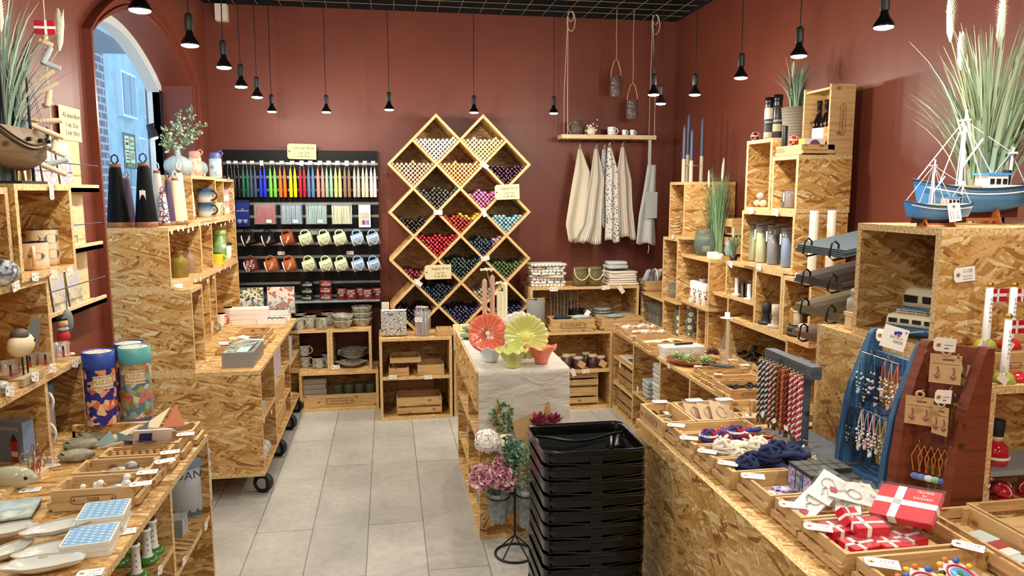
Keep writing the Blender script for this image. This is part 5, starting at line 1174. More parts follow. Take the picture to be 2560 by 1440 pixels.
# ---- puzzle tubes on the riser
zs=.775
PZ1=patt('blue_orange_map_print','blobs',['1d2f86','e0763a','1d2f86','c95f62','e9a070','3a2a7a','f0c9a0'],60,.45)
PZ2=patt('pastel_city_print','blobs',['8fb0a6','d9726a','b7a25a','a97fb0','d8d3c0','5f7f8a','8a8a40'],55,.45)
def tube(label,px,py,wpx,hp,prt,lidc,word,rz=0):
    p,r=spot(px,py,zs,wpx); k=mpp(p); h=hp*k; t=thing('puzzle_tube',label,'puzzle tube',(p.x,p.y,zs+.0005),rz,'cardboard puzzle tubes')
    part('tube',MB().lathe([(r*.97,0),(r*.97,h*.78)],32),prt,t); part('lid',MB().lathe([(r,h*.77),(r,h),(r*.95,h),(r*.95,h*.985),(0,h*.985)],32),mt(lidc,.5),t)
    part('lid_print',MB().lathe([(r*.88,h*.986),(0,h*.99)],24),patt('lid_print','noise',['e8937a','f3d9c8','d86f60','f0e4dc'],40),t)
    lb=MB(); a0=-PI/2+.25; lw=r*1.35; n=10
    for i in range(n):
        vs=[(cos(a0+(u-.5)*lw/r)*r*.985,sin(a0+(u-.5)*lw/r)*r*.985,z) for u,z in ((i/n,h*.5),((i+1)/n,h*.5),((i+1)/n,h*.69),(i/n,h*.69))]; lb.add(vs,[(0,1,2,3)],0,True)
    part('label_panel',lb,mt('e9d5ae',.5),t)
    for s_,z_,sz,cl in (('WORLD CITIES',.665,.2,'5a4a3a'),('PUZZLE',.6,.42,'b5793c'),('VINTAGE MEMORIES',.53,.17,'5a4a3a')): d=MB(); textcyl(d,s_,r*.993,h*z_,sz*r,a0); part('lettering',d,mt(cl,.5),t)
    if word: d=MB(); textcyl(d,'ROME',r*.98,h*.31,.25*r,a0-.5); textcyl(d,'TOKYO',r*.98,h*.05,.25*r,a0+.75); part('city_lettering',d,mt('b5392e',.5),t)
tube('dark blue and orange puzzle tube at the front left of the riser',258,1066,74,182,PZ1,'1c3a8c',False,.35)
tube('teal-lidded pastel puzzle tube with the readable PUZZLE label',347,1048,74,176,PZ2,'4f9a96',True,.0)
tube('dark blue puzzle tube half hidden behind the teal-lidded one',333,1030,70,168,PZ1,'1b2f74',False,.6)
# ---- in the compartments under the left counter
zs=.46+.0005
t=tin('large light grey tin with blue lid and wave border under the left counter',(-.675,onX(-.675,466,1300).y+.02,zs),.078,.19,'DANMARK',1.05,body=mt('b9bec2',.35))
for k in range(4):
    o=carton('striped_box','small grey striped gift box below the large tin, %s of the pile' % ORD[k],'box',(-.66,onX(-.66,447,1370).y-.03+.03*(k % 2),zs+.027*(k//2)),(.055,.028,.026),patt('grey_stripe_print','Y',['8f969c','c9cdd0'],200),R.uniform(-.1,.1),'small striped gift boxes')
zs=.55+.0005; LHW=mt('eceae3',.25); LHG=patt('grass_glaze','noise',['2f6a2a','4c8a3c','3a7a30'],80,.2,coat=.5)
lh0=None
for i,(px,py) in enumerate(((342,1436),(370,1410),(385,1384),(300,1445),(322,1420),(352,1395),(362,1375),(305,1420))):
    x=-.63 if i < 3 else (-.70 if i < 6 else -.76); y=onX(x,px,py).y
    loc=(x,y,zs); lb='small white ceramic lighthouse on a green base, %s' % ('nearest to the aisle and largest in view','second along the aisle edge','third along the aisle edge, the farthest','first of the middle row','second of the middle row','third of the middle row','far one of the back row','near one of the back row')[i]
    if i == 0:
        lh0=thing('ceramic_lighthouse',lb,'figurine',loc,0,'ceramic lighthouses under the counter'); lh0.scale=(.92,)*3
        part('grass_base',MB().lathe([(.026,0),(.031,.006),(.029,.013),(.02,.02),(0,.021)],20),LHG,lh0)
        part('tower',MB().lathe([(.018,.016),(.016,.02),(.0125,.024),(.0105,.092),(.0135,.094),(.0135,.098),(.009,.1)],18),LHW,lh0)
        part('lantern_room',MB().lathe([(.008,.098),(.008,.108),(.0095,.109),(.004,.116),(.0015,.12),(0,.122)],12),mt('20242c',.3),lh0)
        w=MB()
        for a in (-1.2,.2): 
            for z_ in (.04,.056,.072): w.ell((cos(a)*.0118,sin(a)*.0118,z_),(.0015,.0015,.0022),6)
        part('windows',w,mt('20242c',.4),lh0)
    else: dup(lh0,loc,R.uniform(-.3,.3),lb)
# ================================================================ ROLLING COUNTER AND ITS BOXES
zc=ZCT
p0=onZ(zc,555,922); p1=onZ(zc,635,918); GREY=mt('8d8a86',.5)
t=thing('photo_box','grey box with a landscape photo lid on the near end of the rolling counter','box',(p0.x,p0.y+.004,zc+.0005)); w_=p1.x-p0.x
dl=onZ(zc+.075,662,848); dep=.30
part('box',MB().box(0,w_,0,dep,0,.075),GREY,t); part('lid_picture',MB().box(.004,w_-.004,.004,dep-.004,.0752,.0765),patt('landscape_photo_print','noise',['4c5a44','a9b4b0','6f7d4a','d3dcdc','3a4640','8fc0a8'],12,.25,coat=.5),t)
part('window_print',MB().box(w_*.45,w_*.8,.01,dep*.45,.0766,.077),mt('b7d8cf',.3),t); part('frame_print',MB().box(w_*.84,w_*.9,.02,dep*.8,.0766,.077),mt('3a3f42',.4),t)
q='pine trays on the rolling counter'
Q1=tray('pine tray right behind the photo box',-.9,-.70,p0.y+.32,p0.y+.44,zc,.045,group=q); Q2=tray('second pine tray behind the photo box, with cellophane packs',-.88,-.69,p0.y+.455,p0.y+.58,zc,.05,group=q)
Q3=tray('empty light pine tray nearest the white cartons',-.86,-.68,p0.y+.6,p0.y+.78,zc,.06,group=q)
CEL=clear('f2efe6',.4); rr=RNG(5)
for i in range(7):
    solo('cellophane_pack',MB().cbox((0,0,.005),(.07,.05,.008)),[PAPER,mt('c9b48a',.6),mt('8a7a5a',.5)][i % 3],'small cellophane-wrapped pack heaped in the trays of the rolling counter, %s from the left' % ORD[i],'pack','cellophane packs in the trays',(-.87+i*.027,p0.y+.39+.11*(i % 2),zc+.043+.004*i*.5),(rr.uniform(-.15,.15),rr.uniform(-.15,.15),rr.uniform(-.6,.6)))
PW=mt('f1e6e0',.5); y_=onZ(zc,600,810).y
for k in range(3): carton('white_carton','flat white-pink carton on the rolling counter, %s of three' % ('bottom','middle','top')[k],'box',(-.90,y_+.02,zc+.0005+k*.034),(.235,.12,.033),PW,.03*(k-1),'flat white cartons')
for k in range(2):
    t=thing('open_carton','open white carton of black sunglasses, %s one' % ('nearer','farther')[k],'box',(-.755+.0*k,y_-.02+k*.15,zc+.0005+.035*k),.05,'open cartons of sunglasses')
    if k: carton('white_carton','white carton lifting the farther open carton','box',(-.755,y_+.13,zc+.0004),(.19,.1,.034),PW,.05)
    part('carton',MB().box(-.09,.09,-.045,.045,0,.003).box(-.09,.09,-.045,-.043,0,.035).box(-.09,.09,.043,.045,0,.035).box(-.09,-.088,-.045,.045,0,.035).box(.088,.09,-.045,.045,0,.035),PW,t)
    for j in range(5):
        g_=thing('folded_sunglasses','pair of black folded glasses in the %s open carton, %s from the left' % (('nearer','farther')[k],ORD[j]),'glasses',(-.755-.06+j*.03,y_-.02+k*.15,zc+.03+.035*k),R.uniform(-1,1),'glasses in the open cartons')
        part('frame',MB().tube([(cos(i*PI/5)*.014-.016,0,sin(i*PI/5)*.01) for i in range(10)],.002,5,closed=True).tube([(cos(i*PI/5)*.014+.016,0,sin(i*PI/5)*.01) for i in range(10)],.002,5,closed=True),BLACK,g_)
        part('temple',MB().cyl((-.03,0,.004),(.02,.014,.008),.0018,5),BLACK,g_)
for px,py,an in ((500,915,.4),(510,903,.1),(552,885,.1),(575,872,.2)): laytag(CART,px,py,zc,.045,an)
# goods on the shelves of the cart
PK=patt('pale_pink_stripe','Z',['cdbcc6','bfaab8'],30)
yA=dv[0]; yB=dv[1]
carton('gift_carton','tall pale pink carton on the upper shelf of the rolling counter','box',(-.70,yA+.2,.4605),(.13,.28,.15),PK)
for k in range(3): carton('gift_carton','slim grey and white upright carton at the far end of the rolling counter, %s' % ('nearest','middle','farthest')[k],'box',(-.68,yB+.08+k*.06,.4305),(.1,.045,.16-.01*k),mt(('a9a9ae','d8d6d8','8f9096')[k],.5),0,'slim upright cartons')
for k in range(2): crate('deep pine crate in the rolling counter, %s one' % ('upper','lower')[k],-.83,-.65,yA+.03,yB-.04,(.29,.12+TH)[k]+.0005,.12,slat='Y',group='deep pine crates in the rolling counter',name='wooden_crate',cat='crate',outer=False)
SN=patt('snakeskin_card_print','noise',['8d887c','d8d2c4','6f6a60'],60)
for k in range(3): carton('patterned_box','grey snakeskin-print box on the near shelf of the rolling counter, %s' % ('nearest','middle','farthest')[k],'box',(-.68,YC0+.08+k*.05,.4005),(.09,.042,.07-.012*k),SN,0,'snakeskin print boxes')
for k in range(4): solo('bagged_tealight',MB().ell((0,0,.035),(.04,.035,.035),14),mt('d8d6d0',.2,alpha=.75),'clear bag with white labels on the bottom of the rolling counter, %s' % ORD[k],'bag','clear labelled bags',(-.67,YC0+.07+k*.075,.12+TH+.0005))
edgetags(CART,XC+.001,((707,938),(658,1052),(677,1030),(727,985)),.036)
# tall tapered vases in front of the window
zs=zs2+.0005
def thermos(label,px,py,wpx,hp,mat,loopc,y0=None,x=None,straight=False,grp='tapered vacuum bottles in front of the window'):
    if x is None: p=onY(y0,px,py)
    else: p=onX(x,px,py)
    p.z=zs; k=mpp(p); r=wpx/2*k; h=hp*k; t=thing('vacuum_bottle',label,'bottle',p,0,grp); rt=r*.5 if not straight else r*.62
    part('wood_base',MB().lathe([(r*.98,0),(r,.003),(r*.97,h*.09),(0,h*.09)],28),WOOD,t)
    part('body',MB().lathe([(r*.965,h*.09),(rt*1.03,h*.97),(rt*.9,h),(0,h)],28),mat,t)
    part('wood_lid',MB().lathe([(rt*.92,h),(rt*.95,h*1.01),(rt*.95,h*1.055),(0,h*1.055)],24),WOOD,t)
    z=h*1.05; part('loop',MB().tube([(0,-.004,z),(-rt*.55,-.004,z+h*.06),(-rt*.5,0,z+h*.13),(0,.002,z+h*.16),(rt*.5,0,z+h*.13),(rt*.55,.004,z+h*.06),(0,.004,z)],.0035,6),loopc,t)
    return t
BM=mt('080809',.65,spec=.15); PUR=mt('4a3550',.5); CRM=mt('e2d6a9',.5); BRP=patt('branch_print_bottle','lines',['3a3036','e6c9cf'],45,.4)
Yf=YC0+.07
t=thermos('matt black tapered bottle with wood base, left one of the two large',298,571,54,148,BM,BLACK,y0=Yf)
t=thermos('matt black tapered bottle with white tag, right one of the two large',368,571,54,150,BM,mt('2a2f4a',.6),y0=Yf+.01)
q_=V3((0,-.036,.14)); part('hang_tag',MB().box(-.013,.013,-.001,.0,-.03,.03),PAPER,t,loc=tuple(q_)); part('tag_cord',MB().tube([(0,0,.215),(.002,-.03,.19),(0,-.037,.168)],.0009,4),STRING,t)
yy=YC0+.16; zq=zs
for (px,wpx,hp,m_,lc,lb) in ((324,32,114,PUR,mt('8a8ab0',.6),'purple tapered bottle between the two black ones'),(411,30,80,BRP,mt('9a6a90',.6),'pink branch-print tapered bottle right of the tagged black one'),(426,28,110,PUR,mt('3a3f66',.6),'purple tapered bottle beside the cream ones'),(444,32,110,CRM,mt('d8dce0',.6),'cream tapered bottle in front'),(455,30,128,CRM,mt('e6e0d0',.6),'cream tapered bottle behind the other cream one'),(400,34,126,mt('c9b9a8',.5),mt('cfd3d8',.6),'pale tall bottle behind the tagged black one')):
    thermos(lb,px,566,wpx,hp,m_,lc,y0=yy); yy += .045
# amber and pink glass bottles
zs=zs1+.0005
AMB=NT('amber_ribbed_glass').set(Base_Color=srgb('9f8a3c'),Roughness=.06,Alpha=.6,Coat_Weight=.5,Specular_IOR_Level=.9)
PKG=NT('pale_pink_glass').set(Base_Color=srgb('c9a08a'),Roughness=.06,Alpha=.5,Coat_Weight=.5,Specular_IOR_Level=.9)
for px,w_,h_,m_,lb in ((429,18,76,AMB,'amber glass bottle partly hidden at the left of its box'),(455,40,74,AMB,'large amber glass bottle with short neck, in the middle of its box'),(480,26,70,PKG,'pale pink glass bottle beside the amber ones')):
    p=onX(-1.05,px,690); k=mpp(p); r,h=w_/2*k,h_*k; t=thing('glass_bottle',lb,'bottle',(-1.06-.03*(px == 429),p.y+.01,zs),0,'short-necked glass bottles')
    part('glass',MB().lathe([(r*.93,0),(r,.004),(r,h*.6),(r*.93,h*.68),(r*.7,h*.76),(r*.42,h*.8),(r*.4,h*.93),(r*.52,h*.95),(r*.52,h),(r*.36,h),(r*.34,h*.8),(r*.85,h*.66),(r*.93,h*.58),(r*.93,.01),(0,.008)],28),m_,t); part('ribs',MB().tube([(cos(i*PI/12)*r*1.01,sin(i*PI/12)*r*1.01,h*.12) for i in range(24)],.001,4,closed=True),m_,t)
p=onX(-1.0,428,700); solo('photo_stand',MB().box(-.006,.006,-.05,.05,0,.07).box(.006,.008,-.05,.05,0,.006),mt('d8b57e',.6),'small pale wood frame leaning at the left of the amber bottles','frame',loc=(-.985+.0,YC0+.065,zs1),rot=(0,-1.2,.3))
PRT=patt('grey_leaf_tin_print','noise',['e6e2da','b9a9a8','8f9a90','efece6'],50,.4)
p=onX(-1.06,517,680); solo('printed_canister',MB().lathe([(.03,0),(.031,.11),(.0,.11)],24),PRT,'slim pale printed canister beside the pink glass bottle','canister',loc=(-1.06,p.y,zs))
t=thing('floral_tin','tall green floral tin behind the yellow mug','tin',(-1.06,onX(-1.06,548,665).y+.03,zs)); part('body',MB().lathe([(.042,0),(.042,.195),(.0,.195)],28),patt('white_flower_print','dots',['efe9e2','7f9a5a','6a8a4a'],28,.4,dist=.8),t); part('lid',MB().lathe([(.044,.185),(.044,.212),(0,.214)],28),mt('8fa860',.4),t)
mug('yellow_mug','yellow mug in front of the green floral tin','mug',.036,.08,mt('e3cf3a',.3),None,None,(-1.035,onX(-1.035,546,665).y-.03,zs),.2)
mug('yellow_mug','second yellow mug, half hidden at the divider','mug',.036,.075,mt('d9c83a',.3),None,None,(-1.11,onX(-1.035,546,665).y-.06,zs),.2)
t=thing('travel_cup','cream travel cup with black lid in the middle row of boxes','cup',(-1.05,onX(-1.05,566,650).y,zs)); part('cup',MB().lathe([(.026,0),(.036,.11),(0,.11)],24),mt('ead9a8',.5),t); part('lid',MB().lathe([(.038,.108),(.038,.116),(.03,.124),(0,.125)],24),BLACK,t); part('label',MB().lathe([(.0315,.03),(.0355,.08)],24),PAPER,t)
# top boxes: ombre mugs
zs=zs2+TH+.0005
OMB=NT('blue_ombre_glaze'); _z=OMB.n('ShaderNodeSeparateXYZ',{0: OMB.obj()}).outputs[2]
OMBM=OMB.set(Base_Color=OMB.ramp(OMB.math('MULTIPLY',_z,11.5),[(0,srgb('d9cfc0')),(.3,srgb('cfc9c0')),(.45,srgb('8fa3b3')),(.75,srgb('2f5878')),(1,srgb('1f4a6c'))]),Roughness=.25)
OPK=NT('pink_ombre_glaze'); _z=OPK.n('ShaderNodeSeparateXYZ',{0: OPK.obj()}).outputs[2]
OPKM=OPK.set(Base_Color=OPK.ramp(OPK.math('MULTIPLY',_z,11.5),[(0,srgb('efe2d8')),(.35,srgb('ecd9d2')),(.6,srgb('e6a6a0')),(1,srgb('df8f8c'))]),Roughness=.25)
y_=onX(-1.04,517,545).y
for k in range(2): mug('ombre_mug','blue ombre mug with dark handle, %s of two stacked' % ('lower','upper')[k],'mug',.042,.082,OMBM,None,'stacked blue ombre mugs',(-1.045,y_,zs+k*.0825),-.3,hm=mt('2a3040',.3),out=.85)
y2_=onX(-1.04,570,545).y
for k in range(2): mug('ombre_mug','pink ombre mug, %s of two stacked against the back wall' % ('lower','upper')[k],'mug',.04,.08,OPKM,None,'stacked pink ombre mugs',(-1.06,y2_,zs+k*.0805),-.35,out=.85)
mug('ombre_mug','cream mug half hidden beyond the blue ombre mugs','mug',.038,.08,mt('d8ceb4',.3),None,None,(-1.05,onX(-1.04,545,545).y+.02,zs),-.4)
LFP=patt('green_leaf_bottle_print','dots',['6f7f5a','e6e0cc','e6e0cc'],70,.4,dist=.5)
t=thing('vacuum_bottle','short leaf-print bottle with wood base beside the blue ombre mugs','bottle',(-1.035,y3+.055,zs)); part('wood_base',MB().lathe([(.035,0),(.035,.02),(0,.02)],24),WOOD,t); part('body',MB().lathe([(.034,.02),(.027,.145),(0,.147)],24),LFP,t); part('wood_lid',MB().lathe([(.022,.146),(.022,.158),(0,.158)],20),WOOD,t)
# on top: ribbed glass vase with eucalyptus, bottles
zs=zs3+.0005
VG=NT('ribbed_vase_glass').set(Base_Color=srgb('c9dcdc'),Roughness=.04,Alpha=.42,Coat_Weight=1.0,Specular_IOR_Level=1.0)
def vase(label,px,w_,h_,dy,full=True):
    p=onX(-1.07,px,425); k=mpp(p); r,h=w_/2*k,h_*k; t=thing('ribbed_vase',label,'vase',(-1.09,p.y+dy,zs),0,'ribbed glass vases')
    fn=lambda a,j,rr_,z: (rr_*(1+(.045*cos(a*14) if .1*h < z < .62*h else 0)),z)
    pr=[(r*.45,0),(r*.7,h*.04),(r*.96,h*.2),(r,h*.33),(r*.9,h*.5),(r*.6,h*.62),(r*.25,h*.68),(r*.2,h*.75),(r*.2,h*.9),(r*.3,h),(r*.26,h),(r*.15,h*.9),(r*.15,h*.72),(r*.5,h*.6),(r*.86,h*.42),(r*.85,h*.2),(0,h*.04)]
    part('glass',MB().lathe(pr,56,fn=fn),VG,t); return t,p,r,h
v1,p1_,r1_,h1_=vase('ribbed clear glass vase holding eucalyptus, left of two',456,66,72,0)
v2,*_=vase('ribbed clear glass vase, right of two on the top boxes',480,58,66,.17)
t=thing('eucalyptus_branches','green eucalyptus branches standing in the left ribbed vase','plant',(v1.location.x,v1.location.y,zs+h1_*.3)); rr=RNG(9)
EU=[mt('7fa07a',.6),mt('a3bf8a',.6),mt('5f8478',.6),mt('c3d3a8',.6)]
for (px,py) in ((432,330),(455,290),(480,275),(440,355),(525,312),(512,335),(465,345),(470,310)):
    e=onX(-1.05+rr.uniform(-.05,.05),px,py)-t.location; e.x=rr.uniform(-.05,.06); m1=V3((e.x*.3,e.y*.25,e.z*.5)); part('stem',MB().tube([(0,0,0),tuple(m1),tuple(e)],[.002,.0018,.001],5),mt('6a4a3c',.7),t)
    mb=MB()
    for u in (.62,.72,.82,.92,1.0): c=m1.lerp(e,(u-.5)*2); leaves(mb,c,(.022,.022,.02),9,rr,.017,4)
    part('leaves',mb,EU,t)
for px,c1,c2,lb,dx in ((489,'e8a088','e8a088','coral drinking bottle behind the ribbed vases',-.02),(539,'bcd0c0','5f5f9c','drinking bottle with purple lid on the top boxes',0),(552,'e09a70','d98860','orange drinking bottle behind the purple-lidded one',-.07)):
    p=onX(-1.06+dx,px,432); k=mpp(p); r=15*k; h=62*k; t=thing('drinking_bottle',lb,'bottle',(-1.06+dx,p.y,zs),0,'drinking bottles on the top boxes')
    part('body',MB().lathe([(r*.95,0),(r,.004),(r,h*.72),(r*.85,h*.78),(0,h*.78)],24),patt('pastel_leaf_bottle_'+c1,'noise',[c1,'dfe6c8',c1,'7f95b8' if c1 == 'bcd0c0' else c1],30,.4),t)
    part('lid',MB().lathe([(r*.92,h*.77),(r*.92,h*.95),(r*.8,h),(0,h)],24),mt(c2,.4),t); part('lid_loop',MB().tube([(r*.2,0,h*.97),(r*.9,0,h*1.08),(r*1.3,0,h*.98),(r*.95,0,h*.85)],.004,6),mt(c2,.4),t)
# lower boxes
p=onX(-.99,485,840); t=thing('branch_print_bottle','slim bottle with purple branch print in the box standing furthest out','bottle',(-.955,YC0+.07,ZCT+TH+.0005)); part('wood_base',MB().lathe([(.024,0),(.024,.02),(0,.02)],20),WOOD,t); part('body',MB().lathe([(.0235,.02),(.019,.2),(0,.202)],24),patt('purple_branch_print','lines',['4a3a68','dcd0d6'],40,.4),t); part('lid',MB().lathe([(.014,.2),(.014,.23),(0,.23)],16),mt('3a4a9a',.4),t)
for px,c_,lb in ((530,'4f9aa0','teal'),(553,'d2504a','red'),(575,'6f8a90','grey-blue')):
    mug('patterned_mug','white mug with %s handle at the back of the rolling counter' % lb,'mug',.036,.08,mt('eee6d8',.3),None,'mugs with coloured handles',(-1.045,onX(-1.045,px,820).y-.02,ZCT+TH+.0005),-.4,hm=mt(c_,.3),out=.8)
edgetags(CB3,-.998,((427,580),(443,573),(455,572),(469,577),(480,572)),.032); edgetags(CB5,-.998,((495,562),(511,560),(518,561),(537,556)),.03); edgetags(CB6,-.998,((551,563),(561,560),(572,553),(580,552)),.028)
edgetags(CB2,-.998,((486,701),(500,699),(517,702),(532,693),(547,678),(561,670),(575,667)),.03); ptag(CB5,onX(-.998,512,438),(1,0,0),None,.032,-.2); ptag(CB6,onX(-.998,572,447),(1,0,0),None,.03)
ptag(CB1,tuple(onZ(zs1+.012,445,715)),(.3,-.6,.7),None,.04)
# ================================================================ BACK WALL CABINETS
zt_=zBL2+.0005; SB='speckled stoneware on the back cabinet'
for px,w_,h_,dy,lb,az in ((745,30,32,0,'speckled stoneware mug, leftmost on the box, handle to the right',-.1),(776,30,34,.05,'speckled stoneware mug, second on the box top',1.2),(805,30,31,0,'speckled stoneware mug with its handle turned to the front',-1.2),(820,30,34,.14,'speckled stoneware mug behind, next to the bowls',1.4),(752,30,34,.14,'speckled stoneware mug in the back row at the left',1.6)):
    p=onY(yU+.07+dy,px,820); k=mpp(p); mug('stoneware_mug',lb,'mug',w_/2*k,h_*k,STONE,None,SB,(p.x,p.y,zt_),az,out=.55)
def bowl(px,wpx,z,hp,y,lb,rz=0,name='stoneware_bowl',grp=SB,m_=None,tilt=0,foot=.6,fl=.6):
    p=onY(y,px,800); k=mpp(p); return solo(name,MB().lathe(bowlpr(wpx/2*k,hp*k,.004,foot,8,fl),32),m_ or STONE,lb,'bowl',grp,(p.x,y,z),(tilt,tilt,0)),hp*k
z=zt_
for k in range(2): o,h_=bowl(856,52,z,20,yU+.1,'speckled bowl, %s of the left pile of two' % ('lower','upper')[k],tilt=.06*k); z += h_*.62
z=zt_
for k in range(3): o,h_=bowl(905,52,z,20,yU+.16,'speckled bowl, %s of the right pile of three' % ('lower','middle','upper')[k]); z += h_*.72
zi=zBL1+TH+.0005
for px,dz,dy,lb,az in ((795,0,.05,'speckled mug at the front of the left back box',-.15),(762,0,.1,'speckled mug at the left of the left back box',-.2),(760,.08,.1,'speckled mug standing on another in the left back box',-.2),(818,0,.18,'speckled mug at the rear of the left back box',0)):
    p=onY(yU+.02+dy,px,900); mug('stoneware_mug',lb,'mug',.04,.076,STONE,None,'speckled mugs inside the left back box',(p.x,p.y,zi+dz),az,out=.6)
p=onY(yU+.12,882,915); z=zi
for k in range(5):
    t=thing('handled_dish','shallow stoneware dish with two ear handles, %s of the pile' % ORD[k],'dish',(p.x+(.004 if k else -.006),p.y+(.06 if k else -.03),z),.1*k,'handled stoneware dishes in the right back box')
    part('dish',MB().lathe(bowlpr(.095,.034,.004,.45,8,.7),36),STONE,t); 
    for s_ in (-1,1): part('handle',MB().tube([(s_*.09,-.02,.032),(s_*.108,-.012,.034),(s_*.112,0,.034),(s_*.108,.012,.034),(s_*.09,.02,.032)],.004,6),STONE,t)
    z += .037 if k == 0 else .011
ptag(BL2,onY(yU+.016,838,918),(0,-1,0),None,.06,h=.5)
# long crate and white boxes, bowls in the low cabinet
zl=TH+.0005; y_=yU+.03; a=onY(y_,752,1000); b=onY(y_,944,1000)
crate('long low pine crate with brand mark in the low left back cabinet',a.x,b.x,y_,y_+.25,zl,onY(y_,850,986).z-zl,slat='X',brand='-Y',name='wooden_crate',cat='crate',outer=False,bd=.01)
for k in range(4): p=onY(y_+.06,782,960); carton('flat_carton','pale flat carton in the long pine crate, %s from the bottom' % ORD[k],'box',(p.x+.005*(k % 2),y_+.12,.06+.037*k),(.17,.1,.034),mt('b8aa9a',.6),0,'flat cartons in the long crate')
for k in range(4): bowl(840+k*27,26,.09,24,y_+.1,'green-grey cup inside the long pine crate, %s from the left' % ORD[k],name='small_cup',grp='cups inside the long crate',m_=mt('5f6652',.3),foot=.8)
# middle cabinet: trays
zb_=TH+.0005
def flat(lb,px0,px1,py0,py1,y,dep,z,mat=PINE,**k):
    a=onY(y,px0,py1); b=onY(y,px1,py0); return crate(lb,a.x,b.x,y,y+dep,z if z else a.z,b.z-a.z,mat=mat,name='wooden_tray',cat='tray',**k)
G_='pine trays stored in the middle cabinet'; z1=zVs+.0005
flat('pine tray lying at the left on the cabinet shelf, bottom',972,1022,914,936,yV+.03,.2,z1,outer=False,group=G_)
flat('pine tray at the right on the cabinet shelf, bottom',1044,1110,908,936,yV+.03,.2,z1,outer=False,group=G_)
t=flat('slanted pine tray lying across the two others',975,1052,890,906,yV+.04,.2,z1+.085,outer=False,group=G_)
crate('slatted pine crate at the bottom of the middle cabinet',*(onY(yV+.03,q_,1020).x for q_ in (992,1105)),yV+.04,yV+.24,zb_,onY(yV+.03,1050,994).z-zb_,slat='Y',group=G_,name='wooden_crate',cat='crate')
crate('darker pine crate stacked behind the slatted one',*(onY(yV+.08,q_,1020).x for q_ in (998,1090)),yV+.255,yV+.335,zb_,.22,slat='X',mat=PINED,group=G_,name='wooden_crate',cat='crate')
for px,py in ((981,943),(1070,943)): ptag(CBM,onY(yV-.006,px,py),(0,-1,0),None,.055,h=.5)
# on the middle cabinet
zv=zV+.0005; p=onY(yV+.07,985,836); HEX=patt('grey_hexagon_print','lines',['5a5a60','cfcdc6','8a8a90'],45,.5)
for k in range(5): carton('paper_napkin_pack','napkin pack with grey geometric print on a brass stand, %s' % ('front','second','third','fourth','back')[k],'napkins',(p.x,p.y+k*.013,zv+.008),(.165,.012,.165),HEX if k == 0 else mt('e8e6e0',.6),0,'grey print napkin packs')
t=thing('napkin_stand','brass wire stand under the grey napkin packs','stand',(p.x,p.y,zv)); 
for s_ in (-.05,.05): part('wire_arm',MB().tube([(s_,.06,.003),(s_,-.012,.003),(s_,-.012,.045)],.0025,6),GOLD,t)
p=onY(yV+.09,967,770); carton('small_white_frame_box','small white boxed item behind the grey napkin packs','box',(p.x-.01,5.0,zv),(.05,.04,.21),mt('d9c9b4',.5))
p=onY(yV+.08,1057,833); t=thing('candle_jar','clear jar full of thin colourful candles on the middle cabinet','jar',(p.x,p.y,zv)); part('glass',MB().lathe([(.052,0),(.054,.004),(.054,.17),(.051,.17),(.05,.006),(0,.006)],32),clear('f0f6f6',.22),t)
ptag(t,(p.x-.03,p.y-.05,zv+.115),(-.3,-1,0),None,.05); rr=RNG(2)
for k in range(22):
    a_=rr.uniform(0,6.28); d_=rr.uniform(.01,.042); c_=('7a9a4a','b9a9c9','d97f8a','8fb0a0','c9d0c0','9aa04a','8a7aa0')[k % 7]
    solo('thin_wrapped_candle',MB().tube([(0,0,0),(rr.uniform(-.008,.008),rr.uniform(-.008,.008),.175)],[.006,.005],7).ell((0,0,.182),(.009,.009,.008),6),mt(c_,.35),'thin coloured candle standing in the clear jar','candle','coloured candles in the clear jar',(p.x+cos(a_)*d_*.85,p.y+sin(a_)*d_*.85,zv+.008))
a=onY(yV+.07,1092,835); b=onY(yV+.07,1130,818); crate('small pine tray with fabric at the right of the middle cabinet',a.x,b.x,yV+.03,yV+.15,zv,.045,group=None)
for k in range(8): p=onZ(zv+.02,1105+k*15,822); solo('cream_candle_block',MB().tube([(0,0,0),(0,0,.05)],.024,14),mt('efe6b4',.4),'short cream block candle behind the island, %s from the left' % ORD[k],'candle','cream block candles behind the island',(onY(4.93,1140+k*17,800).x,4.93,zv+.006))
carton('cream_tray','cream tray under the block candles','tray',(onY(4.93,1185,800).x-.03,4.93,zv),(.44,.12,.0055),mt('efe9da',.5))
BM2=unit('low_cabinet','OSB cabinet hidden behind the island, carrying block candles','cabinet',onY(yV,1133,900).x+.006,.695,yV+.03,5.15,0,zV,'-Y')
# ================================================================ ISLAND
zc=ZI
cl=MB(); n=40
def cloth(u,v):
    L=.80+.295; s=v*L; x=XI0-.004+(XI1-XI0+.008)*u
    if s < .80: y=YI1-.1-s*(YI1-.1-YI0)/.80; z=ZI+.003
    else:
        d=s-.80; y=YI0-.006-.004*sin(u*11+d*14)-.006*sin(u*23)*d*3; z=ZI+.003-d*(1+.03*sin(u*5))
    return (x,y,z)
cl.grid(cloth,48,60)
_b=NT('creased_linen'); _v=_b.uv(False); _n=_b.n('ShaderNodeTexNoise',{'Vector': _b.n('ShaderNodeMapping',{'Vector': _v,'Rotation': (0,0,.7),'Scale': (1.5,3,1)}).outputs[0],'Scale': 2.6,'Detail': 2.0,'Distortion': 2.5}).outputs[0]
_f=_b.n('ShaderNodeTexNoise',{'Vector': _v,'Scale': 400.0}).outputs[0]
CREASE=_b.set(Base_Color=_b.ramp(_f,[(.3,srgb('bdb5a6')),(.7,srgb('d3ccbe'))]),Roughness=.9,Normal=_b.bump(_n,.03,.45))
o=solo('linen_cloth',cl,CREASE,'natural linen cloth draped over the island and down its front','cloth'); md=o.modifiers.new('thickness','SOLIDIFY'); md.thickness=.0025; md.offset=1
zc=ZI+.0065
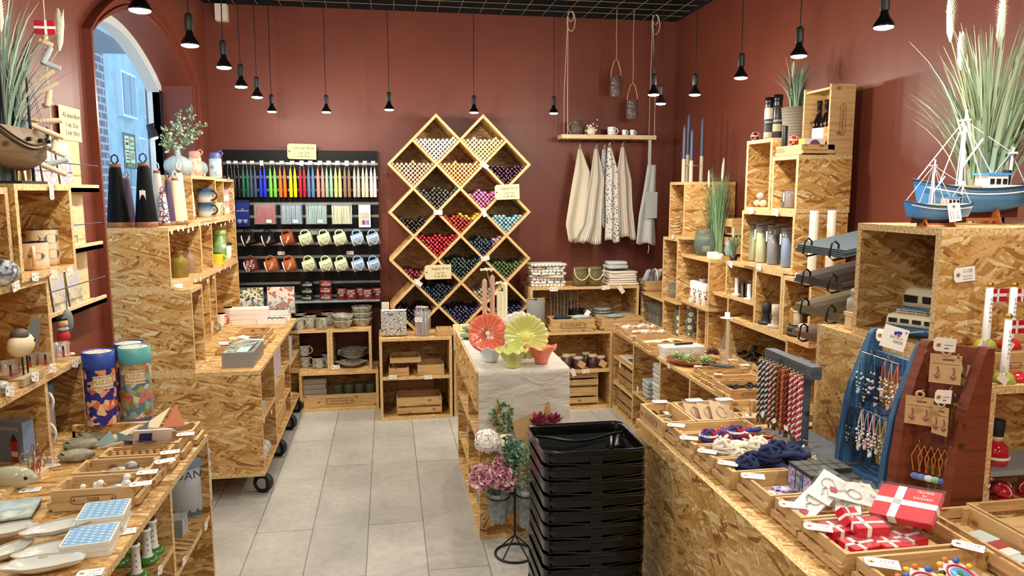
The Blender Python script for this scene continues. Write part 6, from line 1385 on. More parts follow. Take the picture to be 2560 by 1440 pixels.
def flower(name,label,cat,p,R_,depth,pet,cols,tilt,wave=.06,rib=.02,hub=None,grp=None,rz=0,pw=1.0):
    """fluted flower dish; profile opens along +Z, petals = lobes"""
    o=thing(name,label,cat,p,rz,grp); o.rotation_euler=(tilt,0,rz)
    def fn(a,j,r,z): e=(r/R_)**2; return (r*(1+wave*e*abs(cos(a*pet/2))**.6-wave*e*.5),z+rib*e*R_*cos(a*pet)*.5+rib*.35*R_*e*cos(a*pet*3))
    pr=[(0,0),(R_*.25,.001),(R_*.45,depth*.16),(R_*.7,depth*.45),(R_*.88,depth*.78),(R_,depth),(R_*.985,depth+.004),(R_*.85,depth*.78+.006),(R_*.68,depth*.45+.006),(R_*.43,depth*.16+.006),(R_*.22,.007),(0,.006)]
    part('dish',MB().lathe(pr,168,fn=fn),cols,o)
    if hub: part('flower_centre',MB().lathe([(hub[0],.0065+hub[2]),(hub[0]*.9,.011+hub[2]),(0,.013+hub[2])],24),hub[1],o)
    return o
def radial(name,cin,cmid,cout,line,nl,rough=.15):
    t=NT(name); s=t.n('ShaderNodeSeparateXYZ',{0: t.obj()}); x,y=s.outputs[0],s.outputs[1]
    r=t.math('SQRT',t.math('ADD',t.math('POWER',x,2),t.math('POWER',y,2))); a=t.math('ARCTAN2',y,x)
    c=t.ramp(t.math('MULTIPLY',r,7.5),[(.04,srgb(cin)),(.32,srgb(cmid)),(1,srgb(cout))])
    l=t.math('GREATER_THAN',t.math('COSINE',t.math('MULTIPLY',a,nl)),.86)
    return t.set(Base_Color=t.mix(t.math('MULTIPLY',l,.45),c,srgb(line)),Roughness=rough,Coat_Weight=.5)
CORAL=radial('coral_glaze','7a160e','e2684a','ee8262','f6b89a',20); LIME=radial('lime_glaze','eef08c','c9cc6a','e8ea9c','98a04c',34); PALE=radial('white_glaze','e9eef2','dfe6ec','f2f5f6','b4bcc4',26)
def fp(px,py,y): return onY(y,px,py)
yp=3.22; c=fp(1219,834,yp); k=mpp(c)
o=flower('hibiscus_plate','coral hibiscus plate standing upright on the island','plate',(c.x,yp,c.z),50*k,.016,5,CORAL,1.25,.06,.03,(.012,mt('f4e3b4',.4),-.004)); 
o=flower('daisy_plate','lime green daisy plate standing upright, in front of the white one','plate',(fp(1314,842,yp-.04).x,yp-.04,fp(1314,842,yp-.04).z),55*k,.016,22,LIME,1.28,.07,.05,(.024,mt('e3e478',.4),.0)); 
o=flower('daisy_plate','white flower plate half hidden behind the green and coral plates','plate',(fp(1298,832,yp+.06).x,yp+.06,fp(1298,832,yp+.06).z),53*k,.016,18,PALE,1.28,.08,.04)
for px,m_,lb,dy in ((1219,None,'clear plate stand holding the coral plate',.02),(1314,None,'clear plate stand holding the green plate',-.02),(1298,None,'clear plate stand holding the white plate',.08)):
    x=fp(px,842,yp+dy).x; solo('plate_stand',MB().tube([(-.03,-.03,.003),(-.03,.03,.003),(-.03,.035,.07)],.003,6).tube([(.03,-.03,.003),(.03,.03,.003),(.03,.035,.07)],.003,6).cyl((-.03,.03,.003),(.03,.03,.003),.003,6).cyl((-.03,-.03,.003),(-.03,-.036,.018),.003,6).cyl((.03,-.03,.003),(.03,-.036,.018),.003,6),clear('eef4f4',.5),lb,'stand','clear plate stands',(x,yp+dy,zc))
def fbowl(lb,px,py,wpx,hp,m_,pet,foot=.42):
    p,r=spot(px,py,zc,wpx*.8); k=mpp(p); R_=wpx/2*k; H_=hp*k*.9; o=thing('flower_bowl',lb,'bowl',(p.x,p.y-r*.4,zc),.3,'flower bowls in front of the plates')
    def fn(a,j,r,z): e=(r/R_)**3; return (r*(1+.06*e*cos(a*pet)),z+.10*e*H_*cos(a*pet+1))
    pr=[(R_*foot*.95,0),(R_*foot,H_*.04),(R_*(foot+.12),H_*.4),(R_*(foot+.3),H_*.75),(R_*.96,H_*.97),(R_,H_),(R_*.97,H_+.002),(R_*(foot+.26),H_*.76),(R_*(foot+.07),H_*.4),(R_*foot*.8,H_*.1),(0,H_*.08)]
    part('bowl',MB().lathe(pr,72,fn=fn),m_,o)
fbowl('white flower bowl, left of the three small bowls',1225,906,82,42,PALE,9); fbowl('green flower bowl, the nearest and middle of three',1279,921,84,46,LIME,10); fbowl('coral flower bowl, right of the three small bowls',1351,911,78,46,mt('e87a5a',.15,coat=.5),5)
GLF=mt('4f7a4a',.2,coat=.5)
for k,(px,py) in enumerate(((1168,826),(1163,845))): p=onZ(zc,px,py); flower('leaf_dish','small green leaf dish at the left edge of the island, %s' % ('farther','nearer')[k],'dish',(p.x+.02,p.y,zc),.045,.012,7,GLF,.05,.15,.08,grp='green leaf dishes')
# group of candles at the back of the island
for px,yt,w_,c_,lb in ((1212,693,15,'cfa392','rose dinner candle, shorter one, standing behind the coral plate'),(1231,683,15,'c69c88','rose dinner candle, taller one, standing behind the coral plate'),(1247,727,13,'eee2bb','cream dinner candle, left of three'),(1256,729,14,'f1e7c2','cream dinner candle, middle of three'),(1263,703,14,'ede4c4','cream dinner candle, tallest, right of three')):
    y=3.75; p=onY(y,px,790); k=mpp(p); z1=onY(y,px,yt).z; r=w_/2*k*.85; H_=z1-zc
    solo('tall_candle',MB().lathe([(r*.9,0),(r,.01),(r*.97,H_*.93),(r*.7,H_*.955),(r*.25,H_*.97),(r*.1,H_*.98),(0,H_)],16),mt(c_,.35),lb,'candle','tall candles on the island',(p.x,y,zc))
t=thing('wild_carrot_stems','white umbel flowers in a round glass between the tall candles','plant',(onY(3.85,1243,790).x,3.85,zc)); rr=RNG(8)
part('round_glass',MB().lathe([(.02,0),(.042,.02),(.046,.045),(.032,.08),(.03,.078),(.043,.045),(.018,.006),(0,.006)],24),clear('d9e6e2',.35),t)
for px,py,w_ in ((1217,676,36),(1253,710,32),(1249,735,28)):
    c=onY(3.85,px,py)-t.location; part('stem',MB().tube([(0,0,.02),tuple(c*.55+V3((.01,0,0))),tuple(c)],.0022,5),mt('8a9a5a',.6),t); mb=MB(); R1=w_/2*mpp(onY(3.85,px,py))
    for k in range(46): a_=rr.uniform(0,6.28); q_=R1*math.sqrt(rr.random()); mb.ell((c.x+cos(a_)*q_,c.y+sin(a_)*q_,c.z+.008-q_*.2+rr.uniform(-.004,.006)),(.0045,.0045,.003),5)
    part('umbel',mb,mt('eef0da',.7),t)
# goods in the island side
for k in range(4): p=onX(XI0+.09,1150,1030); solo('shell_plate',MB().lathe(bowlpr(.06,.02,.003,.4,6,.8),40,fn=lambda a,j,r,z: (r*(1+.04*cos(a*14)),z)),mt('c3cad2',.3),'grey-white scalloped plate in the island, %s of the pile' % ORD[k],'plate','scalloped plates in the island',(XI0+.1,p.y,.4005+.0115*k))
for k in range(3): p=onX(XI0+.06,1190,1085); bowl(0,1,0,1,9,'x') if 0 else solo('striped_bowl',MB().lathe(bowlpr(.05,.035,.004,.5,6,.7),24),patt('terracotta_bowl_glaze','noise',['8a4a40','b56a58','6f7a4a'],40,.3),'red and green bowl in the near island compartment, %s of the pile' % ORD[k],'bowl','red and green bowls',(XI0+.08,3.2,.4205+.018*k))
for k,(y_,z_,d_,c_) in enumerate(((3.62,.17,(.2,.16,.1),'6a4a30'),(3.8,.17,(.2,.14,.07),'8a8a84'),(3.2,.2,(.2,.16,.13),'9a9488'),(3.35,.018,(.2,.12,.09),'8f8c86'),(3.15,.018,(.2,.13,.1),'7c7a78'))):
    carton('linen_bundle' if k > 0 else 'dark_wooden_box','stored %s in the island side, %s from the far end' % ('dark wooden box' if k == 0 else 'folded grey cloth bundle',ORD[k]),'box' if k == 0 else 'cloth',(XI0+.13,y_,z_+.0005),d_,mt(c_,.8),0,None,.02)
# ================================================================ FLOWER STAND AND BASKETS
c=onZ(0,1287,1385); GALV=patt('galvanised_zinc','noise',['7b8484','9ba5a4','687272','8d9796'],22,.35); 
FS=thing('bucket_stand','black iron stand with ring foot carrying the zinc flower buckets','stand',(c.x,c.y,0)); rg=.082
part('ring_foot',MB().tube([(cos(i*PI/20)*rg,sin(i*PI/20)*rg,.005) for i in range(40)],.0048,8,closed=True),BLACK,FS)
for a_ in (.6,2.2,3.9,5.3): part('foot_brace',MB().cyl((cos(a_)*rg,sin(a_)*rg,.006),(0,0,.085),.0035,6),BLACK,FS)
part('pole',MB().cyl((0,0,.08),(0,0,.46),.005,8),BLACK,FS)
bk=[]
for px,pyt,pyb,w_,y,nm in ((1246,1228,1302,58,c.y-.02,'left'),(1320,1218,1314,62,c.y-.07,'right front'),(1278,1215,1278,54,c.y+.1,'rear left'),(1345,1200,1285,54,c.y+.09,'rear right')):
    p=onY(y,px,pyb); k=mpp(p); z1=onY(y,px,pyt).z; r=w_/2*k; H_=z1-p.z
    t=thing('zinc_bucket','%s tapered zinc bucket hanging on the flower stand' % nm,'bucket',(p.x,y,p.z),0,'zinc buckets on the flower stand')
    part('bucket',MB().lathe([(r*.66,0),(r*.7,.003),(r*.95,H_*.86),(r*1.0,H_*.865),(r*.97,H_*.9),(r*1.03,H_),(r*.99,H_),(r*.9,H_*.86),(r*.66,.006),(0,.006)],28),GALV,t)
    part('hanging_ring',MB().tube([(cos(i*PI/12)*r*1.0,sin(i*PI/12)*r*1.0,H_*.84) for i in range(24)],.003,6,closed=True),BLACK,t)
    if nm != 'x': d=V3((c.x-p.x,c.y-y,0)); L=d.length; part('support_arm',MB().cyl((0,0,.0) if 0 else (p.x+d.x/L*r-c.x,y+d.y/L*r-c.y,p.z+H_*.84),(0,0,p.z+H_*.84),.004,6),BLACK,FS)
    bk.append((p.x,y,z1,r))
PINKP=[mt('c98a9c',.7),mt('dba7b0',.7),mt('b5718a',.7),mt('e9c9c4',.7)]; HY=[mt('efe9dc',.7),mt('f6f2ea',.7),mt('e9dcae',.7)]
def petalball(mb,c,r,n,rr,cup=.45,m=3,asp=.9):
    for i in range(n):
        u=(i+.5)/n; ph=math.acos(1-1.75*u); th=i*2.39996; d=V3((sin(ph)*cos(th),sin(ph)*sin(th),cos(ph))); s=r*rr.uniform(.32,.5)*(.6+.5*u)
        p=V3(c)+d*r*rr.uniform(.55,.72); a=d.cross(V3((rr.uniform(-1,1),rr.uniform(-1,1),rr.uniform(-1,1)))).normalized(); b=d.cross(a)
        mb.add([p-a*s*.4,p+a*s*.4,p+a*s*.75+d*s*.7,p+a*s*.35+d*s*1.1+b*s*.15,p-a*s*.3+d*s*1.0-b*s*.15,p-a*s*.75+d*s*.7,p+d*s*.6+b*s*cup],[(0,1,6),(1,2,6),(2,3,6),(3,4,6),(4,5,6),(5,0,6)],rr.randrange(m),True)
def bouquet(lb,name,px,py,wpx,y,mats,kind,stem=None,seed=1,hp=None):
    rr=RNG(seed); p=onY(y,px,py); r=wpx/2*mpp(p); base=stem or bk[0]
    t=thing(name,lb,'flower' if kind != 'leaf' else 'plant',(base[0],base[1],base[2]-.03)); c=p-t.location
    part('stem',MB().tube([(0,0,0),tuple(c*.5),tuple(c*.9)],.003,5),GR[0],t); mb=MB()
    if kind == 'peony': petalball(mb,c,r,150,rr,m=4); part('bloom',mb,mats,t)
    elif kind == 'hydr':
        for k in range(230):
            ph=math.acos(1-1.6*rr.random()); th=rr.uniform(0,6.28); d=V3((sin(ph)*cos(th),sin(ph)*sin(th),cos(ph))); q_=c+d*r*rr.uniform(.85,1.02); a=d.orthogonal().normalized(); b=d.cross(a); s=r*.24; m=rr.randrange(len(mats))
            for w in range(4): e=a*cos(w*PI/2+th)+b*sin(w*PI/2+th); f=d.cross(e); mb.add([q_,q_+e*s*.5+f*s*.4+d*s*.1,q_+e*s*.95+d*s*.15,q_+e*s*.5-f*s*.4+d*s*.1],[(0,1,2,3)],m,False)
        part('bloom',mb,mats,t)
    elif kind == 'leaf':
        R2=(r,r*.8,(hp or wpx)/2*mpp(p)); leaves(mb,c,R2,260,rr,.02,len(mats),1.0,.1); part('leaves',mb,mats,t)
        for k in range(6): part('stem',MB().tube([tuple(c*.4),tuple(c+V3((rr.uniform(-r,r)*.7,rr.uniform(-r,r)*.5,rr.uniform(0,R2[2]*.8))))],.0016,4),mt('6f7a5a',.7),t)
    else:
        for k in range(16): th=k*2.4; u=k/16; d=V3((cos(th)*(.25+u*.6),sin(th)*(.25+u*.6),.8-u*.3)).normalized(); a=d.cross(V3((0,0,1))).normalized(); b=d.cross(a); s=r*2.1; mb.add([c-a*s*.1,c+a*s*.1,c+d*s*.5+a*s*.33,c+d*s,c+d*s*.5-a*s*.33,c+d*s*.45+b*s*.18],[(0,1,5),(1,2,5),(2,3,5),(3,4,5),(4,0,5)],k % len(mats),True)
        part('bloom',mb,mats,t)
    return t
B0,B1,B2,B3=bk; yy=c.y
bouquet('large dusty pink peony, left of the two','peony',1205,1192,64,B0[1]-.03,PINKP,'peony',B0,1); bouquet('dusty pink peony, right of the two, over the left bucket','peony',1259,1196,60,B0[1]-.045,PINKP,'peony',B0,2); bouquet('small dusty pink peony above and behind the other two','peony',1252,1158,40,B0[1]+.02,PINKP,'peony',B0,5)
bouquet('white hydrangea head above the peonies, left one','hydrangea',1218,1103,64,B2[1],HY[:2],'hydr',B2,3); bouquet('creamy yellow hydrangea head, right one','hydrangea',1263,1110,56,B2[1]+.02,HY[1:],'hydr',B2,4)
EUC=[mt('6f9478',.6),mt('8fb08f',.6),mt('a3bfa0',.6),mt('54785f',.6)]
bouquet('blue-green eucalyptus bunch in the right front bucket','eucalyptus_bunch',1318,1158,84,B1[1],EUC,'leaf',B1,6,120); bouquet('small eucalyptus sprig between hydrangea and bucket','eucalyptus_bunch',1285,1130,44,B1[1]+.04,EUC,'leaf',B2,7,70)
BUR=[mt('8a1c3a',.6),mt('a82c4c',.6),mt('6f2a4a',.6)]
bouquet('burgundy magnolia bloom, highest of the group','magnolia',1345,1062,34,yy+.12,BUR,'cup',B3,8); bouquet('burgundy magnolia bloom turned to the right','magnolia',1385,1058,28,yy+.12,BUR,'cup',B3,9); bouquet('burgundy bloom lower down beside the eucalyptus','magnolia',1338,1105,30,yy+.02,BUR,'cup',B3,10)
FRN=[mt('4f7a42',.7),mt('6a8f55',.7)]; bouquet('fine green fern sprays rising behind the white hydrangea','fern_bunch',1255,1045,70,B2[1]+.06,FRN,'leaf',B2,11,90)
p=onY(yy+.1,1310,1065); solo('brown_paper_wrap',MB().add([(-.05,0,.02),(.03,0,.05),(.06,.03,.02),(.04,.03,-.1),(-.02,.02,-.12)],[(0,1,2,3,4)]).add([(-.05,.004,.02),(.03,.004,.05),(.06,.034,.02),(.04,.034,-.1),(-.02,.024,-.12)],[(4,3,2,1,0)]),KRAFT,'brown paper wrapped round the stems behind the eucalyptus','paper',loc=p)
# stack of shopping baskets
BP=mt('060606',.2); bx0,bx1,by0,by1=.452,.782,2.105,2.385; ztop=.715
cx_,cy_=(bx0+bx1)/2,(by0+by1)/2; W_,D_=(bx1-bx0)/2,(by1-by0)/2
def rrect(w,d,r,z,n=6,wave=0):
    o=[]
    for k,(sx,sy) in enumerate(((1,-1),(1,1),(-1,1),(-1,-1))):
        for i in range(n+1):
            a=-PI/2+k*PI/2+i*PI/2/n; o.append((sx*(w-r)+cos(a)*r,sy*(d-r)+sin(a)*r,z))
    return [V3(q_) for q_ in o]
def basket():
    mb=MB(); rings=[]
    for f,z in ((.86,0),(.9,.012),(.935,.148),(.985,.150),(.995,.153),(.998,.183),(1.008,.187),(.99,.188),(.965,.18),(.95,.15),(.89,.016),(0,.012)):
        rings.append(rrect(W_*f,D_*f,.035*max(f,.01),z) if f else None)
    N=len(rings[0]); vs=[v for r_ in rings if r_ for v in r_]; K=len(vs)//N
    mb.add(vs,[(j*N+i,j*N+(i+1)%N,(j+1)*N+(i+1)%N,(j+1)*N+i) for j in range(K-1) for i in range(N)],0,True)
    mb.add(rings[0],[tuple(range(N))[::-1]]); mb.add(rings[-2],[tuple(range(N))]); return mb
bm_=basket().mesh('basket_body',BP); hm=MB(); 
hm.tube([(W_*(-.9+.15*i),D_*.45,.16-.012*cos((i-6)*.5)) for i in range(13)],.005,6)
rl=MB(); n_=20; rl.tube([(-W_*.93+W_*1.86*i/n_,-D_*.985-.001,.152-.011*sin(PI*i/n_)**2) for i in range(n_+1)],.003,6)
rl2=MB().tube([(-W_*.93,-D_*.99,.178),(W_*.93,-D_*.99,.178)],.0028,6); bd_=MB().box(-.018,.018,-D_*.985-.003,-D_*.94,.135,.172); em=MB().tube([(cos(i*PI/6)*.009,-D_*.985-.0035,.154+sin(i*PI/6)*.009) for i in range(12)],.0014,5,closed=True).ell((0,-D_*.985-.0035,.154),(.003,.002,.004),8)
prt=[(bm_,'basket_body'),(hm.mesh('handle',BP),'handle'),(rl.mesh('curved_lip',BP),'curved_lip'),(rl2.mesh('upper_lip',BP),'upper_lip'),(bd_.mesh('emblem_panel',mt('111112',.4)),'emblem_panel'),(em.mesh('emblem',BP),'emblem')]
for k in range(12):
    zk=ztop-.188-.0475*k+.0; 
    if zk < 0: break
    lb='black plastic shopping basket, %s of the stack beside the flowers' % ('topmost' if k == 0 else ORD[k]+' from the top'); o=thing('shopping_basket',lb,'basket',(cx_+R.uniform(-.002,.002),cy_+R.uniform(-.002,.002),zk),R.uniform(-.01,.01),'stacked shopping baskets')
    for me,nm in prt: part(nm,me,None,o)
solo('basket_dolly',MB().box(cx_-W_*.85,cx_+W_*.85,cy_-D_*.85,cy_+D_*.85,0,max(.005,zk-.001) if zk > 0 else .004),BP,'low black base under the stack of shopping baskets','dolly')
# ================================================================ BACK RIGHT CABINETS
zx=zX+.0005; rr=RNG(12); CK=patt('berry_print_cotton','dots',['3c3a3c','e8e3d8','e8e3d8'],42,.9,dist=1.0); STRP=patt('ticking_stripe_cotton','X',['e6e0d2','8a8680','e6e0d2','e6e0d2'],38,.9)
def pile(lb,name,px,py,wpx,hp,y,mats,z,n,depth,grp,words=None):
    p=onY(y,px,py); k=mpp(p); w_,h_=wpx*k,hp*k
    for i in range(n):
        mb=MB(); folded(mb,w_*rr.uniform(.9,1.02),depth*rr.uniform(.92,1.0),h_/n,1,rr,.006)
        solo(name,mb,mats[i % len(mats)],'%s, %s of the pile' % (lb,('bottom' if i == 0 else 'top' if i == n-1 else ORD[i])),'cloth',grp,(p.x,y+depth/2,z+h_*i/n),(0,0,rr.uniform(-.12,.12)))
    return p
pile('folded black and white tea towel left on the wide shelf box','folded_towel',1372,718,100,58,yX+.03,[STRP,CK,STRP,mt('cfc8ba',.9),CK],zx,8,.2,'folded printed tea towels')
pile('folded cream napkin on the wide shelf box right of the lanterns','folded_napkin',1560,714,86,34,yX+.03,[mt('e9e2d0',.9),mt('d9d1bf',.9)],zx,6,.2,'folded cream napkins')
pile('folded grey striped towel lying on the cream napkins','folded_towel',1545,714,60,18,yX+.08,[ST3],zx+.115,2,.14,'folded grey towels')
GG=NT('olive_pressed_glass'); _v=GG.n('ShaderNodeTexVoronoi',{'Vector': GG.obj(),'Scale': 45.0}).outputs['Distance']; GGM=GG.set(Base_Color=srgb('7a7650'),Roughness=.08,Alpha=.6,Coat_Weight=.6,Normal=GG.bump(_v,.006,1.0))
for px,nm in ((1450,'left'),(1485,'right')):
    t=lantern('olive pressed-glass lantern with a pale loop handle in front, %s of two' % nm,px,668,714,40,yX+.06,False,False,GGM,'olive glass lanterns',zx); r=20*mpp(t.location)
    part('handle',MB().tube([(r*cos(a),-r*.9-.006,.13-.0+.085*sin(a)) for a in [PI+PI*i/12 for i in range(13)]],.004,7),mt('e6cfa0',.6),t)
a=onY(yX+.04,1610,715); crate('small pine crate of patterned napkins in the corner',a.x+.01,a.x+.16,yX+.03,yX+.2,.785+.0005,.075,group=None,name='wooden_crate',cat='crate'); 
for k in range(5): solo('rolled_napkin',MB().tube([(-.03,0,0),(0,.01,.05+.01*k),(.02,.0,.10)],[.02,.024,.016],9),[ST3,CK,mt('6a6c70',.9),mt('d3cdc0',.9),ST1][k],'bundled napkin sticking out of the corner pine crate, %s from the left' % ORD[k],'napkin','bundled napkins in the corner crate',(a.x+.035+k*.026,yX+.10+.02*(k % 2),.83),(0,0,rr.uniform(-1,1)))
for px,py,tl in ((1384,723,0),(1514,719,.1),(1553,724,-.9)): ptag(BR2,onY(yX-.006,px,py),(0,-1,0),None,.06,tl,h=.5)
# inside the wide shelf box: pot holders, mats
zi=zW+TH+.0005; PHM=[patt('quilted_grey_check','check',['6f6f6c','b4b2aa'],120,.95),mt('8f8e86',.95)]
for px,w_,n,m_,y,nm in ((1488,36,4,0,yX+.18,'narrow quilted pile, left'),(1505,46,5,0,yX+.1,'tall quilted pile in the middle'),(1537,20,3,1,yX+.18,'small plain pile'),(1562,44,3,1,yX+.1,'wide plain pile at the right')):
    p=onY(y,px,800); k=mpp(p)
    for i in range(n): solo('pot_holder',MB().lathe([(.8*w_/2*k,0),(w_/2*k,.006),(w_/2*k,.013),(w_/2*k*.85,.019),(0,.0195)],28),PHM[m_],'round grey pot holder in the %s, %s from the bottom' % (nm,ORD[i]),'pot holder','round pot holders',(p.x,y,zi+.02*i),(0,0,i*.5))
for k in range(9): p=onY(yX+.12,1378+k*8.4,790); solo('cord_bundle',MB().tube([(0,0,0),(.002,0,.14),(-.004,0,.215)],.0055,6),mt(('8d8b84','6f7076')[k % 2],.8),'grey twisted cord bundle in the dark left part of the wide box, %s' % ORD[k],'cord','grey cord bundles',(p.x,yX+.14,zi))
for k in range(5): p=onY(yX+.15,1440,790); solo('black_mat',MB().lathe([(.055,0),(.06,.008),(.055,.016),(0,.017)],24),BLACK,'round black mat in the middle of the wide box, %s from the bottom' % ORD[k],'mat','round black mats',(p.x,yX+.16,zi+.0175*k))
zw=zW+.0005
c1=crate('pine crate with brand mark holding black oven cloths, left of two',onY(yW+.01,1378,810).x,onY(yW+.01,1487,810).x,yW+.01,yW+.17,zw,onY(yW+.01,1430,798).z-zw,brand='-Y',bd=.01,name='wooden_crate',cat='crate')
c2=crate('plain pine crate with grey mitts, right of two',onY(yW+.01,1504,810).x,onY(yW+.01,1611,810).x,yW+.01,yW+.17,zw,onY(yW+.01,1560,796).z-zw,bd=.01,name='wooden_crate',cat='crate')
ptag(c1,onY(yW+.08,1468,784),(0,-1,.4),(.5,0,.8),.05)
for px,c_,lb in ((1400,'26282a','folded black oven cloth in the branded crate'),(1446,'9fb0ae','pale blue-grey mitt in the branded crate'),(1532,'8f9590','grey mitt in the plain crate')): p=onY(yW+.09,px,790); solo('oven_mitt',MB().ell((0,0,0),(.06,.035,.018),16).ell((.03,-.02,.004),(.04,.025,.012),12),mt(c_,.9),lb,'oven mitt',loc=(p.x+.01,yW+.09,zw+.085))
p=onY(yW+.06,1341,830); t=thing('felt_bottle_holder','grey felt bag with leather straps and a bottle neck, left of the pine crates','bag',(p.x,yW+.09,zw)); k=mpp(p)
part('bag',MB().lathe([(22*k,0),(23*k,.01),(23*k,80*k),(21.5*k,80*k),(21*k,.01),(0,.01)],24),mt('77766f',.95),t); part('strap',MB().tube([(-23*k,-.01,76*k),(-20*k,-.03,84*k),(0,-.03,82*k),(20*k,-.03,84*k),(23*k,-.01,76*k)],.003,6),mt('b99a6a',.7),t); part('bottle_neck',MB().cyl((0,0,.02),(0,0,102*k),.013,12),BLACK,t)
# jars in the lower part
zi=zWs+.0005; JC=[mt('4a2a30',.3),mt('6a4a50',.3),mt('5a4038',.3),mt('75666a',.3)]
for px,w_,h_,dy in ((1418,22,38,.03),(1432,22,32,.1),(1448,26,30,.03),(1484,22,34,.04),(1504,26,28,.05),(1466,22,34,.12),(1405,24,26,.1)):
    p=onY(yW+dy,px,920); k=mpp(p); r=w_/2*k; h=h_*k; t=thing('scented_candle_jar','dark candle in a glass jar with paper lid, low in the right back cabinet','jar',(p.x,yW+dy+r,zi),0,'candle jars low in the right back cabinet')
    part('jar',MB().lathe([(r*.95,0),(r,.004),(r,h*.8),(0,h*.8)],18),JC[int(px) % 4],t); part('lid',MB().lathe([(r*.9,h*.8),(r*.98,h*.82),(r*.98,h),(0,h)],18),mt('cdbb98',.7),t)
for px in (1455,1508): p=onY(yW+.02,px,905); solo('kraft_label',MB().cbox((0,0,0),(.05,.002,.045),ry=.6),KRAFT,'brown paper label leaning on the candle jars, %s one' % ('left' if px == 1455 else 'right'),'label',loc=(p.x,yW+.025,zi+.034))
for px,py,tl in ((1433,931,-1.2),(1464,928,.05)): ptag(BR1,onY(yW-.006,px,py),(0,-1,0),None,.055,tl,h=.5)
for k in range(2): crate('deep slatted pine crate low in the right back cabinet, %s' % ('lower','upper')[k],onY(yW+.04,1400,980).x,onY(yW+.04,1495,980).x,yW+.04,yW+.3,TH+.0005+k*.128,.127,slat='Y',name='wooden_crate',cat='crate',group='deep crates in the right back cabinet')
# ================================================================ RIGHT WALL: LOW CABINET
zu=ZU+.0005; rr=RNG(21)
def pt(lb,pxa,pya,pxb,pyb,w,h=.05,**k):  # tray whose top left edge runs from far pixel a to near pixel b
    A=onZ(ZU+h,pxa,pya); B=onZ(ZU+h,pxb,pyb); x=(A.x+B.x)/2; return crate(lb,x,x+w,B.y+.002,A.y-.002,ZU+.0004,h,group='pine trays on the long low cabinet',**k)
TR=[pt('pine tray of %s, %s of five at the far corner' % (w_,('farthest','second','third','fourth','nearest')[i]),*e,.26,bd=.007) for i,(w_,e) in enumerate((('white bags',(1541,811,1560,824)),('white bags',(1562,825,1580,838)),('white bags',(1582,840,1598,849)),('cream cards',(1600,851,1613,858)),('cream cards',(1615,860,1630,869))))]
P1,P2,P3=TR[0],TR[1],TR[3]
for i in range(14): x=P1.location.x-.1+.032*(i % 7); y=(P1 if i < 7 else P2).location.y+rr.uniform(-.02,.02); solo('small_gift_bag',MB().cbox((0,0,0),(.045,.03,.012),rz=rr.uniform(0,3)).ell((0,0,.004),(.018,.012,.01),8),[PAPER,mt('e2d8d4',.6),mt('c9b9a4',.5)][i % 3],'small white wrapped trinket heaped in the far trays','trinket','white wrapped trinkets in the far trays',(x,y,ZU+.05),(rr.uniform(-.4,.4),rr.uniform(-.4,.4),rr.uniform(0,3)))
for i in range(6): solo('cream_card',MB().cbox((0,0,0),(.07,.05,.001)),mt('f0e3b8',.6),'cream card lying in the third tray, %s from the left' % ORD[i],'card','cream cards in the third tray',(P3.location.x-.09+.036*i,P3.location.y+rr.uniform(-.01,.01),ZU+.05+.001*i),(rr.uniform(-.15,.15),rr.uniform(-.2,.2),rr.uniform(-.5,.5)))
WB=patt('pale_printed_box','noise',['e4e2da','d6d6cc','efeee8'],30,.4)
for i in range(6): a=onZ(ZU+.03,1672+(i % 3)*0,885); j=i % 3; carton('flat_gift_box','flat pale printed box, %s one in the %s layer' % (('front','middle','back')[j],('lower','upper')[i//3]),'box',(1.575+.083*j,3.985,zu+.031*(i//3)),(.08,.11,.03),WB,0,'flat pale printed boxes')
solo('black_pen',MB().tube([(-.06,0,0),(-.05,0,0),(.06,0,0)],[.002,.006,.005],8),BLACK,'black pen lying on the flat pale boxes','pen',loc=(1.68,4.0,zu+.068),rot=(0,0,.1))
p,r=spot(1727,921,ZU,130); DISH=thing('wooden_dish','round reddish wooden dish holding artificial succulents','dish',(p.x,p.y,zu)); part('dish',MB().lathe(bowlpr(r*.98,.022,.004,.7,6,.6),48),pine_mat('red_wood','7a3c20','96502c','5a2a16'),DISH)
SUG=[mt('8fa06a',.6),mt('aab47a',.6),mt('6f7f4a',.6)]; SUR=[mt('5a2a2c',.6),mt('743a36',.6),mt('43201f',.6)]
def succ(lb,px,py,s,m_,sd):
    q=onZ(ZU+.02,px,py+8); t=thing('succulent',lb,'plant',(q.x,q.y,zu+.008),sd,'succulents in the wooden dish'); mb=MB(); r2=RNG(sd)
    for i in range(56):
        u=i/56; th=i*2.4; el=1.45-1.6*u; d=V3((cos(th)*cos(el),sin(th)*cos(el),sin(el))); a=V3((-sin(th),cos(th),0)); n=d.cross(a); L=s*(.6+.3*u); c=V3((0,0,s*.45))
        mb.add([c-a*L*.1,c+a*L*.1,c+d*L*.55+a*L*.17,c+d*L,c+d*L*.55-a*L*.17,c+d*L*.5+n*L*.12,c+d*L*.5-n*L*.08],[(0,1,5),(1,2,5),(2,3,5),(3,4,5),(4,0,5),(1,0,6),(2,1,6),(3,2,6),(4,3,6),(0,4,6)],r2.randrange(3),True)
    part('rosette',mb,m_,t)
for px,py,s,m_,lb in ((1695,893,.062,SUG,'pale green spiky succulent at the left of the dish'),(1722,900,.062,SUG,'green succulent second from the left in the dish'),(1763,905,.066,SUG,'pale green succulent at the front right of the dish'),(1738,872,.05,SUR,'dark red succulent at the back of the dish'),(1780,882,.06,SUR,'dark red succulent at the right of the dish')): succ(lb,px,py,s,m_,int(px))
BG=clear('e8eeea',.1); p,r=spot(1813,935,ZU,30); p.z=zu; k=mpp(p); H_=152*k; r=15*k
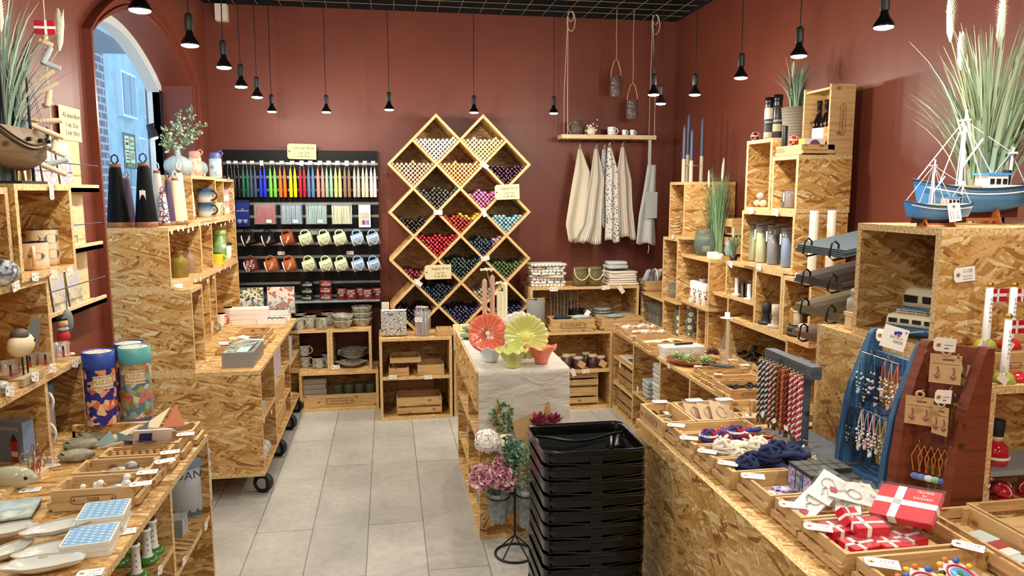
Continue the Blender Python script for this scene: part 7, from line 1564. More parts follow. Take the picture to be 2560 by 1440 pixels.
t=thing('glass_bottle','tall clear glass bottle topped with a flat white candle cup','bottle',p); part('glass',MB().lathe([(r*.9,0),(r,.004),(r,H_*.45),(r*.95,H_*.52),(r*.5,H_*.6),(r*.42,H_*.68),(r*.42,H_*.9),(r*.36,H_*.9),(r*.36,H_*.68),(r*.85,H_*.5),(r*.9,.01),(0,.01)],28),BG,t)
part('candle_plate',MB().lathe([(0,H_*.905),(r*1.1,H_*.905),(r*1.15,H_*.915),(r*.42,H_*.925),(r*.4,H_*1.0),(r*.33,H_*1.0),(r*.33,H_*.94),(0,H_*.94)],28),WHITE,t)
# near trays on the cabinet
N1=pt('pine tray of dark combs, farthest of the four near the dish',1735,916,1752,928,.24,h=.045); N2=pt('pine tray, second of the four behind the branded one',1754,930,1770,940,.24,h=.045); N3=pt('pine tray, third of the four behind the branded one',1772,940,1790,950,.24,h=.045)
N4=pt('branded pine tray of black coiled straps on the long low cabinet',1793,952,1823,976,.21,h=.05,brand='-Y')
for i in range(6): solo('black_coil',MB().tube([(cos(q*PI/6)*.018,sin(q*PI/6)*.018,.003*sin(q)) for q in range(12)],.005,6,closed=True),BLACK,'coiled black leather strap in the branded tray','strap','coiled black straps in the branded tray',(N4.location.x-.07+.028*i,N4.location.y+.01*(-1)**i,ZU+.042),(rr.uniform(-.3,.3),0,i))
solo('feather_bundle',MB().ell((0,0,0),(.06,.014,.008),12).ell((.03,.012,.004),(.05,.01,.006),12),mt('4c5252',.8),'dark grey feather-like bundle lying over the far near trays','feathers',loc=(N1.location.x+.0,N1.location.y,ZU+.056),rot=(0,.1,-.5))
xk=XF+.03
for lb,px0,y1_,y0_,w in (('pine tray of black candle holders, left of three in the wide low box',1835,3.66,3.46,.26),('pine tray of black and brass holders, middle of three in the wide low box',1875,3.43,3.27,.26),('pine tray of black holders, right of three, beside the box side',1930,3.24,3.125,.26)):
    t=crate(lb,xk-.02,xk-.02+w,y0_,y1_,ZU+TH+.0005,.055,group='pine trays inside the wide low box')
    for i in range(9): 
        a_=(xk+.02+.05*(i % 4)+rr.uniform(-.01,.01),y0_+.03+(y1_-y0_-.06)*((i*.37) % 1),ZU+TH+.055+rr.uniform(-.01,.02)); m_=BLACK if i % 3 else mt('4a4030',.3,metal=.7)
        solo('candle_holder',MB().lathe([(.018,0),(.02,.004),(.011,.01),(.012,.045),(.010,.045),(.008,.012),(0,.012)],16) if i % 2 else MB().tube([(cos(q*PI/8)*.022,sin(q*PI/8)*.022,0) for q in range(16)],.006,6,closed=True),m_,'small black candle holder heaped in the wide low box','candle holder','small black candle holders in the wide low box',a_,(rr.uniform(-.5,.5),rr.uniform(-.5,.5),0))
    laytag(t,*((1832,899),(1862,912),(1937,930))[['left','middle','right'].index([w_ for w_ in ('left of','middle of','right of') if w_ in lb][0].split()[0])],ZU+TH+.058,.05,-.2)
for px,py in ((1543,811),(1583,840),(1745,915),(1795,935)): laytag(RU,px,py,ZU+.053,.04,-.3)
ptag(RU,onX(XU-.004,1672,915),(-1,0,0),None,.04); ptag(RU,onX(XU-.004,1550,912),(-1,0,0),(0,0,1),.04); ptag(RU,onX(XU-.004,1594,974),(-1,0,0),(0,0,1),.04)
# inside the long low cabinet
solo('papers',MB().box(1.55,1.75,dd[0]+.05,yU1-.06,.3805,.384),PAPER,'white sheet with black combs on the top shelf of the low cabinet','paper')
for k in range(3): solo('black_comb',MB().box(-.04,.04,-.006,.006,0,.004),BLACK,'black comb on the white sheet, %s' % ORD[k],'comb','black combs',(1.6,dd[0]+.14+.04*k,.3845),(0,0,.2))
for k,(z_,lb) in enumerate(((.2,'middle'),(.018,'bottom'))): crate('dark pine crate on the %s shelf at the far end of the low cabinet' % lb,XU+.03,XU+.3,dd[0]+.05,yU1-.05,z_+.0005,.12,mat=PINED,name='wooden_crate',cat='crate')
LN=[mt('cfd0cc',.9),mt('b9bcbc',.9)]
for i in range(9): mb=MB(); folded(mb,.22,.16,.026,1,rr,.004); solo('folded_linen',mb,LN[i % 2],'folded grey-white cloth in the low cabinet, %s from the bottom of the tall pile' % ORD[i],'cloth','tall pile of folded cloths',(XU+.13,dd[1]+.11,.2405+.0275*i),(0,0,rr.uniform(-.06,.06)))
for i in range(4): mb=MB(); folded(mb,.22,.12,.026,1,rr,.004); solo('folded_linen',mb,mt('aeb3b4',.9),'folded grey cloth in the low cabinet, %s from the bottom of the short pile' % ORD[i],'cloth','short pile of folded cloths',(XU+.13,dd[1]+.3,.2405+.0275*i))
solo('leather_bowl',MB().lathe(bowlpr(.12,.07,.006,.5,8,.5),32),pine_mat('dark_brown_wood','4a2412','6a3618','2f160a'),'dark brown wooden bowl upside down in the low cabinet','bowl',loc=(XU+.15,(dd[2]+dd[1])/2-.02,.372),rot=(PI,0,0))
# ---- goods in the wall boxes
TG=clear('cfe0e0',.12)
def inX(px,py,x): return onX(x,px,py)
for i in range(8): y=inX(1622+(i % 4)*10,830,1.86).y; t=solo('drinking_glass',MB().lathe([(.026,0),(.028,.004),(.032,.07),(.03,.07),(.026,.008),(0,.008)],20),TG,'smoky drinking glass in the corner box, %s, %s layer' % (('farthest','second','third','nearest')[i % 4],('lower','upper')[i//4]),'glass','drinking glasses in the corner box',(1.85,y,ZU+TH+.0005+.0715*(i//4)))
zi=ZU+TH+.0005
DZ=NT('daisy_painted_glass'); _v=DZ.n('ShaderNodeTexVoronoi',{'Vector': DZ.obj(),'Scale': 24.0,'Randomness': .7}).outputs['Distance']
DZM=DZ.set(Base_Color=DZ.ramp(_v,[(0,srgb('e3cf4a')),(.12,srgb('f4f4ee')),(.38,srgb('5f7f3a')),(.46,srgb('c9d6d2'))],'CONSTANT'),Roughness=.1,Alpha=DZ.ramp(_v,[(0,(1,1,1)),(.45,(.95,.95,.95)),(.46,(.2,.2,.2))],'CONSTANT'))
for px,w_,h_,x,lb in ((1728,30,120,1.93,'tall glass vase painted with white daisies'),(1702,34,60,1.90,'low glass painted with white daisies and green leaves'),(1683,26,55,1.95,'small glass painted with blue flowers')):
    p=inX(px,835,x); k=mpp(p); solo('painted_glass',MB().lathe([(w_/2*k,0),(w_/2*k,h_*k),(w_/2*k-.003,h_*k),(w_/2*k-.003,.006),(0,.006)],28),DZM,lb,'vase','daisy painted glasses',(x,p.y,zi))
p=inX(1686,700,1.88); solo('tumbler',MB().lathe([(.036,0),(.038,.1),(.036,.1),(.034,.006),(0,.006)],24),TG,'clear glass tumbler in the narrow tall box','glass',loc=(1.86,inX(1685,715,1.86).y,.785+TH+.0005))
FPR=NT('flower_print_candle'); _s=FPR.n('ShaderNodeSeparateXYZ',{0: FPR.obj()}).outputs[2]; _v=FPR.n('ShaderNodeTexVoronoi',{'Vector': FPR.obj(),'Scale': 62.0,'Randomness': .9})
_m=FPR.math('MULTIPLY',FPR.math('LESS_THAN',_v.outputs['Distance'],.36),FPR.math('LESS_THAN',_s,.085)); FPM2=FPR.set(Base_Color=FPR.mix(_m,srgb('f0ece6'),FPR.ramp(FPR.n('ShaderNodeSeparateColor',{0: _v.outputs['Color']}).outputs[0],[(0,srgb('6a2a4a')),(.35,srgb('a8485a')),(.6,srgb('4a4a6a')),(.8,srgb('7a8a5a'))],'CONSTANT')),Roughness=.4)
zk6=.805+TH+.0005
for i,(px,x) in enumerate(((1722,1.90),(1735,1.87),(1748,1.87),(1762,1.865),(1728,1.97),(1742,1.97),(1757,1.96))): solo('printed_pillar_candle',MB().lathe([(.025,0),(.027,.003),(.027,.125),(.024,.13),(.012,.126),(0,.125)],24),FPM2,'white pillar candle with flower print, %s from the left in the %s row' % (ORD[i % 4],('front','back')[i//4]),'candle','flower-print pillar candles',(x,inX(px,740,x).y,zk6))
# on K6: glass lantern vase, holders
zt6=1.11+.0005; p=inX(1763,630,1.92); k=mpp(p); r=30*k; h=68*k
solo('round_glass_vase',MB().lathe([(r*.5,0),(r*.75,.004),(r,h*.35),(r*.98,h*.55),(r*.72,h*.95),(r*.78,h),(r*.74,h),(r*.68,h*.94),(r*.93,h*.55),(r*.94,h*.35),(r*.7,.01),(0,.008)],36),clear('a9bfb8',.38),'large rounded greenish glass vase on the right wall boxes','vase',loc=(1.93,p.y+.02,zt6))
CRH=mt('e4dcc0',.5)
for px,x,sc_,lb in ((1768,1.955,1.0,'cream ring-shaped candle holder inside the round glass vase'),(1782,1.88,1.1,'low cream candle holder in front of the round glass vase'),(1797,1.9,.9,'second low cream candle holder beside the first')):
    solo('cream_holder',MB().lathe([(.03*sc_,0),(.032*sc_,.03*sc_),(.027*sc_,.034*sc_),(.02*sc_,.03*sc_),(.018*sc_,.004),(0,.004)],24),CRH,lb,'candle holder',loc=(x,inX(px,640,x).y,zt6+(.02 if px == 1768 else 0)))
t=grass('grass_plant','tall upright green grass plant with plumes behind the round glass vase',(1.99,inX(1795,600,1.98).y+.03,zt6),.56,.10,170,[(-1.5,.4,.47,.12,.010),(2.8,.6,.42,.1,.010),(4.5,.7,.46,.1,.009)],group='artificial grass plants',seed=11,cols=('5f8a5c','7fa077','44694a','93b089'),droop=.3,r0=.04,bw=1.3)
t=grass('small_grass_plant','small spiky grass plant in a black pot beside the tall glass candles',(1.87,inX(1838,650,1.87).y+.02,1.1255),.16,.075,60,[(1.5,.2,.12,.05,.007),(4,.3,.13,.05,.007)],group='artificial grass plants',seed=12,droop=.8,r0=.015,pot=(.022,.025,BLACK))
for k in range(2): a=inX(1813,620,2.0); crate('small pine crate standing on its side behind the round vase, %s' % ('lower','upper')[k],2.02,2.12,a.y-.04,a.y+.09,(1.126,1.24)[k]+.0,.10,name='wooden_crate',cat='crate',outer=False,group='pine crates behind the round vase')
solo('teal_vase',MB().lathe([(.022,0),(.028,.02),(.024,.06),(.02,.085),(.0,.085)],20),mt('86a09c',.5),'small blue-green and white vase on the pine crate','vase',loc=(1.985,inX(1826,560,1.985).y,1.1255))
# dip-dyed candles on K7
zt7=1.56+.0005
for px,yt,dx in ((1708,312,.0),(1718,284,.08),(1727,322,.03),(1752,293,.14)):
    x=1.84+dx; p=inX(px,452,x); z1=inX(px,yt,x).z; H_=z1-zt7; t=thing('dip_dyed_candle','slim candle, blue above and beige below, %s' % {1708:'leftmost of four',1718:'tallest, second of four',1727:'shortest, third of four',1752:'rightmost of four'}[px],'candle',(x,p.y,zt7),0,'dip-dyed slim candles')
    zb=H_*.4; part('beige_part',MB().lathe([(.0115,0),(.0118,.004),(.0115,zb)],14),mt('c9bfa4',.5),t); part('blue_part',MB().lathe([(.0102,zb-.01),(.0095,H_*.93),(.005,H_*.97),(.002,H_*.985),(0,H_)],14),mt('48566e',.4),t)
x0_,y0_=1.85,inX(1712,452,1.85).y; solo('brass_candle_frame',MB().tube([(1.84,inX(1708,430,1.84).y,1.665),(1.92,inX(1718,430,1.92).y,1.665),(1.98,inX(1752,430,1.98).y,1.665),(1.87,inX(1727,430,1.87).y,1.665)],.003,5,closed=True),mt('b9ab84',.4,metal=.5),'thin brass frame joining the four slim candle holders','holder')
solo('rope_lantern',MB().tube([(.026*cos(i*.7)*(.7+.3*sin(i*.12)),.026*sin(i*.7)*(.7+.3*sin(i*.12)),.004+i*.0021) for i in range(58)],.0028,5),mt('e9dcc0',.8),'white woven rope lantern in the tall narrow box','lantern',loc=(1.85,inX(1692,580,1.85).y,1.205+TH+.0005))
# K8: white/black candlesticks
zi=.925+TH+.0005
def stick(lb,px,x,yt,yb,w_,m_,grp='plain tube candlesticks'):
    p=inX(px,yb,x); k=mpp(p); h=(yb-yt)*k; solo('candlestick',MB().lathe([(w_*k*1.1,0),(w_*k*1.1,.004),(w_*k*.5,.006),(w_*k*.5,h),(w_*k*.4,h),(w_*k*.4,h*.9),(0,h*.9)],20),m_,lb,'candlestick',grp,(x,p.y,zi))
stick('white tube candlestick, left in its box',1842,1.87,683,725,11,WHITE); stick('black tube candlestick between the white ones',1857,1.86,695,730,11,BLACK); stick('white tube candlestick, front right',1873,1.855,698,735,11,WHITE); stick('pale mauve tube candlestick at the back',1875,1.95,685,720,10,mt('c9b4ae',.5))
solo('chamber_candlestick',MB().lathe([(.03,0),(.034,.006),(.01,.008),(.01,.026),(.008,.026),(0,.02)],20).tube([(.012,0,.02),(.024,0,.022),(.024,0,.008)],.003,5),mt('d6cda8',.5),'small cream chamber candlestick on the ledge','candlestick',loc=(1.88,inX(1815,733,1.88).y+.12 if 0 else 3.85,.9255))
# K9: turned sticks, standing on the ledge
zi=.83+TH+.0005
def turned(lb,px,x,yt,yb,m_):
    p=inX(px,yb,x); k=mpp(p); h=(yb-yt)*k; r=16*k; solo('turned_candlestick',MB().lathe([(r*1.15,0),(r*1.2,h*.06),(r*1.1,h*.12),(r*.5,h*.16),(r*.7,h*.26),(r*.42,h*.36),(r*.55,h*.42),(r*.45,h*.48),(r*.62,h*.55),(r*.6,h),(r*.5,h),(r*.5,h*.85),(0,h*.85)],24),m_,lb,'candlestick','turned candlesticks',(x,p.y,zi))
turned('turned black wooden candlestick, tallest and darkest',1915,1.84,742,797,mt('222325',.6)); turned('turned sand-coloured stone candlestick',1938,1.835,748,806,mt('b8ac9a',.8)); turned('second stone candlestick half hidden by the box side',1953,1.86,750,805,mt('b8ac9a',.8))
# K10: rings + bundled candle
zi=.83+TH+.0005
for i,(px,x,m_,n) in enumerate(((1990,1.82,mt('3a3f42',.7),2),(2018,1.81,mt('bdb0a0',.7),3))):
    for j in range(n): solo('ring_holder',MB().tube([(cos(q*PI/10)*.026,sin(q*PI/10)*.026,.012) for q in range(20)],.012,10,closed=True),m_,'%s ring-shaped holder, %s of its stack' % (('dark grey','beige stone')[i],('bottom','middle','top')[j] if n == 3 else ('lower','upper')[j]),'ring holder','ring-shaped holders',(x,inX(px,812,x).y,zi+.0245*j))
t=thing('bundled_candle','block candle with yellow label tied with string on the dark rings','candle',(1.83,inX(1993,770,1.83).y,zi+.0505)); part('candle',MB().lathe([(.028,0),(.028,.075),(0,.075)],20),mt('cbb892',.5),t); part('label',MB().box(-.031,-.029,-.014,.012,.01,.068),mt('cf9a3a',.6),t); part('string',MB().tube([(cos(q*PI/8)*.029,sin(q*PI/8)*.029,.06) for q in range(16)],.0015,4,closed=True),STRING,t)
# K11: tall candles in glass
zi=1.125+TH+.0005
for px,x,c_,lb in ((1879,1.86,'d2cd94','pale yellow-green candle in a tall glass, left of the two'),(1901,1.86,'d2cd94','pale yellow-green candle in a tall glass, right of the two'),(1916,1.92,'8c8a8c','grey candle in a tall glass, behind'),(1930,1.865,'7c7a80','grey candle in a tall glass, front'),(1965,1.86,'7f9cc0','blue candle in a tall glass'),(1950,1.94,'4a4c50','dark candle in a tall glass at the back')):
    p=inX(px,655,x); k=mpp(p); r=14*k; t=thing('glass_candle',lb,'candle',(x,p.y,zi),0,'tall candles in glass'); part('wax',MB().lathe([(r*.88,.004),(r*.88,74*k),(0,74*k)],24),mt(c_,.5),t)
    part('glass',MB().lathe([(r*.95,0),(r,.004),(r,98*k),(r*.95,98*k),(r*.95,.006),(0,.003)],24),clear('e8eeee',.2),t); part('twine',MB().tube([(cos(q*PI/8)*r*1.03,sin(q*PI/8)*r*1.03,92*k) for q in range(16)],.0014,4,closed=True),mt('6a3a28',.8),t)
    part('hang_label',MB().cbox((-r*1.05,.01,70*k),(.001,.012,.05)),PAPER,t)
# K12 stones, K13 short glass candles
zi=1.405+TH+.0005
for px,dz,c_,s_,lb in ((1881,.0,'8fa6ac',.026,'blue-grey pebble-shaped soap, left'),(1893,.0,'d9cba0',.024,'cream pebble-shaped soap, front'),(1900,.036,'cdb8ae',.024,'pinkish pebble-shaped soap on top'),(1908,.0,'dccfa4',.024,'cream pebble-shaped soap, right')): solo('pebble_soap',MB().ell((0,0,s_*.75),(s_*.8,s_,s_*.75),14),mt(c_,.4),lb,'soap','pebble-shaped soaps',(1.85,inX(px,515,1.85).y,zi+dz))
for px,x,c_,lb in ((1943,1.86,'8c9a9c','short grey-blue candle in glass, left'),(1961,1.87,'5a5658','short dark candle in glass, middle'),(1975,1.86,'8a6a68','short mauve candle in glass, right')):
    p=inX(px,522,x); t=thing('glass_candle',lb,'candle',(x,p.y,zi),0,'short candles in glass'); part('wax',MB().lathe([(.025,.004),(.025,.062),(0,.062)],20),mt(c_,.5),t); part('glass',MB().lathe([(.027,0),(.028,.004),(.028,.085),(.0265,.085),(.0265,.006),(0,.003)],24),clear('e8eeee',.2),t); part('twine',MB().tube([(cos(q*PI/8)*.029,sin(q*PI/8)*.029,.082) for q in range(16)],.0013,4,closed=True),mt('6a3a28',.8),t); part('hang_label',MB().cbox((-.029,.01,.05),(.001,.01,.04)),PAPER,t)
# two tall white candles on K10
for px,x,yt,lb in ((2028,1.84,527,'tall thick white pillar candle, left of two'),(2072,1.95,526,'tall thick white pillar candle, right of two')):
    y=2.96 if px == 2028 else 2.95; p=onY(y,px,690); z1=onY(y,px,yt).z; t=thing('tall_pillar_candle',lb,'candle',(p.x,y,1.1205),0,'tall white pillar candles'); r=10.5*mpp(p); H_=z1-1.1205
    part('wax',MB().lathe([(r,.035),(r,H_-.004),(r*.9,H_),(r*.3,H_-.004),(0,H_-.004)],24),mt('eae2cc',.45),t); part('black_base',MB().lathe([(r*1.1,0),(r*1.12,.004),(r*1.1,.036),(0,.036)],24),BLACK,t); part('wick',MB().cyl((0,0,H_-.006),(.001,0,H_+.006),.001,5),BLACK,t)
for px,py in ((2046,696),(2088,698)): q_=onZ(1.1205,px,py); solo('white_candle_cup',MB().lathe([(.02,0),(.022,.003),(.022,.034),(.019,.034),(.018,.006),(0,.006)],20),WHITE,'round white candle cup in front of the tall candles, %s' % ('left','right')[px > 2050],'candle holder','white candle cups',(min(q_.x,2.05),max(2.905,q_.y),1.1205))
# top: spice grinders, grass in pot, torch, crate with bottles
z12=1.752+.0005; LAB=mt('3c3d3c',.6); 
for px,x,w_,yt,c_,lb in ((1920,1.90,22,245,'cfc6b4','salt grinder with black top and dark label, left of two'),(1942,1.93,23,238,'33302e','pepper grinder with black top and beige label, right of two')):
    p=onX(x,px,350); p=V3((x,inX(px,345,x).y,z12)); k=mpp(p); r=w_/2*k; H_=inX(px,yt,x).z-z12; t=thing('spice_grinder',lb,'grinder',p,0,'spice grinders'); part('jar',MB().lathe([(r*.95,0),(r,.003),(r,H_*.72),(r*.8,H_*.78),(0,H_*.78)],24),mt(c_,.3),t); part('grinder_top',MB().lathe([(r*.86,H_*.76),(r*.9,H_*.8),(r*.86,H_*.86),(r*.96,H_*.88),(r*.96,H_),(0,H_)],20),mt('101012',.3),t)
    part('dark_label',MB().lathe([(r*1.015,H_*.2),(r*1.015,H_*.5)],24),LAB if px == 1920 else mt('b9a98a',.6),t); part('upper_label',MB().lathe([(r*1.015,H_*.36),(r*1.02,H_*.5)],24),mt('26282a',.6),t); d=MB(); textcyl(d,'NAVA',r*1.05,H_*.43,r*.75,a0=-PI/2-.5); part('lettering',d,LET,t)
y13=(K12.location.y+K13.location.y)/2; p=inX(1980,350,2.03); CL=patt('ribbed_clay','Z',['7a6f5e','8b806e'],70,.7)
grass('potted_grass_plant','spiky grass plant in a ribbed clay pot high on the right wall boxes',(1.985,K12.location.y-.0,z12),.30,.13,90,[(1.9,.2,.30,.08,.009),(.6,.35,.28,.07,.008)],group='artificial grass plants',seed=14,pot=(.068,.155,CL),cols=('5d7f66','7d9c80','48684f','93a890'),droop=.5,r0=.03)
z13=1.662+.0005; yk=K13.location.y
tr=crate('low branded pine tray carrying jars and the yellow box, high on the right',XF+.01,XF+.17,K13.location.y-.115,K13.location.y+.105,z13,.045,slat='Y',group=None); logo(tr,onX(XF-.001+.01,1950,377)[:],(0,-1,0),(-1,0,0),.012)
zz=z13+.012
t=thing('black_torch','black flashlight standing head down at the end of the low tray','flashlight',(XF+.04,yk+.085,zz)); part('head',MB().lathe([(.02,0),(.022,.003),(.022,.02),(.014,.035),(0,.035)],20),BLACK,t); part('barrel',MB().lathe([(.0135,.03),(.0135,.125),(.012,.13),(0,.13)],18),mt('1b1c1e',.4),t)
CKJ=mt('b98a5c',.8)
def vial(i,x,y,z,s_=1,c_='8a5a54',where='on the low tray'):
    t=thing('corked_vial','slim corked glass vial of pink salt %s, %s' % (where,ORD[i]),'vial',(x,y,z),0,'corked vials '+where); part('glass',MB().lathe([(.0095*s_,0),(.0095*s_,.042*s_),(.006*s_,.048*s_),(0,.048*s_)],14),mt(c_,.3),t); part('cork',MB().cyl((0,0,.046*s_),(0,0,.06*s_),.0062*s_,10),CKJ,t)
for i in range(2): vial(i,XF+.045,yk+.045-.024*i,zz)
t=thing('yellow_gift_box','yellow and white box with a round purple emblem','box',(XF+.085,yk-.045,zz)); part('box',MB().box(-.05,.05,-.05,.05,0,.06),mt('e9e2cc',.5),t); part('yellow_side',MB().box(-.0515,-.05,-.05,.05,0,.06),mt('e3bf4a',.5),t); part('emblem',MB().tube([(0,-.0505,.03),(0,-.052,.03)],.025,24),patt('purple_rosette','dots',['b58ac0','4a1f58','4a1f58'],230,.5,dist=.3),t)
# upright branded crate with bottles
cy=K13.location.y-.02; cx0=XF+.2; cz=z13; Hc=.31
UC=thing('upright_crate','branded pine crate standing on end at the wall, with dark bottles inside','crate',(cx0+.06,cy,cz))
xw=2.058; yn_,yf_=yk-.115,yk+.105
xe0=onY(yn_,2077,300).x; 
part('end_board',MB().box(xe0-.005,xw,yn_-.0,yn_+.012,cz,cz+Hc),PINE,UC,world=True); part('far_board',MB().box(xe0-.005,xw,yf_-.012,yf_,cz,cz+Hc),PINE,UC,world=True)
part('bottom_board',MB().box(xe0,xw,yn_+.012,yf_-.012,cz,cz+.012),PINE,UC,world=True); part('top_board',MB().box(xe0,xw-.01,yn_+.012,yf_-.012,cz+Hc-.022,cz+Hc-.012),PINE,UC,world=True); part('back_board',MB().box(xw-.008,xw,yn_+.012,yf_-.012,cz+.012,cz+Hc-.022),PINE,UC,world=True)
logo(UC,((xe0+xw)/2+.0,yn_-.001,cz+Hc*.5),(0,0,1),(0,-1,0),.022)
for i,(dy,x,c_,lb) in enumerate(((.13,2.035,'e9e6de','dark glass bottle with white label, left of three'),(.085,2.02,'d9d4c8','dark glass bottle with white picture label, middle of three'),(.035,2.025,'d9793a','dark glass bottle with orange label, right of three'))):
    y=yn_+.02+dy*1.0; t=thing('dark_bottle',lb,'bottle',(xe0+.036+.01*(i == 1),y,cz+.0125),0,'dark bottles in the upright crate'); part('glass',MB().lathe(bottle_pr(.028,.24,.0115,.55,.0135),24),mt('1a0f0c',.06,coat=1),t); part('label',MB().lathe([(.0285,.04),(.0285,.115)],24),mt(c_,.5),t)
    if i == 2: part('blue_label',MB().lathe([(.0287,.01),(.0287,.045)],24),mt('3a4aa0',.5),t); d=MB(); textcyl(d,'LAKRIDS',.029,.08,.015,a0=-PI/2-.45); part('lettering',d,LET,t)
for i in range(3): vial(i,XF+.18+.0,yn_+.155-.022*i,z13,.9,'8a8078','in front of the upright crate')
for i,(x,y,z) in enumerate(((XF+.03,K12.location.y+.10,z12+.0),(XF+.0+.02,yk-.03,z13+.045))):
    t=thing('net_ball','red ball in white netting with a cord, %s' % ('on the far corner above the soaps','on the low branded tray')[i],'ball',(x,y,z)); part('ball',MB().ell((0,0,.021),(.021,.021,.021),16),mt('a01830' if i else '5a1020',.2),t); nb=MB()
    for q in range(5): nb.tube([tuple(Rot(q*.7,3,'Z') @ Rot(q*1.1,3,'X') @ V3((cos(a*PI/8)*.0225,sin(a*PI/8)*.0225,0))+V3((0,0,.022))) for a in range(16)],.0011,4,closed=True)
    part('netting',nb,STRING,t)
edgetags(K12,XF-.004,((1880,527),(1941,531)),.05,(-1,0,0)); edgetags(K11,XF-.004,((1828,661),(1899,667)),.045,(-1,0,0)); edgetags(K10,XF-.03,((1997,693),),.05,(-1,0,0)); edgetags(K6,1.82,((1726,750),),.04,(-1,0,0)); edgetags(K5,XF-.004,((1684,592),),.036,(-1,0,0))
laytag(K4,1990,832,.8305,.04,.4); laytag(K8,1845,740,.9255,.035,.3)
# ---- wire rack with dark slates
RK=thing('tray_rack','black wire rack holding sloping stacks of dark boards','rack',(1.62,2.42,ZU))
yr0,yr1=2.20,2.50
for y in (yr0+.05,yr1-.05): part('upright',MB().tube([(1.78,y,ZR if y < YRC else ZU),(1.78,y,1.33),(1.70,y,1.345),(1.66,y,1.33)],.006,8),BLACK,RK,world=True)
part('top_bar',MB().tube([(1.66,yr0+.05,1.335),(1.66,yr1-.05,1.335)],.006,8),BLACK,RK,world=True)
cols_=('3d4a52','4a3f3a','7a6a4a','7c563a','2a3034')
for i,(py,n) in enumerate(((640,4),(722,4),(800,4),(868,3),(975,4))):
    p=onX(1.47,2070,py); z=p.z
    for y in (yr0+.06,yr1-.08): part('hook',MB().tube([(1.78,y,z+.05),(1.47,y,z-.012),(1.455,y,z),(1.462,y,z+.045),(1.475,y,z+.052),(1.488,y,z+.04),(1.485,y,z+.012)],.0035,6),BLACK,RK,world=True)
    for k in range(n):
        solo('slate_board',MB().cbox((.15,0,0),(.31,.29,.0055)),mt(cols_[i],.55),'dark board on the wire rack, tier %s from the top, %s in its stack' % (ORD[i],ORD[k]),'board','dark boards on the wire rack',(1.475+.003*k,(yr0+yr1)/2+.004*(k % 2),z+.004+.0065*k),(0,-.2,0))
# ================================================================ RIGHT FRONT COUNTER
zr=ZR+.0004; rr=RNG(33); q='pine trays in a row on the right counter'; h=.052
def rt(lb,y0,y1,x0=.885,x1=1.165,**k): return crate(lb,x0,x1,y0,y1,zr,h,group=q,bd=.008,**k)
A1=rt('branded pine tray of wooden tags at the far corner of the right counter',2.222,2.445,.872,.985,slat='Y',outer=False,brand='-X')
A2=rt('pine tray of card-mounted bracelets beside the far corner tray',2.222,2.445,.99,1.14,slat='X',outer=False); A3=rt('pine tray of shell trinkets, third in the far row',2.222,2.43,1.145,1.30,outer=False,slat='Y'); A4=rt('pine tray half hidden by the hanging bracelets',2.222,2.43,1.31,1.48,outer=False,slat='Y')
S1=rt('empty looking pine tray just nearer than the far row',2.118,2.212,.885,1.155); S2=rt('pine tray of red, white and blue knot keyrings',2.004,2.112); S3=rt('pine tray of cream rope knots',1.893,1.999,.893,1.175); S4=rt('pine tray of navy blue rope knots',1.784,1.888,.90,1.18)
S5=rt('pine tray of small picture boxes',1.62,1.778,.92,1.20); S6=rt('pine tray of keyrings in clear bags',1.492,1.613,.928,1.21); S7=rt('pine tray of Danish flag gift boxes',1.318,1.485,.925,1.225); S8=rt('pine tray of round souvenir magnets at the lower edge',1.13,1.305,.94,1.235); S9=rt('pine tray of printed cards at the lower right corner',1.20,1.49,1.245,1.36,outer=False,slat='Y'); S10=rt('pine tray of small red items at the right edge',1.25,1.505,1.368,1.6,outer=False,slat='Y')
for t,px,py,a,w_ in ((A1,1650,1004,-.1,.055),(A2,1735,1000,.0,.06),(A3,1810,998,.0,.06),(A4,1925,1003,-.1,.06),(S1,1690,1063,-.5,.055),(S2,1722,1095,-.4,.055),(S3,1768,1128,-.6,.055),(S4,1820,1158,-.6,.055),(S5,1882,1190,-.4,.06),(S6,1980,1262,-.4,.06),(S7,2045,1318,-.5,.06),(S8,2205,1408,-.5,.065),(S7,2420,1365,-.8,.06),(S4,1988,1112,-.5,.05)): laytag(t,px,py,ZR+h+.002,w_,a)
def knot(lb,x,y,z,rz,cs,s_=1.0,grp=None):
    s_ *= 1.25; z += .012
    t=thing('rope_knot_keyring',lb,'keyring',(x,y,z),rz,grp); T=[mt(c_,.95) for c_ in cs]; r=.019*s_
    for k in range(9):
        a=k*PI/9; pts=[Rot(a*1.0,3,'X' if k % 3 == 0 else ('Y' if k % 3 == 1 else 'Z')) @ V3((cos(u*PI/10)*r,sin(u*PI/10)*r,(k % 3-1)*.0045*s_)) for u in range(20)]
        part('rope_strand',MB().tube([tuple(v_) for v_ in pts],.0042*s_,6,closed=True),T[k % len(T)],t)
    part('core',MB().ell((0,0,0),(r*.93,r*.93,r*.93),12),T[0],t)
    for d_ in (-.004,.004): part('rope_tail',MB().tube([(r,d_,0),(r*2.2,d_*1.5,.006),(r*3.3,d_,.0),(r*4,0,.004)],.0055*s_,7),T[(1 if d_ > 0 else 0) % len(T)],t)
    part('split_ring',MB().tube([(r*4.4+cos(u*PI/8)*.012,sin(u*PI/8)*.012,.004) for u in range(16)],.0013,5,closed=True),CHROME,t)
for i,(x,y,z,rz) in enumerate(((.955,2.055,.045,.5),(1.0,2.035,.03,2.2),(1.045,2.06,.05,.2),(1.075,2.035,.032,.1),(1.015,2.075,.028,1.2))): knot('red, white and blue rope knot keyring, %s from the left' % ORD[i],x,y,ZR+z,rz,('8a1f2c','e6e2da','2c3f86') if i % 2 else ('2c3f86','a8242f','e6e2da'),.95,'red, white and blue rope knots')
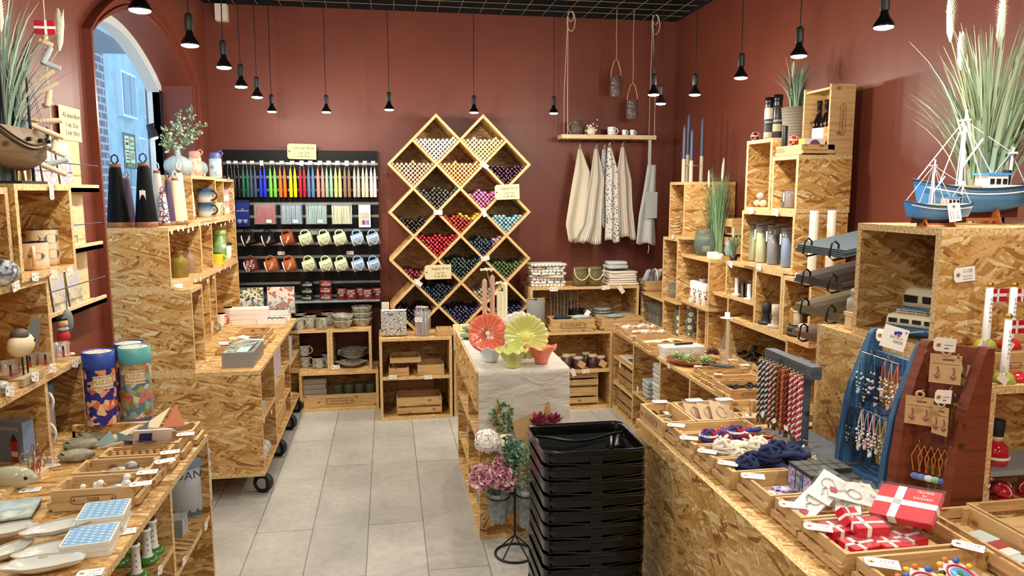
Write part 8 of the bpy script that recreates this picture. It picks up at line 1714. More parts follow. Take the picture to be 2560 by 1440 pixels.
for i,(x,y,z,rz) in enumerate(((.95,1.945,.048,.1),(1.05,1.93,.05,2.6),(.985,1.915,.026,.3),(1.015,1.965,.03,.6))): knot('cream white rope knot keyring, %s from the left' % ORD[i],x,y,ZR+z,rz,('ddd3bc',),1.1,'cream rope knots')
for i,(x,y,z,rz) in enumerate(((.965,1.83,.035,.3),(1.035,1.835,.06,-.2),(1.08,1.875,.058,.4),(1.115,1.84,.05,1.9),(1.0,1.86,.035,-.8))): knot('navy blue rope knot keyring, %s from the left' % ORD[i],x,y,ZR+z,rz,('242b4e',),1.15,'navy rope knots')
# cards with bracelets, shells, tags
BRS=mt('b9a47a',.3,metal=.8)
for i,(x,y,rz) in enumerate(((1.03,2.33,.9),(1.065,2.30,.8),(1.10,2.28,.75))):
    t=thing('bracelet_card','brown card with a chain bracelet in a clear bag, %s from the left' % ORD[i],'card',(x,y,ZR+.045+.006*i),rz,'bracelet cards in clear bags'); t.rotation_euler=(.45,.15,rz-.9); part('card',MB().box(-.035,.035,-.045,.045,0,.0012),KRAFT,t); part('bracelet',MB().tube([(cos(u*PI/10)*.016,sin(u*PI/10)*.026,.004) for u in range(20)],.002,5,closed=True),BRS,t); part('clear_bag',MB().box(-.038,.038,-.05,.06,.006,.0065),clear('fafafa',.1),t)
for i in range(6): solo('wooden_charm',MB().prism([(-.016,-.01),(.016,-.006),(.012,.012),(-.008,.014)],.004),[mt('d9c46a',.5),mt('c98a8a',.5),mt('7a8a5a',.5),mt('e6d9a0',.5),mt('4a4038',.5),mt('e9e2d0',.5)][i],'small painted charm in the far corner tray, %s' % ORD[i],'charm','painted charms in the far corner tray',(.905+.011*i,2.26+.03*i,ZR+.018),(rr.uniform(-.5,.5),rr.uniform(-.5,.5),i))
for i in range(9): solo('shell_charm',MB().ell((0,0,0),(.013,.009,.008),8),[mt('d9b49a',.4),mt('8a6a4a',.4),mt('f1eadf',.4)][i % 3],'small shell charm heaped in the third far tray','charm','shell charms',(1.18+.012*i,2.31+.02*sin(i*2),ZR+.024+.004*(i % 3)),(i,i,i))
# picture boxes
PB1=mt('2f2f30',.5); PBS=[patt('lavender_picture','noise',['7a6a9a','c9b9d9','5a4a7a'],60,.4),patt('ochre_picture','noise',['c9a24a','6f8fb0','3a4a5a'],60,.4)]
for i in range(15):
    j,kk=divmod(i,5); x=1.055+.0275*kk; y=1.66+.036*j; t=thing('picture_cube_box','small black-topped picture box, %s in the %s row of the cluster' % (ORD[kk],('near','middle','far')[j]),'box',(x,y,zr+.011),0,'black-topped picture boxes')
    part('box',MB().box(-.0135,.0135,-.0175,.0175,0,.075-.012*(kk > 2 and j == 0)),PB1,t); part('top_panel',MB().box(-.0115,.0115,-.0155,.0155,.0752,.0756),mt('4a4946',.5),t) if not (kk > 2 and j == 0) else None
    if kk == 0: part('picture_face',MB().box(-.0142,-.0136,-.0155,.0155,.004,.066),PBS[j % 2],t)
    if j == 0: part('picture_side',MB().box(-.0125,.0125,-.0182,-.0176,.004,.055),PBS[kk % 2],t); part('picture_emblem',MB().tube([(0,-.0183,.034),(0,-.0188,.034)],.009,16),mt('d6dcdc',.5),t)
for i,(x,y) in enumerate(((.965,1.70),(.985,1.655),(1.02,1.72))): t=thing('flat_picture_box','flat lavender picture box lying in its tray, %s' % ORD[i],'box',(x,y,zr+.011),-.1,'flat lavender picture boxes'); part('box',MB().box(-.032,.032,-.017,.017,0,.013),PBS[0],t); part('emblem',MB().tube([(0,0,.013),(0,0,.0136)],.012,18),mt('e6e2d6',.5),t)
# clear bags with keyrings
BAG=clear('fafafa',.08); WC=mt('ece8de',.5)
for i,(x,y,z,rx,ry,rz) in enumerate(((.985,1.55,.06,.35,-.3,.5),(1.04,1.575,.085,.4,-.35,.6),(1.085,1.55,.075,.3,.2,-.4),(1.125,1.57,.07,.5,.2,.1),(1.15,1.54,.06,.2,.35,-.6),(1.07,1.53,.055,-.1,0,1.0))):
    t=thing('bagged_keyring','white card with a keyring in a clear bag, %s from the left of the heap' % ORD[i],'keyring',(x,y,ZR+z),rz,'bagged keyrings'); t.rotation_euler=(rx,ry,rz); part('card',MB().box(-.05,.05,-.028,.028,0,.0015),WC,t)
    part('ring',MB().tube([(.012+cos(u*PI/10)*.016,sin(u*PI/10)*.016,.004) for u in range(20)],.0016,6,closed=True),CHROME,t); part('chain',MB().tube([(-.004,0,.004),(-.014,.004,.005),(-.024,-.002,.004),(-.032,0,.004)],.002,5),CHROME,t)
    part('clear_bag',MB().box(-.056,.056,-.034,.034,.007,.0075),BAG,t); part('red_charm',MB().box(-.045,-.03,-.012,.004,.003,.006),RED,t) if i in (0,2) else None
# flag boxes
FR=mt('cf1f2c',.35)
def flagbox(lb,x,y,z,rx,ry,rz,s,th,txt=False):
    t=thing('flag_box',lb,'box',(x,y,ZR+z),rz,'Danish flag gift boxes'); t.rotation_euler=(rx,ry,rz); part('box',MB().box(-s,s,-s*.72,s*.72,0,th),FR,t)
    part('white_cross',MB().box(-s-.0004,s+.0004,-s*.12,s*.12,-.0003,th+.0006).box(-s*.42,-s*.14,-s*.72-.0004,s*.72+.0004,-.0003,th+.0006),LET,t); part('clear_wrap',MB().box(-s*1.06,s*1.12,-s*.8,s*.8,th+.003,th+.0035),clear('ffffff',.06),t)
    if txt: part('handwriting',MB().join(txmesh('TILLYKKE\nfra\nDANMARK'),Tra((s*.5,s*.43,th+.0012)) @ Dia((s*.13,s*.15,1,1))),LET,t)
flagbox('large Danish flag packet lying tilted on the heap',1.15,1.43,.085,.5,-.12,-1.0,.065,.02,True)
for i,(x,y,z,rx,ry,rz,s) in enumerate(((.99,1.445,.028,0,.05,.1,.036),(1.045,1.42,.045,.05,0,-.1,.036),(1.0,1.38,.02,0,0,.15,.036),(1.07,1.37,.022,.0,.05,0,.036),(1.02,1.465,.055,.7,.2,.4,.026),(1.12,1.39,.022,0,0,.2,.036))): flagbox('small Danish flag gift box, %s of the heap from the left' % ORD[i],x,y,z,rx,ry,rz,s,.022)
# magnets
for i in range(3):
    x,y=(1.03,1.12,.99)[i],(1.215,1.23,1.19)[i]; t=thing('souvenir_magnet','round souvenir magnet with palm and small flags, %s' % ('front and largest','right','left, partly below the picture')[i],'magnet',(x,y,ZR+.03),i*.3,'round souvenir magnets'); t.rotation_euler=(.35,0,i*.3); part('disc',MB().lathe([(.042,0),(.042,.005),(0,.005)],28),mt('e9d9dc',.4),t)
    part('blue_centre',MB().lathe([(.022,.0052),(.021,.0075),(0,.0078)],24),mt('5f9ad6',.3),t); part('red_ring',MB().tube([(cos(u*PI/14)*.028,sin(u*PI/14)*.028,.006) for u in range(28)],.0022,5,closed=True),FR,t); part('green_tree',MB().prism([(-.006,-.008),(.006,-.008),(.001,.0),(.008,.006),(0,.012),(-.008,.006),(-.001,0)],.002,o=.0078),mt('3f8a3a',.4),t)
    for a in range(5): c_=('e8c23a','3a6ab8','d9792a','e8c23a','26282c')[a]; part('rim_figure',MB().ell((cos(.3+a*.6)*.042,sin(.3+a*.6)*.042,.008),(.008,.006,.005),10),mt(c_,.3),t)
for i in range(6): carton('printed_card','printed card leaning in the lower right tray, %s' % ORD[i],'card',(1.30,1.25+.028*i,zr+.012+.002*i),(.08,.05,.003),[mt('e4e0d8',.5),mt('a8453f',.5),mt('bfc9c4',.5)][i % 3],.2,'printed cards in the lower right tray')
for i in range(8): solo('red_trinket',MB().ell((0,0,0),(.016,.012,.009),8),[mt('b04a4a',.4),mt('e6d6cf',.4)][i % 2],'small red and white trinket in the right edge tray','trinket','red and white trinkets',(1.42+.02*i,1.33+.03*(i % 3),zr+.022),(0,0,i))
# ---- bracelet bar (dark grey stand)
DGW=pine_mat('dark_stained_wood','3a3d42','565b60','24262a'); p0=onX(1.22,1995,893); 
BS=thing('bracelet_stand','dark stained wooden bar stand hung with braided bracelets','stand',(1.25,2.08,ZR)); zb_=.975
part('bar',MB().box(1.205,1.24,1.93,2.20,zb_-.02,zb_+.018),DGW,BS,world=True); part('upright',MB().box(1.245,1.27,2.03,2.09,ZR+.02,zb_+.01),DGW,BS,world=True); part('base',MB().box(1.175,1.36,1.86,2.195,ZR+.0005,ZR+.02),DGW,BS,world=True)
BC=[('3a3036','d9d0c4'),('2a2a30','e6e0d4'),('3a3a44','efe9e0'),('8a2a2a','e2d4c4'),('4a4030','d4c8a0'),('b0522c','7a3a20'),('b5562e','c98a5a'),('a8453a','5a2a24'),('c23a3a','e9dcd2'),('b8283a','efe2da'),('c2303c','f0e6de')]
for i,(c0,c1) in enumerate(BC):
    for j in range(2):
        x=1.19-.012*j; y=2.185-.0235*i-.008*j; L=.185+.012*sin(i*2+j); t=thing('braided_bracelet','%s braided bracelet with white tag, %s from the far end, %s layer' % ('brown and cream' if i < 5 else 'rust' if i < 8 else 'red and white',ORD[i],('inner','outer')[j]),'bracelet',(x,y,zb_-.012),0,'braided bracelets on the dark bar')
        for s_ in (0,1): part('braid_strand',MB().tube([(sin(u*1.3+s_*PI)*.003,cos(u*1.3+s_*PI)*.003,-L*u/48) for u in range(49)],.0032,5),mt((c0,c1)[s_],.8),t)
        part('metal_clasp',MB().ell((0,0,-L-.006),(.004,.004,.01),8).ell((0,0,.002),(.004,.004,.006),8),mt('8a7a4a',.3,metal=.8),t)
        if (i+j) % 3 == 0: part('paper_tag',MB().cbox((-.008,0,-L+.004),(.0012,.014,.022),rx=.2*i),PAPER,t)
# ---- blue and brown jewellery racks
BLW=NT('blue_washed_wood'); _n=BLW.n('ShaderNodeTexNoise',{'Vector': BLW.n('ShaderNodeMapping',{'Vector': BLW.uv(),'Scale': (60,4,1)}).outputs[0],'Scale': 1.5,'Detail': 4.0}).outputs[0]; BLWM=BLW.set(Base_Color=BLW.ramp(_n,[(.3,srgb('1f3f5e')),(.55,srgb('345f88')),(.75,srgb('6c94b8'))]),Roughness=.6)
def boat(lb,x0,x1,y0,y1,H_,mat,bars,bw=.020,dx=0):
    """boat-shaped stand: two tall boards whose front edge curves back to the top, joined by cross bars; faces -X"""
    t=thing('jewellery_stand',lb,'stand',(x0,(y0+y1)/2,ZR)); D=x1-x0
    for y,o_ in ((y0,dx),(y1-bw,0)): part('side_board',MB().prism([(x0+o_+D*f,ZR+.0005+H_*g) for f,g in ((0,0),(.01,.12),(.04,.25),(.16,.5),(.28,.64),(.44,.76),(.6,.88),(.72,.97),(.8,1),(1,1),(1,0))],bw,ax='Y',o=y),mat,t,world=True)
    L_=math.hypot(dx,y1-y0-bw); an=math.atan2(dx,y1-y0-bw)
    for z,x in bars: part('cross_bar',MB().cbox((x+dx/2+.009,(y0+y1)/2,z),(.014,L_-bw,.044),rz=an),mat,t,world=True)
    if not dx: part('floor_board',MB().box(x0+.01,x1,y0+bw,y1-bw,ZR+.0005,ZR+.014),mat,t,world=True)
    return t
xb=1.275; yb0_,yb1_=1.685,1.90
BJ=boat('blue washed wooden stand hung with beaded necklaces',xb,xb+.115,yb0_,yb1_,.41,BLWM,((1.03,xb+.085),(.88,xb+.07)))
XD,YD=1.27,1.665
DJ=boat('dark red-brown wooden stand hung with earring cards',XD,XD+.09,1.53,YD,.425,DKWOOD,((1.10,XD+.07),(1.0,XD+.065),(.87,XD+.06)),.032,.075)
def beads(mb,x,y,z,L,w,n,r,m,rr,x2=0):
    for k in range(n):
        u=k/(n-1)*2-1; mb.ell((x-.002-abs(r),y+w*u*(1 if abs(u) < 1 else 1),z-L*(1-u*u)**.5 if abs(u) < 1 else z),(r,r,r),6,m)
def necklace(lb,y,z,L,w,cc_,cord,n=15,r=.0035,x=xb+.045,top=0):
    t=thing('beaded_necklace',lb,'necklace',(x,y,z),0,'beaded necklaces on the blue stand'); mb=MB()
    for k in range(n):
        u=-1+2*k/(n-1); zz=-L+ (abs(u)**2)*L*.5; mb.ell((-.004+rr.uniform(-.002,.002),u*w,zz),(r*rr.uniform(.7,1.3),)*3,6,k % len(cc_))
    part('beads',mb,[mt(c_,.25) for c_ in cc_],t); part('cord',MB().tube([(-.002,-w,-L*.5),(-.002,-w*.5,-L*.2),(0,0,0),(-.002,w*.5,-L*.2),(-.002,w,-L*.5)],.0013,5),mt(cord,.6),t)
UP=[('teal cord','4a9a90',('bfe0d8','e9d9cc')),('dark green cord','1f4a46',('d9d4d0','6a6a70')),('teal and black','2a8a9a',('e6dcd6','3a3a44')),('navy cord','1f2c5a',('3a3f6a','e9e4e0')),('navy and black','20243a',('20243a','c9c4c8')),('dark blue','2c4a8a',('efe9e4','3a4a8a')),('coral pink cord','d9705f',('e9b4a8','f0d9c8')),('pale pink cord','e09a8a',('f1dcc8','e6a89a')),('crimson cord','b03048',('e9d4b8','c96a70')),('salmon cord','d98a78',('f0d8c0','e0a890'))]
for i,(nm,cd_,cc_) in enumerate(UP): necklace('upper bead necklace on %s, %s from the far side' % (nm,ORD[i]),yb1_-.032-.0168*i,1.045-.002*(i % 2),.115+.02*sin(i*1.9),.009,cc_,cd_,x=xb+.045+.008*(i % 3))
LW=[('black','1a1a1c',('1a1a1c','8a8478')),('black','1a1a1c',('1a1a1c',)),('cream','e6d9bc',('efe4c8','f6f0e2')),('white','efe9e0',('f4efe6','d9cfc4')),('pale pink','e6b8bc',('e9bcc0','f4e4e0')),('rose pink','d98a9c',('e09aa8','efd4d4')),('pearl white','efe9e0',('f2ece4',)),('silver grey','b9b9b4',('d0cfc8','e9e6e0')),('cream and gold','d9c48a',('e6d49a','f4ecd8')),('yellow and green','b9c04a',('e0d84a','6aa06a'))]
for i,(nm,cd_,cc_) in enumerate(LW): necklace('%s bead bracelet, %s from the far side of the lower row' % (nm,ORD[i]),yb1_-.032-.0168*i,.895-.002*(i % 2),.105+.012*sin(i*2.3),.010,cc_,cd_,17,.0036,x=xb+.02+.008*(i % 3))
for z,x in ((1.048,xb+.048),(.898,xb+.022)):
    for y in (yb0_+.07,yb1_-.075): part('peg_hook',MB().tube([(xb+.075,y,z),(x,y,z),(x-.004,y,z+.014)],.0022,6),CHROME,BJ,world=True)
    part('hook_rail',MB().cyl((x,yb0_+.03,z),(x,yb1_-.03,z),.0018,6),CHROME,BJ,world=True)
EC=pine_mat('kraft_card','b99263','c4a070','a88455')
def ecard(lb,y,z,rz,w=.026,x=1.3):
    t=thing('earring_card',lb,'card',(x,y,z),rz,'earring cards on the brown stand'); part('card',MB().box(-.0008,.0008,-w,w,-.072,0),EC,t); part('loop',MB().tube([(0,cos(u*PI/8)*.008,.006+sin(u*PI/8)*.008) for u in range(16)],.003,6,closed=True),EC,t)
    for s_ in (-1,1): part('earring',MB().tube([(-.002,s_*w*.5,-.03),(-.003,s_*w*.5-.003,-.04),(-.002,s_*w*.5,-.05)],.0012,5).prism([(s_*w*.5-.007,-.05),(s_*w*.5,-.055),(s_*w*.5+.007,-.05),(s_*w*.5+.002,-.06),(s_*w*.5-.003,-.06)],.0015,ax='X',o=-.0035),mt('b5606a',.3,metal=.6),t)
    part('print_lines',MB().box(-.0012,-.0009,-w*.85,w*.85,-.024,-.0228).box(-.0012,-.0009,-w*.5,w*.2,-.014,-.01),mt('6a4a30',.6),t)
def diag(f,z,o_=0): return (XD+.045+.075*f-o_,YD-.03-.09*f-o_,z)  # along the slanting bars of the brown stand
for lb,px,py,y,w in (('earring card at the top of the brown stand, starfish earrings',2366,887,1.575,.034),('earring card at the lower left of the brown stand',2300,992,1.61,.031),('narrow earring card at the lower right of the brown stand',2353,1016,1.565,.02)):
    p=onY(y,px,py); ecard(lb,y,p.z,.85 if w > .03 else .3,w,p.x)
for z in (1.10,1.0,.87):
    for f in (.15,.75): p=V3(diag(f,z)); part('hook',MB().tube([tuple(p+V3((.02,.02,0))),tuple(p-V3((.015,.015,0))),tuple(p-V3((.017,.017,-.01)))],.0022,6),CHROME,DJ,world=True)
for i in range(6): t=thing('leather_necklace','necklace of orange-brown cord with a glass pendant, %s from the left' % ORD[i],'necklace',diag(.12+.13*i,.865,.012),.8,'leather cord necklaces on the brown stand'); part('cord',MB().tube([(0,-.006,-.07),(-.004,-.012,-.03),(0,0,.0),(-.004,.012,-.03),(0,.006,-.07)],.0018,5),mt('b5662f',.6),t); part('pendant',MB().ell((-.003,0,-.082),(.006,.014,.009),10),mt(('5f78b8','6a86c0','dfe4ee','7fc08a','4a5ab0','8a9ad0')[i],.1,coat=1),t)
def bigtag(lb,o_,x,n,w_,h_,rich=False):
    T=frameT(o_,x,n); t=thing('hang_tag',lb,'tag',T.translation); Q=Tra(-T.translation) @ T
    mb=MB(Q); mb.prism([(-w_/2,-h_*.3),(-w_*.38,-h_/2),(w_/2,-h_/2),(w_/2,h_/2),(-w_*.38,h_/2),(-w_/2,h_*.3)] if not rich else [(-w_/2,-h_/2),(w_/2,-h_/2),(w_/2,h_/2),(-w_/2,h_/2)],.0008,o=-.0004); part('card',mb,PAPER,t)
    def put(nm,m,m_): part(nm,m,m_,t)
    xh,yh=(.4*w_,.36*h_) if rich else (-.28*w_,0); put('string',MB(Q).tube([(xh,yh,.001),(xh+.03,yh+.012,-.01),(xh+.055,yh+.02,-.05)],.0009,4),STRING)
    if rich:
        b=lambda x0,x1,y0,y1: MB(Q).box(x0*w_,x1*w_,y0*h_,y1*h_,.0005,.0009); put('blue_mark',b(-.06,.05,.14,.30).box(.05*w_,.24*w_,.21*h_,.34*h_,.0005,.0009),mt('2c3f8f',.5)); put('red_mark',b(.08,.2,.11,.19),mt('c2242f',.5)); put('bar_code',MB(Q).add([(x_*w_,y_*h_,.0008) for x_,y_ in ((-.02,-.2),(.38,-.2),(.38,-.08),(-.02,-.08))],[(0,1,2,3)]),patt('long_bar_code','DG',['2a2a2a','f0eee8'],500))
        put('logo_word',MB(Q).join(txmesh('BATELA'),Tra((.08*w_,.03*h_,.0009)) @ Dia((w_*.15,w_*.13,1,1))),mt('5a5a60',.5)); put('tag_hole',MB(Q).tube([(.4*w_+cos(u*PI/6)*.002,.36*h_+sin(u*PI/6)*.002,.0008) for u in range(12)],.0006,4,closed=True),BLACK)
    else:
        put('reinforcing_ring',MB(Q).lathe([(h_*.2,.0005),(h_*.2,.0012),(0,.0012)],16,(-w_*.28,0,0)),KRAFT); put('tag_hole',MB(Q).lathe([(h_*.07,.0013),(0,.0015)],10,(-w_*.28,0,0)),BLACK); put('bar_code',MB(Q).add([(x_*w_,y_*h_,.0008) for x_,y_ in ((.02,.12),(.38,.12),(.38,.34),(.02,.34))],[(0,1,2,3)]),patt('short_bar_code','Y',['3a3a3a','f0eee8'],500)); put('print_lines',MB(Q).box(-.02*w_,.38*w_,-.04*h_,-.0*h_,.0005,.0009).box(.0,.2*w_,-.3*h_,-.22*h_,.0005,.0009),mt('5a5856',.6))
    return t
fw_=V3((-.75,-1,0.15)).normalized(); sx=V3((.95,-.55,-.32))
bigtag('large white hang tag with flag logo between the blue and brown stands',onY(1.66,2236,845),V3((1,-.1,-.3)),V3((-.5,-1,.2)),.068,.062,True)
bigtag('round-cornered white tag behind the large one, on the blue stand',onY(1.70,2212,838),V3((1,0,-.1)),V3((-.5,-1,.2)),.05,.036)
bigtag('white string tag with ring hole at the top of the brown stand',onY(1.52,2362,862),V3((1,0,-.12)),V3((-.4,-1,.1)),.06,.035); bigtag('white string tag with ring hole in the middle of the brown stand',onY(1.52,2358,992),V3((1,0,-.1)),V3((-.4,-1,.1)),.045,.035)
ptag(NB,onY(yn0-.004,2411,686),(0,-1,0),(1,0,.1),.062)
# toy vans
VC=mt('ece2bc',.3); VB=mt('2c5a7c',.3); WN=mt('2a2620',.15)
def van(lb,x,y,z,rz,s,rack=True):
    t=thing('toy_van',lb,'toy',(x,y,z),rz,'retro toy vans'); L,W,H=.075*s,.03*s,.055*s
    def sec(w_,zs_,m_,nm):
        mb=MB(); n=28; vs=[]
        for f,zz in zs_:
            for i in range(n): a=2*PI*i/n; ca,sa=cos(a),sin(a); vs.append(((abs(ca)**.35)*(1 if ca > 0 else -1)*L*f,(abs(sa)**.35)*(1 if sa > 0 else -1)*W*(1-(1-f)*1.6),zz))
        K=len(zs_); mb.add(vs,[(j*n+i,j*n+(i+1)%n,(j+1)*n+(i+1)%n,(j+1)*n+i) for j in range(K-1) for i in range(n)]+[tuple(range(n))[::-1],tuple((K-1)*n+i for i in range(n))],0,True); part(nm,mb,m_,t)
    sec(1,[(.96,.012*s),(1,.018*s),(1,.036*s)],VB,'lower_body'); sec(1,[(1,.0362*s),(.97,.055*s),(.93,.064*s),(.8,.069*s)],VC,'upper_body')
    for k in range(4):
        for s_ in (-1,1): part('window',MB().cbox((L*(-.66+.44*k),s_*W*.965,.05*s),(L*.32,.003*s,.013*s),rx=-s_*.2),WN,t)
    for s_ in (-1,1): part('window',MB().cbox((s_*L*.965,0,.05*s),(.003*s,W*1.3,.014*s),ry=-s_*.25),WN,t)
    for a,b in ((-1,-1),(-1,1),(1,-1),(1,1)): part('wheel',MB().tube([(a*L*.6,b*W*.82-.004*s,.012*s),(a*L*.6,b*W*.82+.004*s,.012*s)],.012*s,16),BLACK,t)
    if rack:
        g=MB()
        for zz in (.076,.082): g.tube([(-L*.6,-W*.7,zz*s),(L*.5,-W*.7,zz*s),(L*.5,W*.7,zz*s),(-L*.6,W*.7,zz*s)],.0012*s,4,closed=True)
        for xx in (-.55,-.2,.15,.45): g.cyl((L*xx,-W*.7,.068*s),(L*xx,-W*.7,.082*s),.001*s,4).cyl((L*xx,W*.7,.068*s),(L*xx,W*.7,.082*s),.001*s,4)
        part('roof_rack',g,VC,t); part('surfboard',MB().ell((-L*.05,0,.084*s),(L*.55,W*.35,.002*s),16),mt('4f8ac0',.3),t)
        g=MB()
        for yy in (-.4,.1): g.tube([(L*.9,W*yy,.03*s),(L*1.0,W*yy,.045*s),(L*.95,W*yy,.07*s),(L*.8,W*yy,.074*s)],.0012*s,4)
        for zz in (.04,.05,.06): g.cyl((L*.99,-W*.4,zz*s),(L*.99,W*.1,zz*s),.001*s,4)
        part('ladder',g,VC,t)
zn=zN0+.0205; p=onX(1.49,2240,830); van('small cream and blue toy van with roof rack and surfboard',1.475,1.86,zn,-1.05,.98); van('larger cream and blue toy van deeper in the box',1.66,1.955,zn,-1.2,1.75,False)
# carved figure by the box
solo('stone_figure',MB().lathe([(.018,0),(.022,.02),(.02,.045),(.008,.055),(.012,.066),(.009,.078),(0,.08)],20),mt('a39a8a',.8),'small rounded stone bottle figure at the far end of the van box','figurine',loc=(1.46,2.12,zN0+.05)); solo('wooden_block_figure',MB().cbox((0,0,.022),(.04,.035,.044)).cbox((-.012,-.01,.05),(.03,.05,.012)),BIRCH,'pale wood block figure below the stone bottle figure','block',loc=(1.46,2.115,zN0+.0005))
# flag figures and red wooden figures
zp=zP+.0005; GLG=mt('aab04a',.25,coat=.5)
def flagpole(lb,px,py,z,pt_,yy_=1.57,red=False,grp='ceramic flagpoles'):
    p=onY(yy_,px,py); H_=onY(yy_,px,pt_).z-z; t=thing('ceramic_flagpole',lb,'figurine',(p.x,yy_,z),0,grp); k=mpp(p)
    part('base',MB().lathe([(26*k,0),(28*k,.003),(20*k,20*k),(8*k,27*k),(0,28*k)],28,fn=lambda a,j,r,zz: (r*(1+.03*cos(a*12)),zz)),mt('c22a2e',.2,coat=.5) if red else GLG,t); part('pole',MB().lathe([(10*k,24*k),(8*k,H_*.93),(0,H_*.93)],14),mt('e9e8e2',.3),t); part('gold_ball',MB().ell((0,0,H_*.965),(9*k,9*k,7*k),14),GOLD,t)
    part('flag',MB().prism([(8*k,H_*.9),(55*k,H_*.9),(46*k,H_*.8),(55*k,H_*.71),(8*k,H_*.71)],.004,ax='Y',o=-.002),RED,t); part('white_cross',MB().prism([(8*k,H_*.83),(48*k,H_*.83),(46*k,H_*.8),(47*k,H_*.785),(8*k,H_*.785)],.005,ax='Y',o=-.0025).prism([(20*k,H_*.712),(26*k,H_*.712),(26*k,H_*.898),(20*k,H_*.898)],.0052,ax='Y',o=-.0026),LET,t)
    part('lettering',MB().join(txmesh('D\nA\nN\nM\nA\nR\nK'),frameT((0,-9.2*k,H_*.55),(1,0,0),(0,-1,0)) @ Dia((12*k,11*k,1,1))),mt('3a3a3a',.5),t)
    bt=part('paper_tag',MB().cbox((0,0,0),(.03,.001,.02),ry=.6),PAPER,t,loc=(-24*k,-24*k,14*k)); part('tag_string',MB().cyl((-20*k,-22*k,22*k),(0,-9*k,30*k),.001,4),STRING,t)
zF=onY(1.66,2462,872).z; PS=crate('branded pine crate at the right edge under the far flagpoles',aP.x+.0,aP.x+.45,aP.y+.075,1.70,zp,zF-zp-.0005,slat='X',group=None,name='wooden_crate',cat='crate',outer=False); logo(PS,(aP.x+.12,aP.y+.0745,zp+.03),(1,0,0),(0,-1,0),.012,'KIN')
flagpole('ceramic flagpole on a green base, nearest on the shelf box',2508,957,zp,785); 
for px,py,pt_,rd,lb in ((2462,872,706,False,'ceramic flagpole on a green base, far left on the pine crate'),(2522,872,706,True,'ceramic flagpole at the back, its red base hidden behind the tags')):
    flagpole(lb,px,py,zF,pt_,1.66,rd)
t=thing('red_ceramic_base','red ceramic flag base at the right edge of the picture','figurine',(onZ(zp,2560,955).x,aP.y+.045,zp)); part('base',MB().lathe([(.028,0),(.03,.003),(.02,.018),(0,.024)],28,fn=lambda a,j,r,zz: (r*(1+.03*cos(a*12)),zz)),mt('c22a2e',.2,coat=.5),t)
RW=mt('b5202a',.12,coat=1); RW2=mt('a81c28',.3); HARL=NT('harlequin_glaze'); _s=HARL.n('ShaderNodeSeparateXYZ',{0: HARL.obj()}); _a=HARL.math('MULTIPLY',HARL.math('ARCTAN2',_s.outputs[1],_s.outputs[0]),.955); _z=HARL.math('MULTIPLY',_s.outputs[2],26.0)
_c=HARL.math('MULTIPLY',HARL.math('SINE',HARL.math('MULTIPLY',HARL.math('ADD',_a,_z),PI)),HARL.math('SINE',HARL.math('MULTIPLY',HARL.math('SUBTRACT',_a,_z),PI))); HARLM=HARL.set(Base_Color=HARL.mix(HARL.math('GREATER_THAN',_c,0),srgb('f0e9de'),srgb('b5202a')),Roughness=.3)
p=onZ(ZR+.02,2493,1283); t=thing('red_candle_jar','red cylinder on a red and white diamond-pattern base in the right shelf box','candle',(p.x+.012,aP.y+.035,ZR+.0205)); part('diamond_base',MB().lathe([(.017,0),(.018,.045),(0,.045)],28),HARLM,t); part('white_band',MB().lathe([(.019,.044),(.019,.05),(0,.05)],28),LET,t); part('red_cylinder',MB().lathe([(.0175,.05),(.0175,.1),(.015,.1),(.014,.09),(0,.09)],28),mt('b0303a',.5),t); part('gold_knob',MB().ell((.02,-.008,.062),(.008,.005,.005),10),GOLD,t)
for i,(dx,dz,dy) in enumerate(((.075,.0,.03),(.10,.0,.06),(.06,.05,.115),(.12,.05,.125),(.15,.0,.04))):
    t=thing('red_wooden_animal','glossy red white-banded figure, %s in the shelf box' % ('lowest and nearest','low, behind the nearest','upper left at the back','upper right at the back','low at the right')[i],'figurine',(p.x+dx,aP.y+dy,ZR+.0205+dz),.4*i,'glossy red figures'); part('body',MB().ell((0,0,.024),(.026,.018,.015),16).ell((-.024,0,.034),(.011,.01,.01),12),RW,t); part('white_band',MB().ell((.004,0,.024),(.005,.0185,.0155),16),LET,t); part('feet',MB().box(-.02,.02,-.012,.012,0,.012),RW,t)
solo('shelf_riser',MB().box(p.x+.03,p.x+.16,aP.y+.08,aP.y+.15,ZR+.0202,ZR+.07),PINED,'small dark wooden block under the upper red figures','riser')
t=thing('guard_figure','red guard figure with black hat high in the right shelf box','figurine',(p.x+.075,aP.y+.07,ZR+.105)); part('body',MB().lathe([(.03,0),(.034,.02),(.028,.05),(.014,.06),(0,.06)],20),RW,t); part('belt',MB().lathe([(.035,.018),(.035,.024)],20),LET,t); part('head',MB().ell((0,0,.07),(.016,.016,.014),14),mt('e6bfa0',.5),t); part('hat',MB().lathe([(.017,.075),(.019,.115),(0,.118)],18),mt('111114',.7),t)
solo('guard_shelf',MB().box(aP.x+.02,aP.x+.4,aP.y+.02,aP.y+.15,ZR+.09,ZR+.1045),mt('8a9296',.3),'thin grey shelf under the guard figure','shelf')
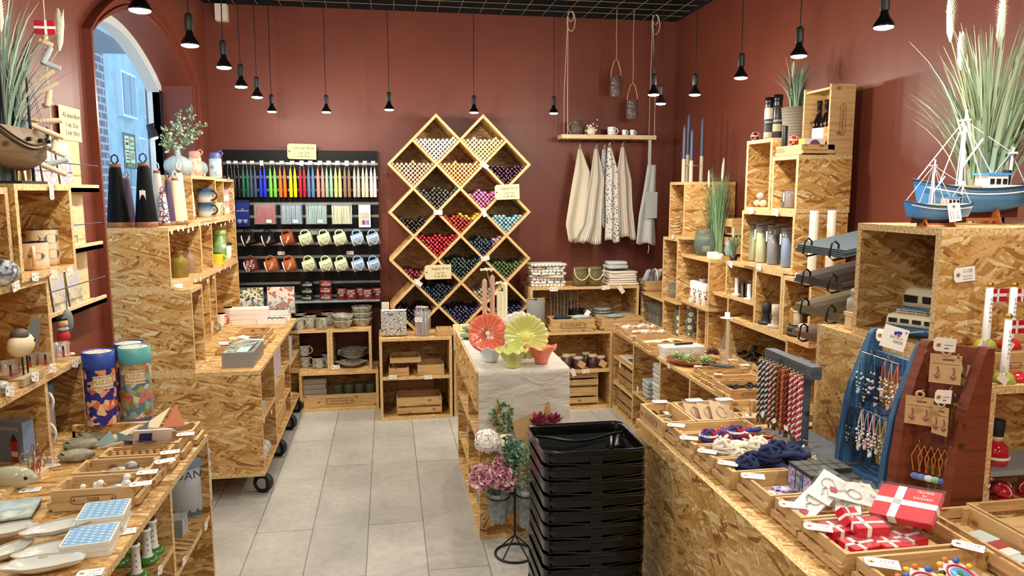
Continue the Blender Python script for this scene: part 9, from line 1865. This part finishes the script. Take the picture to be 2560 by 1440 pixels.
# ---- boats on top
zt_=zN1+.0005; HB=mt('4f9ce8',.3,coat=.3); HW=mt('eef0f0',.4); STW=pine_mat('boat_stand_wood','8a4420','a85c2c','6a3016')
def fishing(lb,x,y,rz,s,grp='model fishing boats'):
    t=thing('model_boat',lb,'model boat',(x,y,zt_),rz,grp); L,B_=.13*s,.032*s; z0=.05*s
    def hf(k):
        def fn(u,v):
            tt=2*u-1; w=B_*(1-abs(tt)**3.2)**.7*(.25 if abs(tt) > .999 else 1); a=(v-.5)*PI; keel=z0-.03*s+.012*s*tt*tt; sheer=z0+.018*s+.018*s*max(0,-tt)**2+.010*s*max(0,tt)**2
            c=abs(sin(a)); return (tt*L*(.86+.14*c),sin(a)*w*1.0,keel+(sheer-keel)*c**k)
        return fn
    mb=MB(); f=hf(1.7); mb.grid(f,36,14); e=[f(i/36,1) for i in range(37)]+[f(i/36,0) for i in range(36,-1,-1)]; mb.add([(a,b,c-.006*s) for a,b,c in e],[tuple(range(len(e)))],1); part('hull',mb,[HB,mt('a8835a',.6)],t)
    part('rubbing_strake',MB().tube([tuple(V3(f(i/30,.0))+V3((0,-.0008,-.010*s))) for i in range(2,29)],.0016*s,5).tube([tuple(V3(f(i/30,1.0))+V3((0,.0008,-.010*s))) for i in range(2,29)],.0016*s,5),HW,t)
    part('bulwark',MB().tube(e,.0022*s,5,closed=True),mt('24344a',.4),t); part('keel',MB().box(-L*.75,L*.8,-.003*s,.003*s,z0-.038*s,z0-.018*s),mt('4a1f18',.4),t)
    hx_=L*.32; part('wheelhouse',MB().box(hx_-.022*s,hx_+.022*s,-.017*s,.017*s,z0+.004*s,z0+.045*s),HW,t); part('wheelhouse_roof',MB().box(hx_-.026*s,hx_+.026*s,-.02*s,.02*s,z0+.045*s,z0+.049*s),HB,t)
    for k in range(3): part('window',MB().box(hx_-.018*s+.014*s*k,hx_-.009*s+.014*s*k,-.0185*s,-.017*s,z0+.028*s,z0+.038*s),WN,t)
    part('rear_deck_house',MB().box(L*.5,L*.86,-.014*s,.014*s,z0+.008*s,z0+.026*s),HW,t); part('funnel',MB().cyl((hx_+.032*s,0,z0+.02*s),(hx_+.034*s,0,z0+.055*s),.008*s,12),mt('22262c',.4),t)
    for nm,xx,hh in (('main_mast',-L*.22,.17),('rear_mast',L*.62,.1)):
        part(nm,MB().cyl((xx,0,z0),(xx+.004*s,0,z0+hh*s),.0036*s,8,r1=.0026*s),HW,t); part('cross_tree',MB().cyl((xx-.001*s,-.016*s,z0+hh*.88*s),(xx-.001*s,.016*s,z0+hh*.88*s),.0024*s,6),HW,t)
    M1=V3((-L*.22,0,z0+.15*s)); part('boom',MB().cyl((-L*.2,0,z0+.06*s),(L*.12,0,z0+.115*s),.0022*s,6),HW,t)
    for a in ((-L*.97,0,z0+.03*s),(-L*.45,-.025*s,z0+.012*s),(-L*.45,.025*s,z0+.012*s),(L*.05,-.025*s,z0+.012*s),(L*.05,.025*s,z0+.012*s),(L*.62,0,z0+.09*s),(L*.3,0,z0+.05*s)): part('rigging',MB().cyl(tuple(M1),a,.0011*s,5),HW,t)
    for a in ((L*.95,0,z0+.02*s),(L*.45,.02*s,z0+.04*s)): part('rigging',MB().cyl((L*.62,0,z0+.09*s),a,.0011*s,5),HW,t)
    for k in range(5): part('brass_fitting',MB().ell((-L*.7+L*.28*k,-.014*s,z0+.014*s+.0015),(.0028*s,)*3,8),GOLD,t)
    for xx in (-L*.45,L*.35): part('stand',MB().prism([(-.026*s,0),(.026*s,0),(.012*s,.03*s),(-.012*s,.03*s)],.006*s,ax='X',o=xx),STW,t)
    part('stand_rail',MB().box(-L*.45,L*.35,-.018*s,-.012*s,.006*s,.012*s).box(-L*.45,L*.35,.012*s,.018*s,.006*s,.012*s),STW,t)
    return t
b1=fishing('smaller blue model fishing boat with white rigging, at the front left',1.475,1.80,.0,.82); b2=fishing('larger blue model fishing boat, behind and to the right',1.70,1.945,.0,1.5)
b3=thing('model_sailing_boat','small white-sailed blue model boat at the right edge','model boat',(1.80,1.78,zt_)); part('hull',MB().ell((0,0,.05),(.07,.02,.02),20),HB,b3); part('mast',MB().cyl((0,0,.05),(0,0,.24),.003,8),HW,b3); part('sail',MB().prism([(.004,.08),(.004,.22),(.045,.09)],.002,ax='Y',o=-.001),HW,b3); part('stand',MB().box(-.03,.03,-.02,.02,0,.035),STW,b3)
ptag(b1,(1.495,1.765,zt_+.04),(0,-1,.1),(0,0,-1),.05,.15,h=.75); laytag(b2,2472,512,zt_+.03,.05,-.2)
grass('tall_grass_plant','very tall green grass plant with pale plumes behind the model boats',(1.82,2.035,zt_),.64,.24,280,[(2.6,.5,.56,.14,.013),(-2.2,.4,.52,.16,.014),(-2.9,.6,.46,.1,.012),(-.8,.5,.5,.14,.013)],group='artificial grass plants',seed=5,cols=('93a886','a9b99a','738b6a','c0cbb0'),droop=.4,r0=.06,bw=1.9)
grass('tall_grass_plant','second grass plant at the right edge, with shorter plumes',(2.03,1.9,zt_),.50,.2,150,[(3.6,.7,.30,.14,.015),(4.2,.9,.34,.12,.014),(5.4,.5,.26,.12,.014)],group='artificial grass plants',seed=6,cols=('93a886','a9b99a','738b6a','c0cbb0'),droop=.6,r0=.05,bw=1.8)
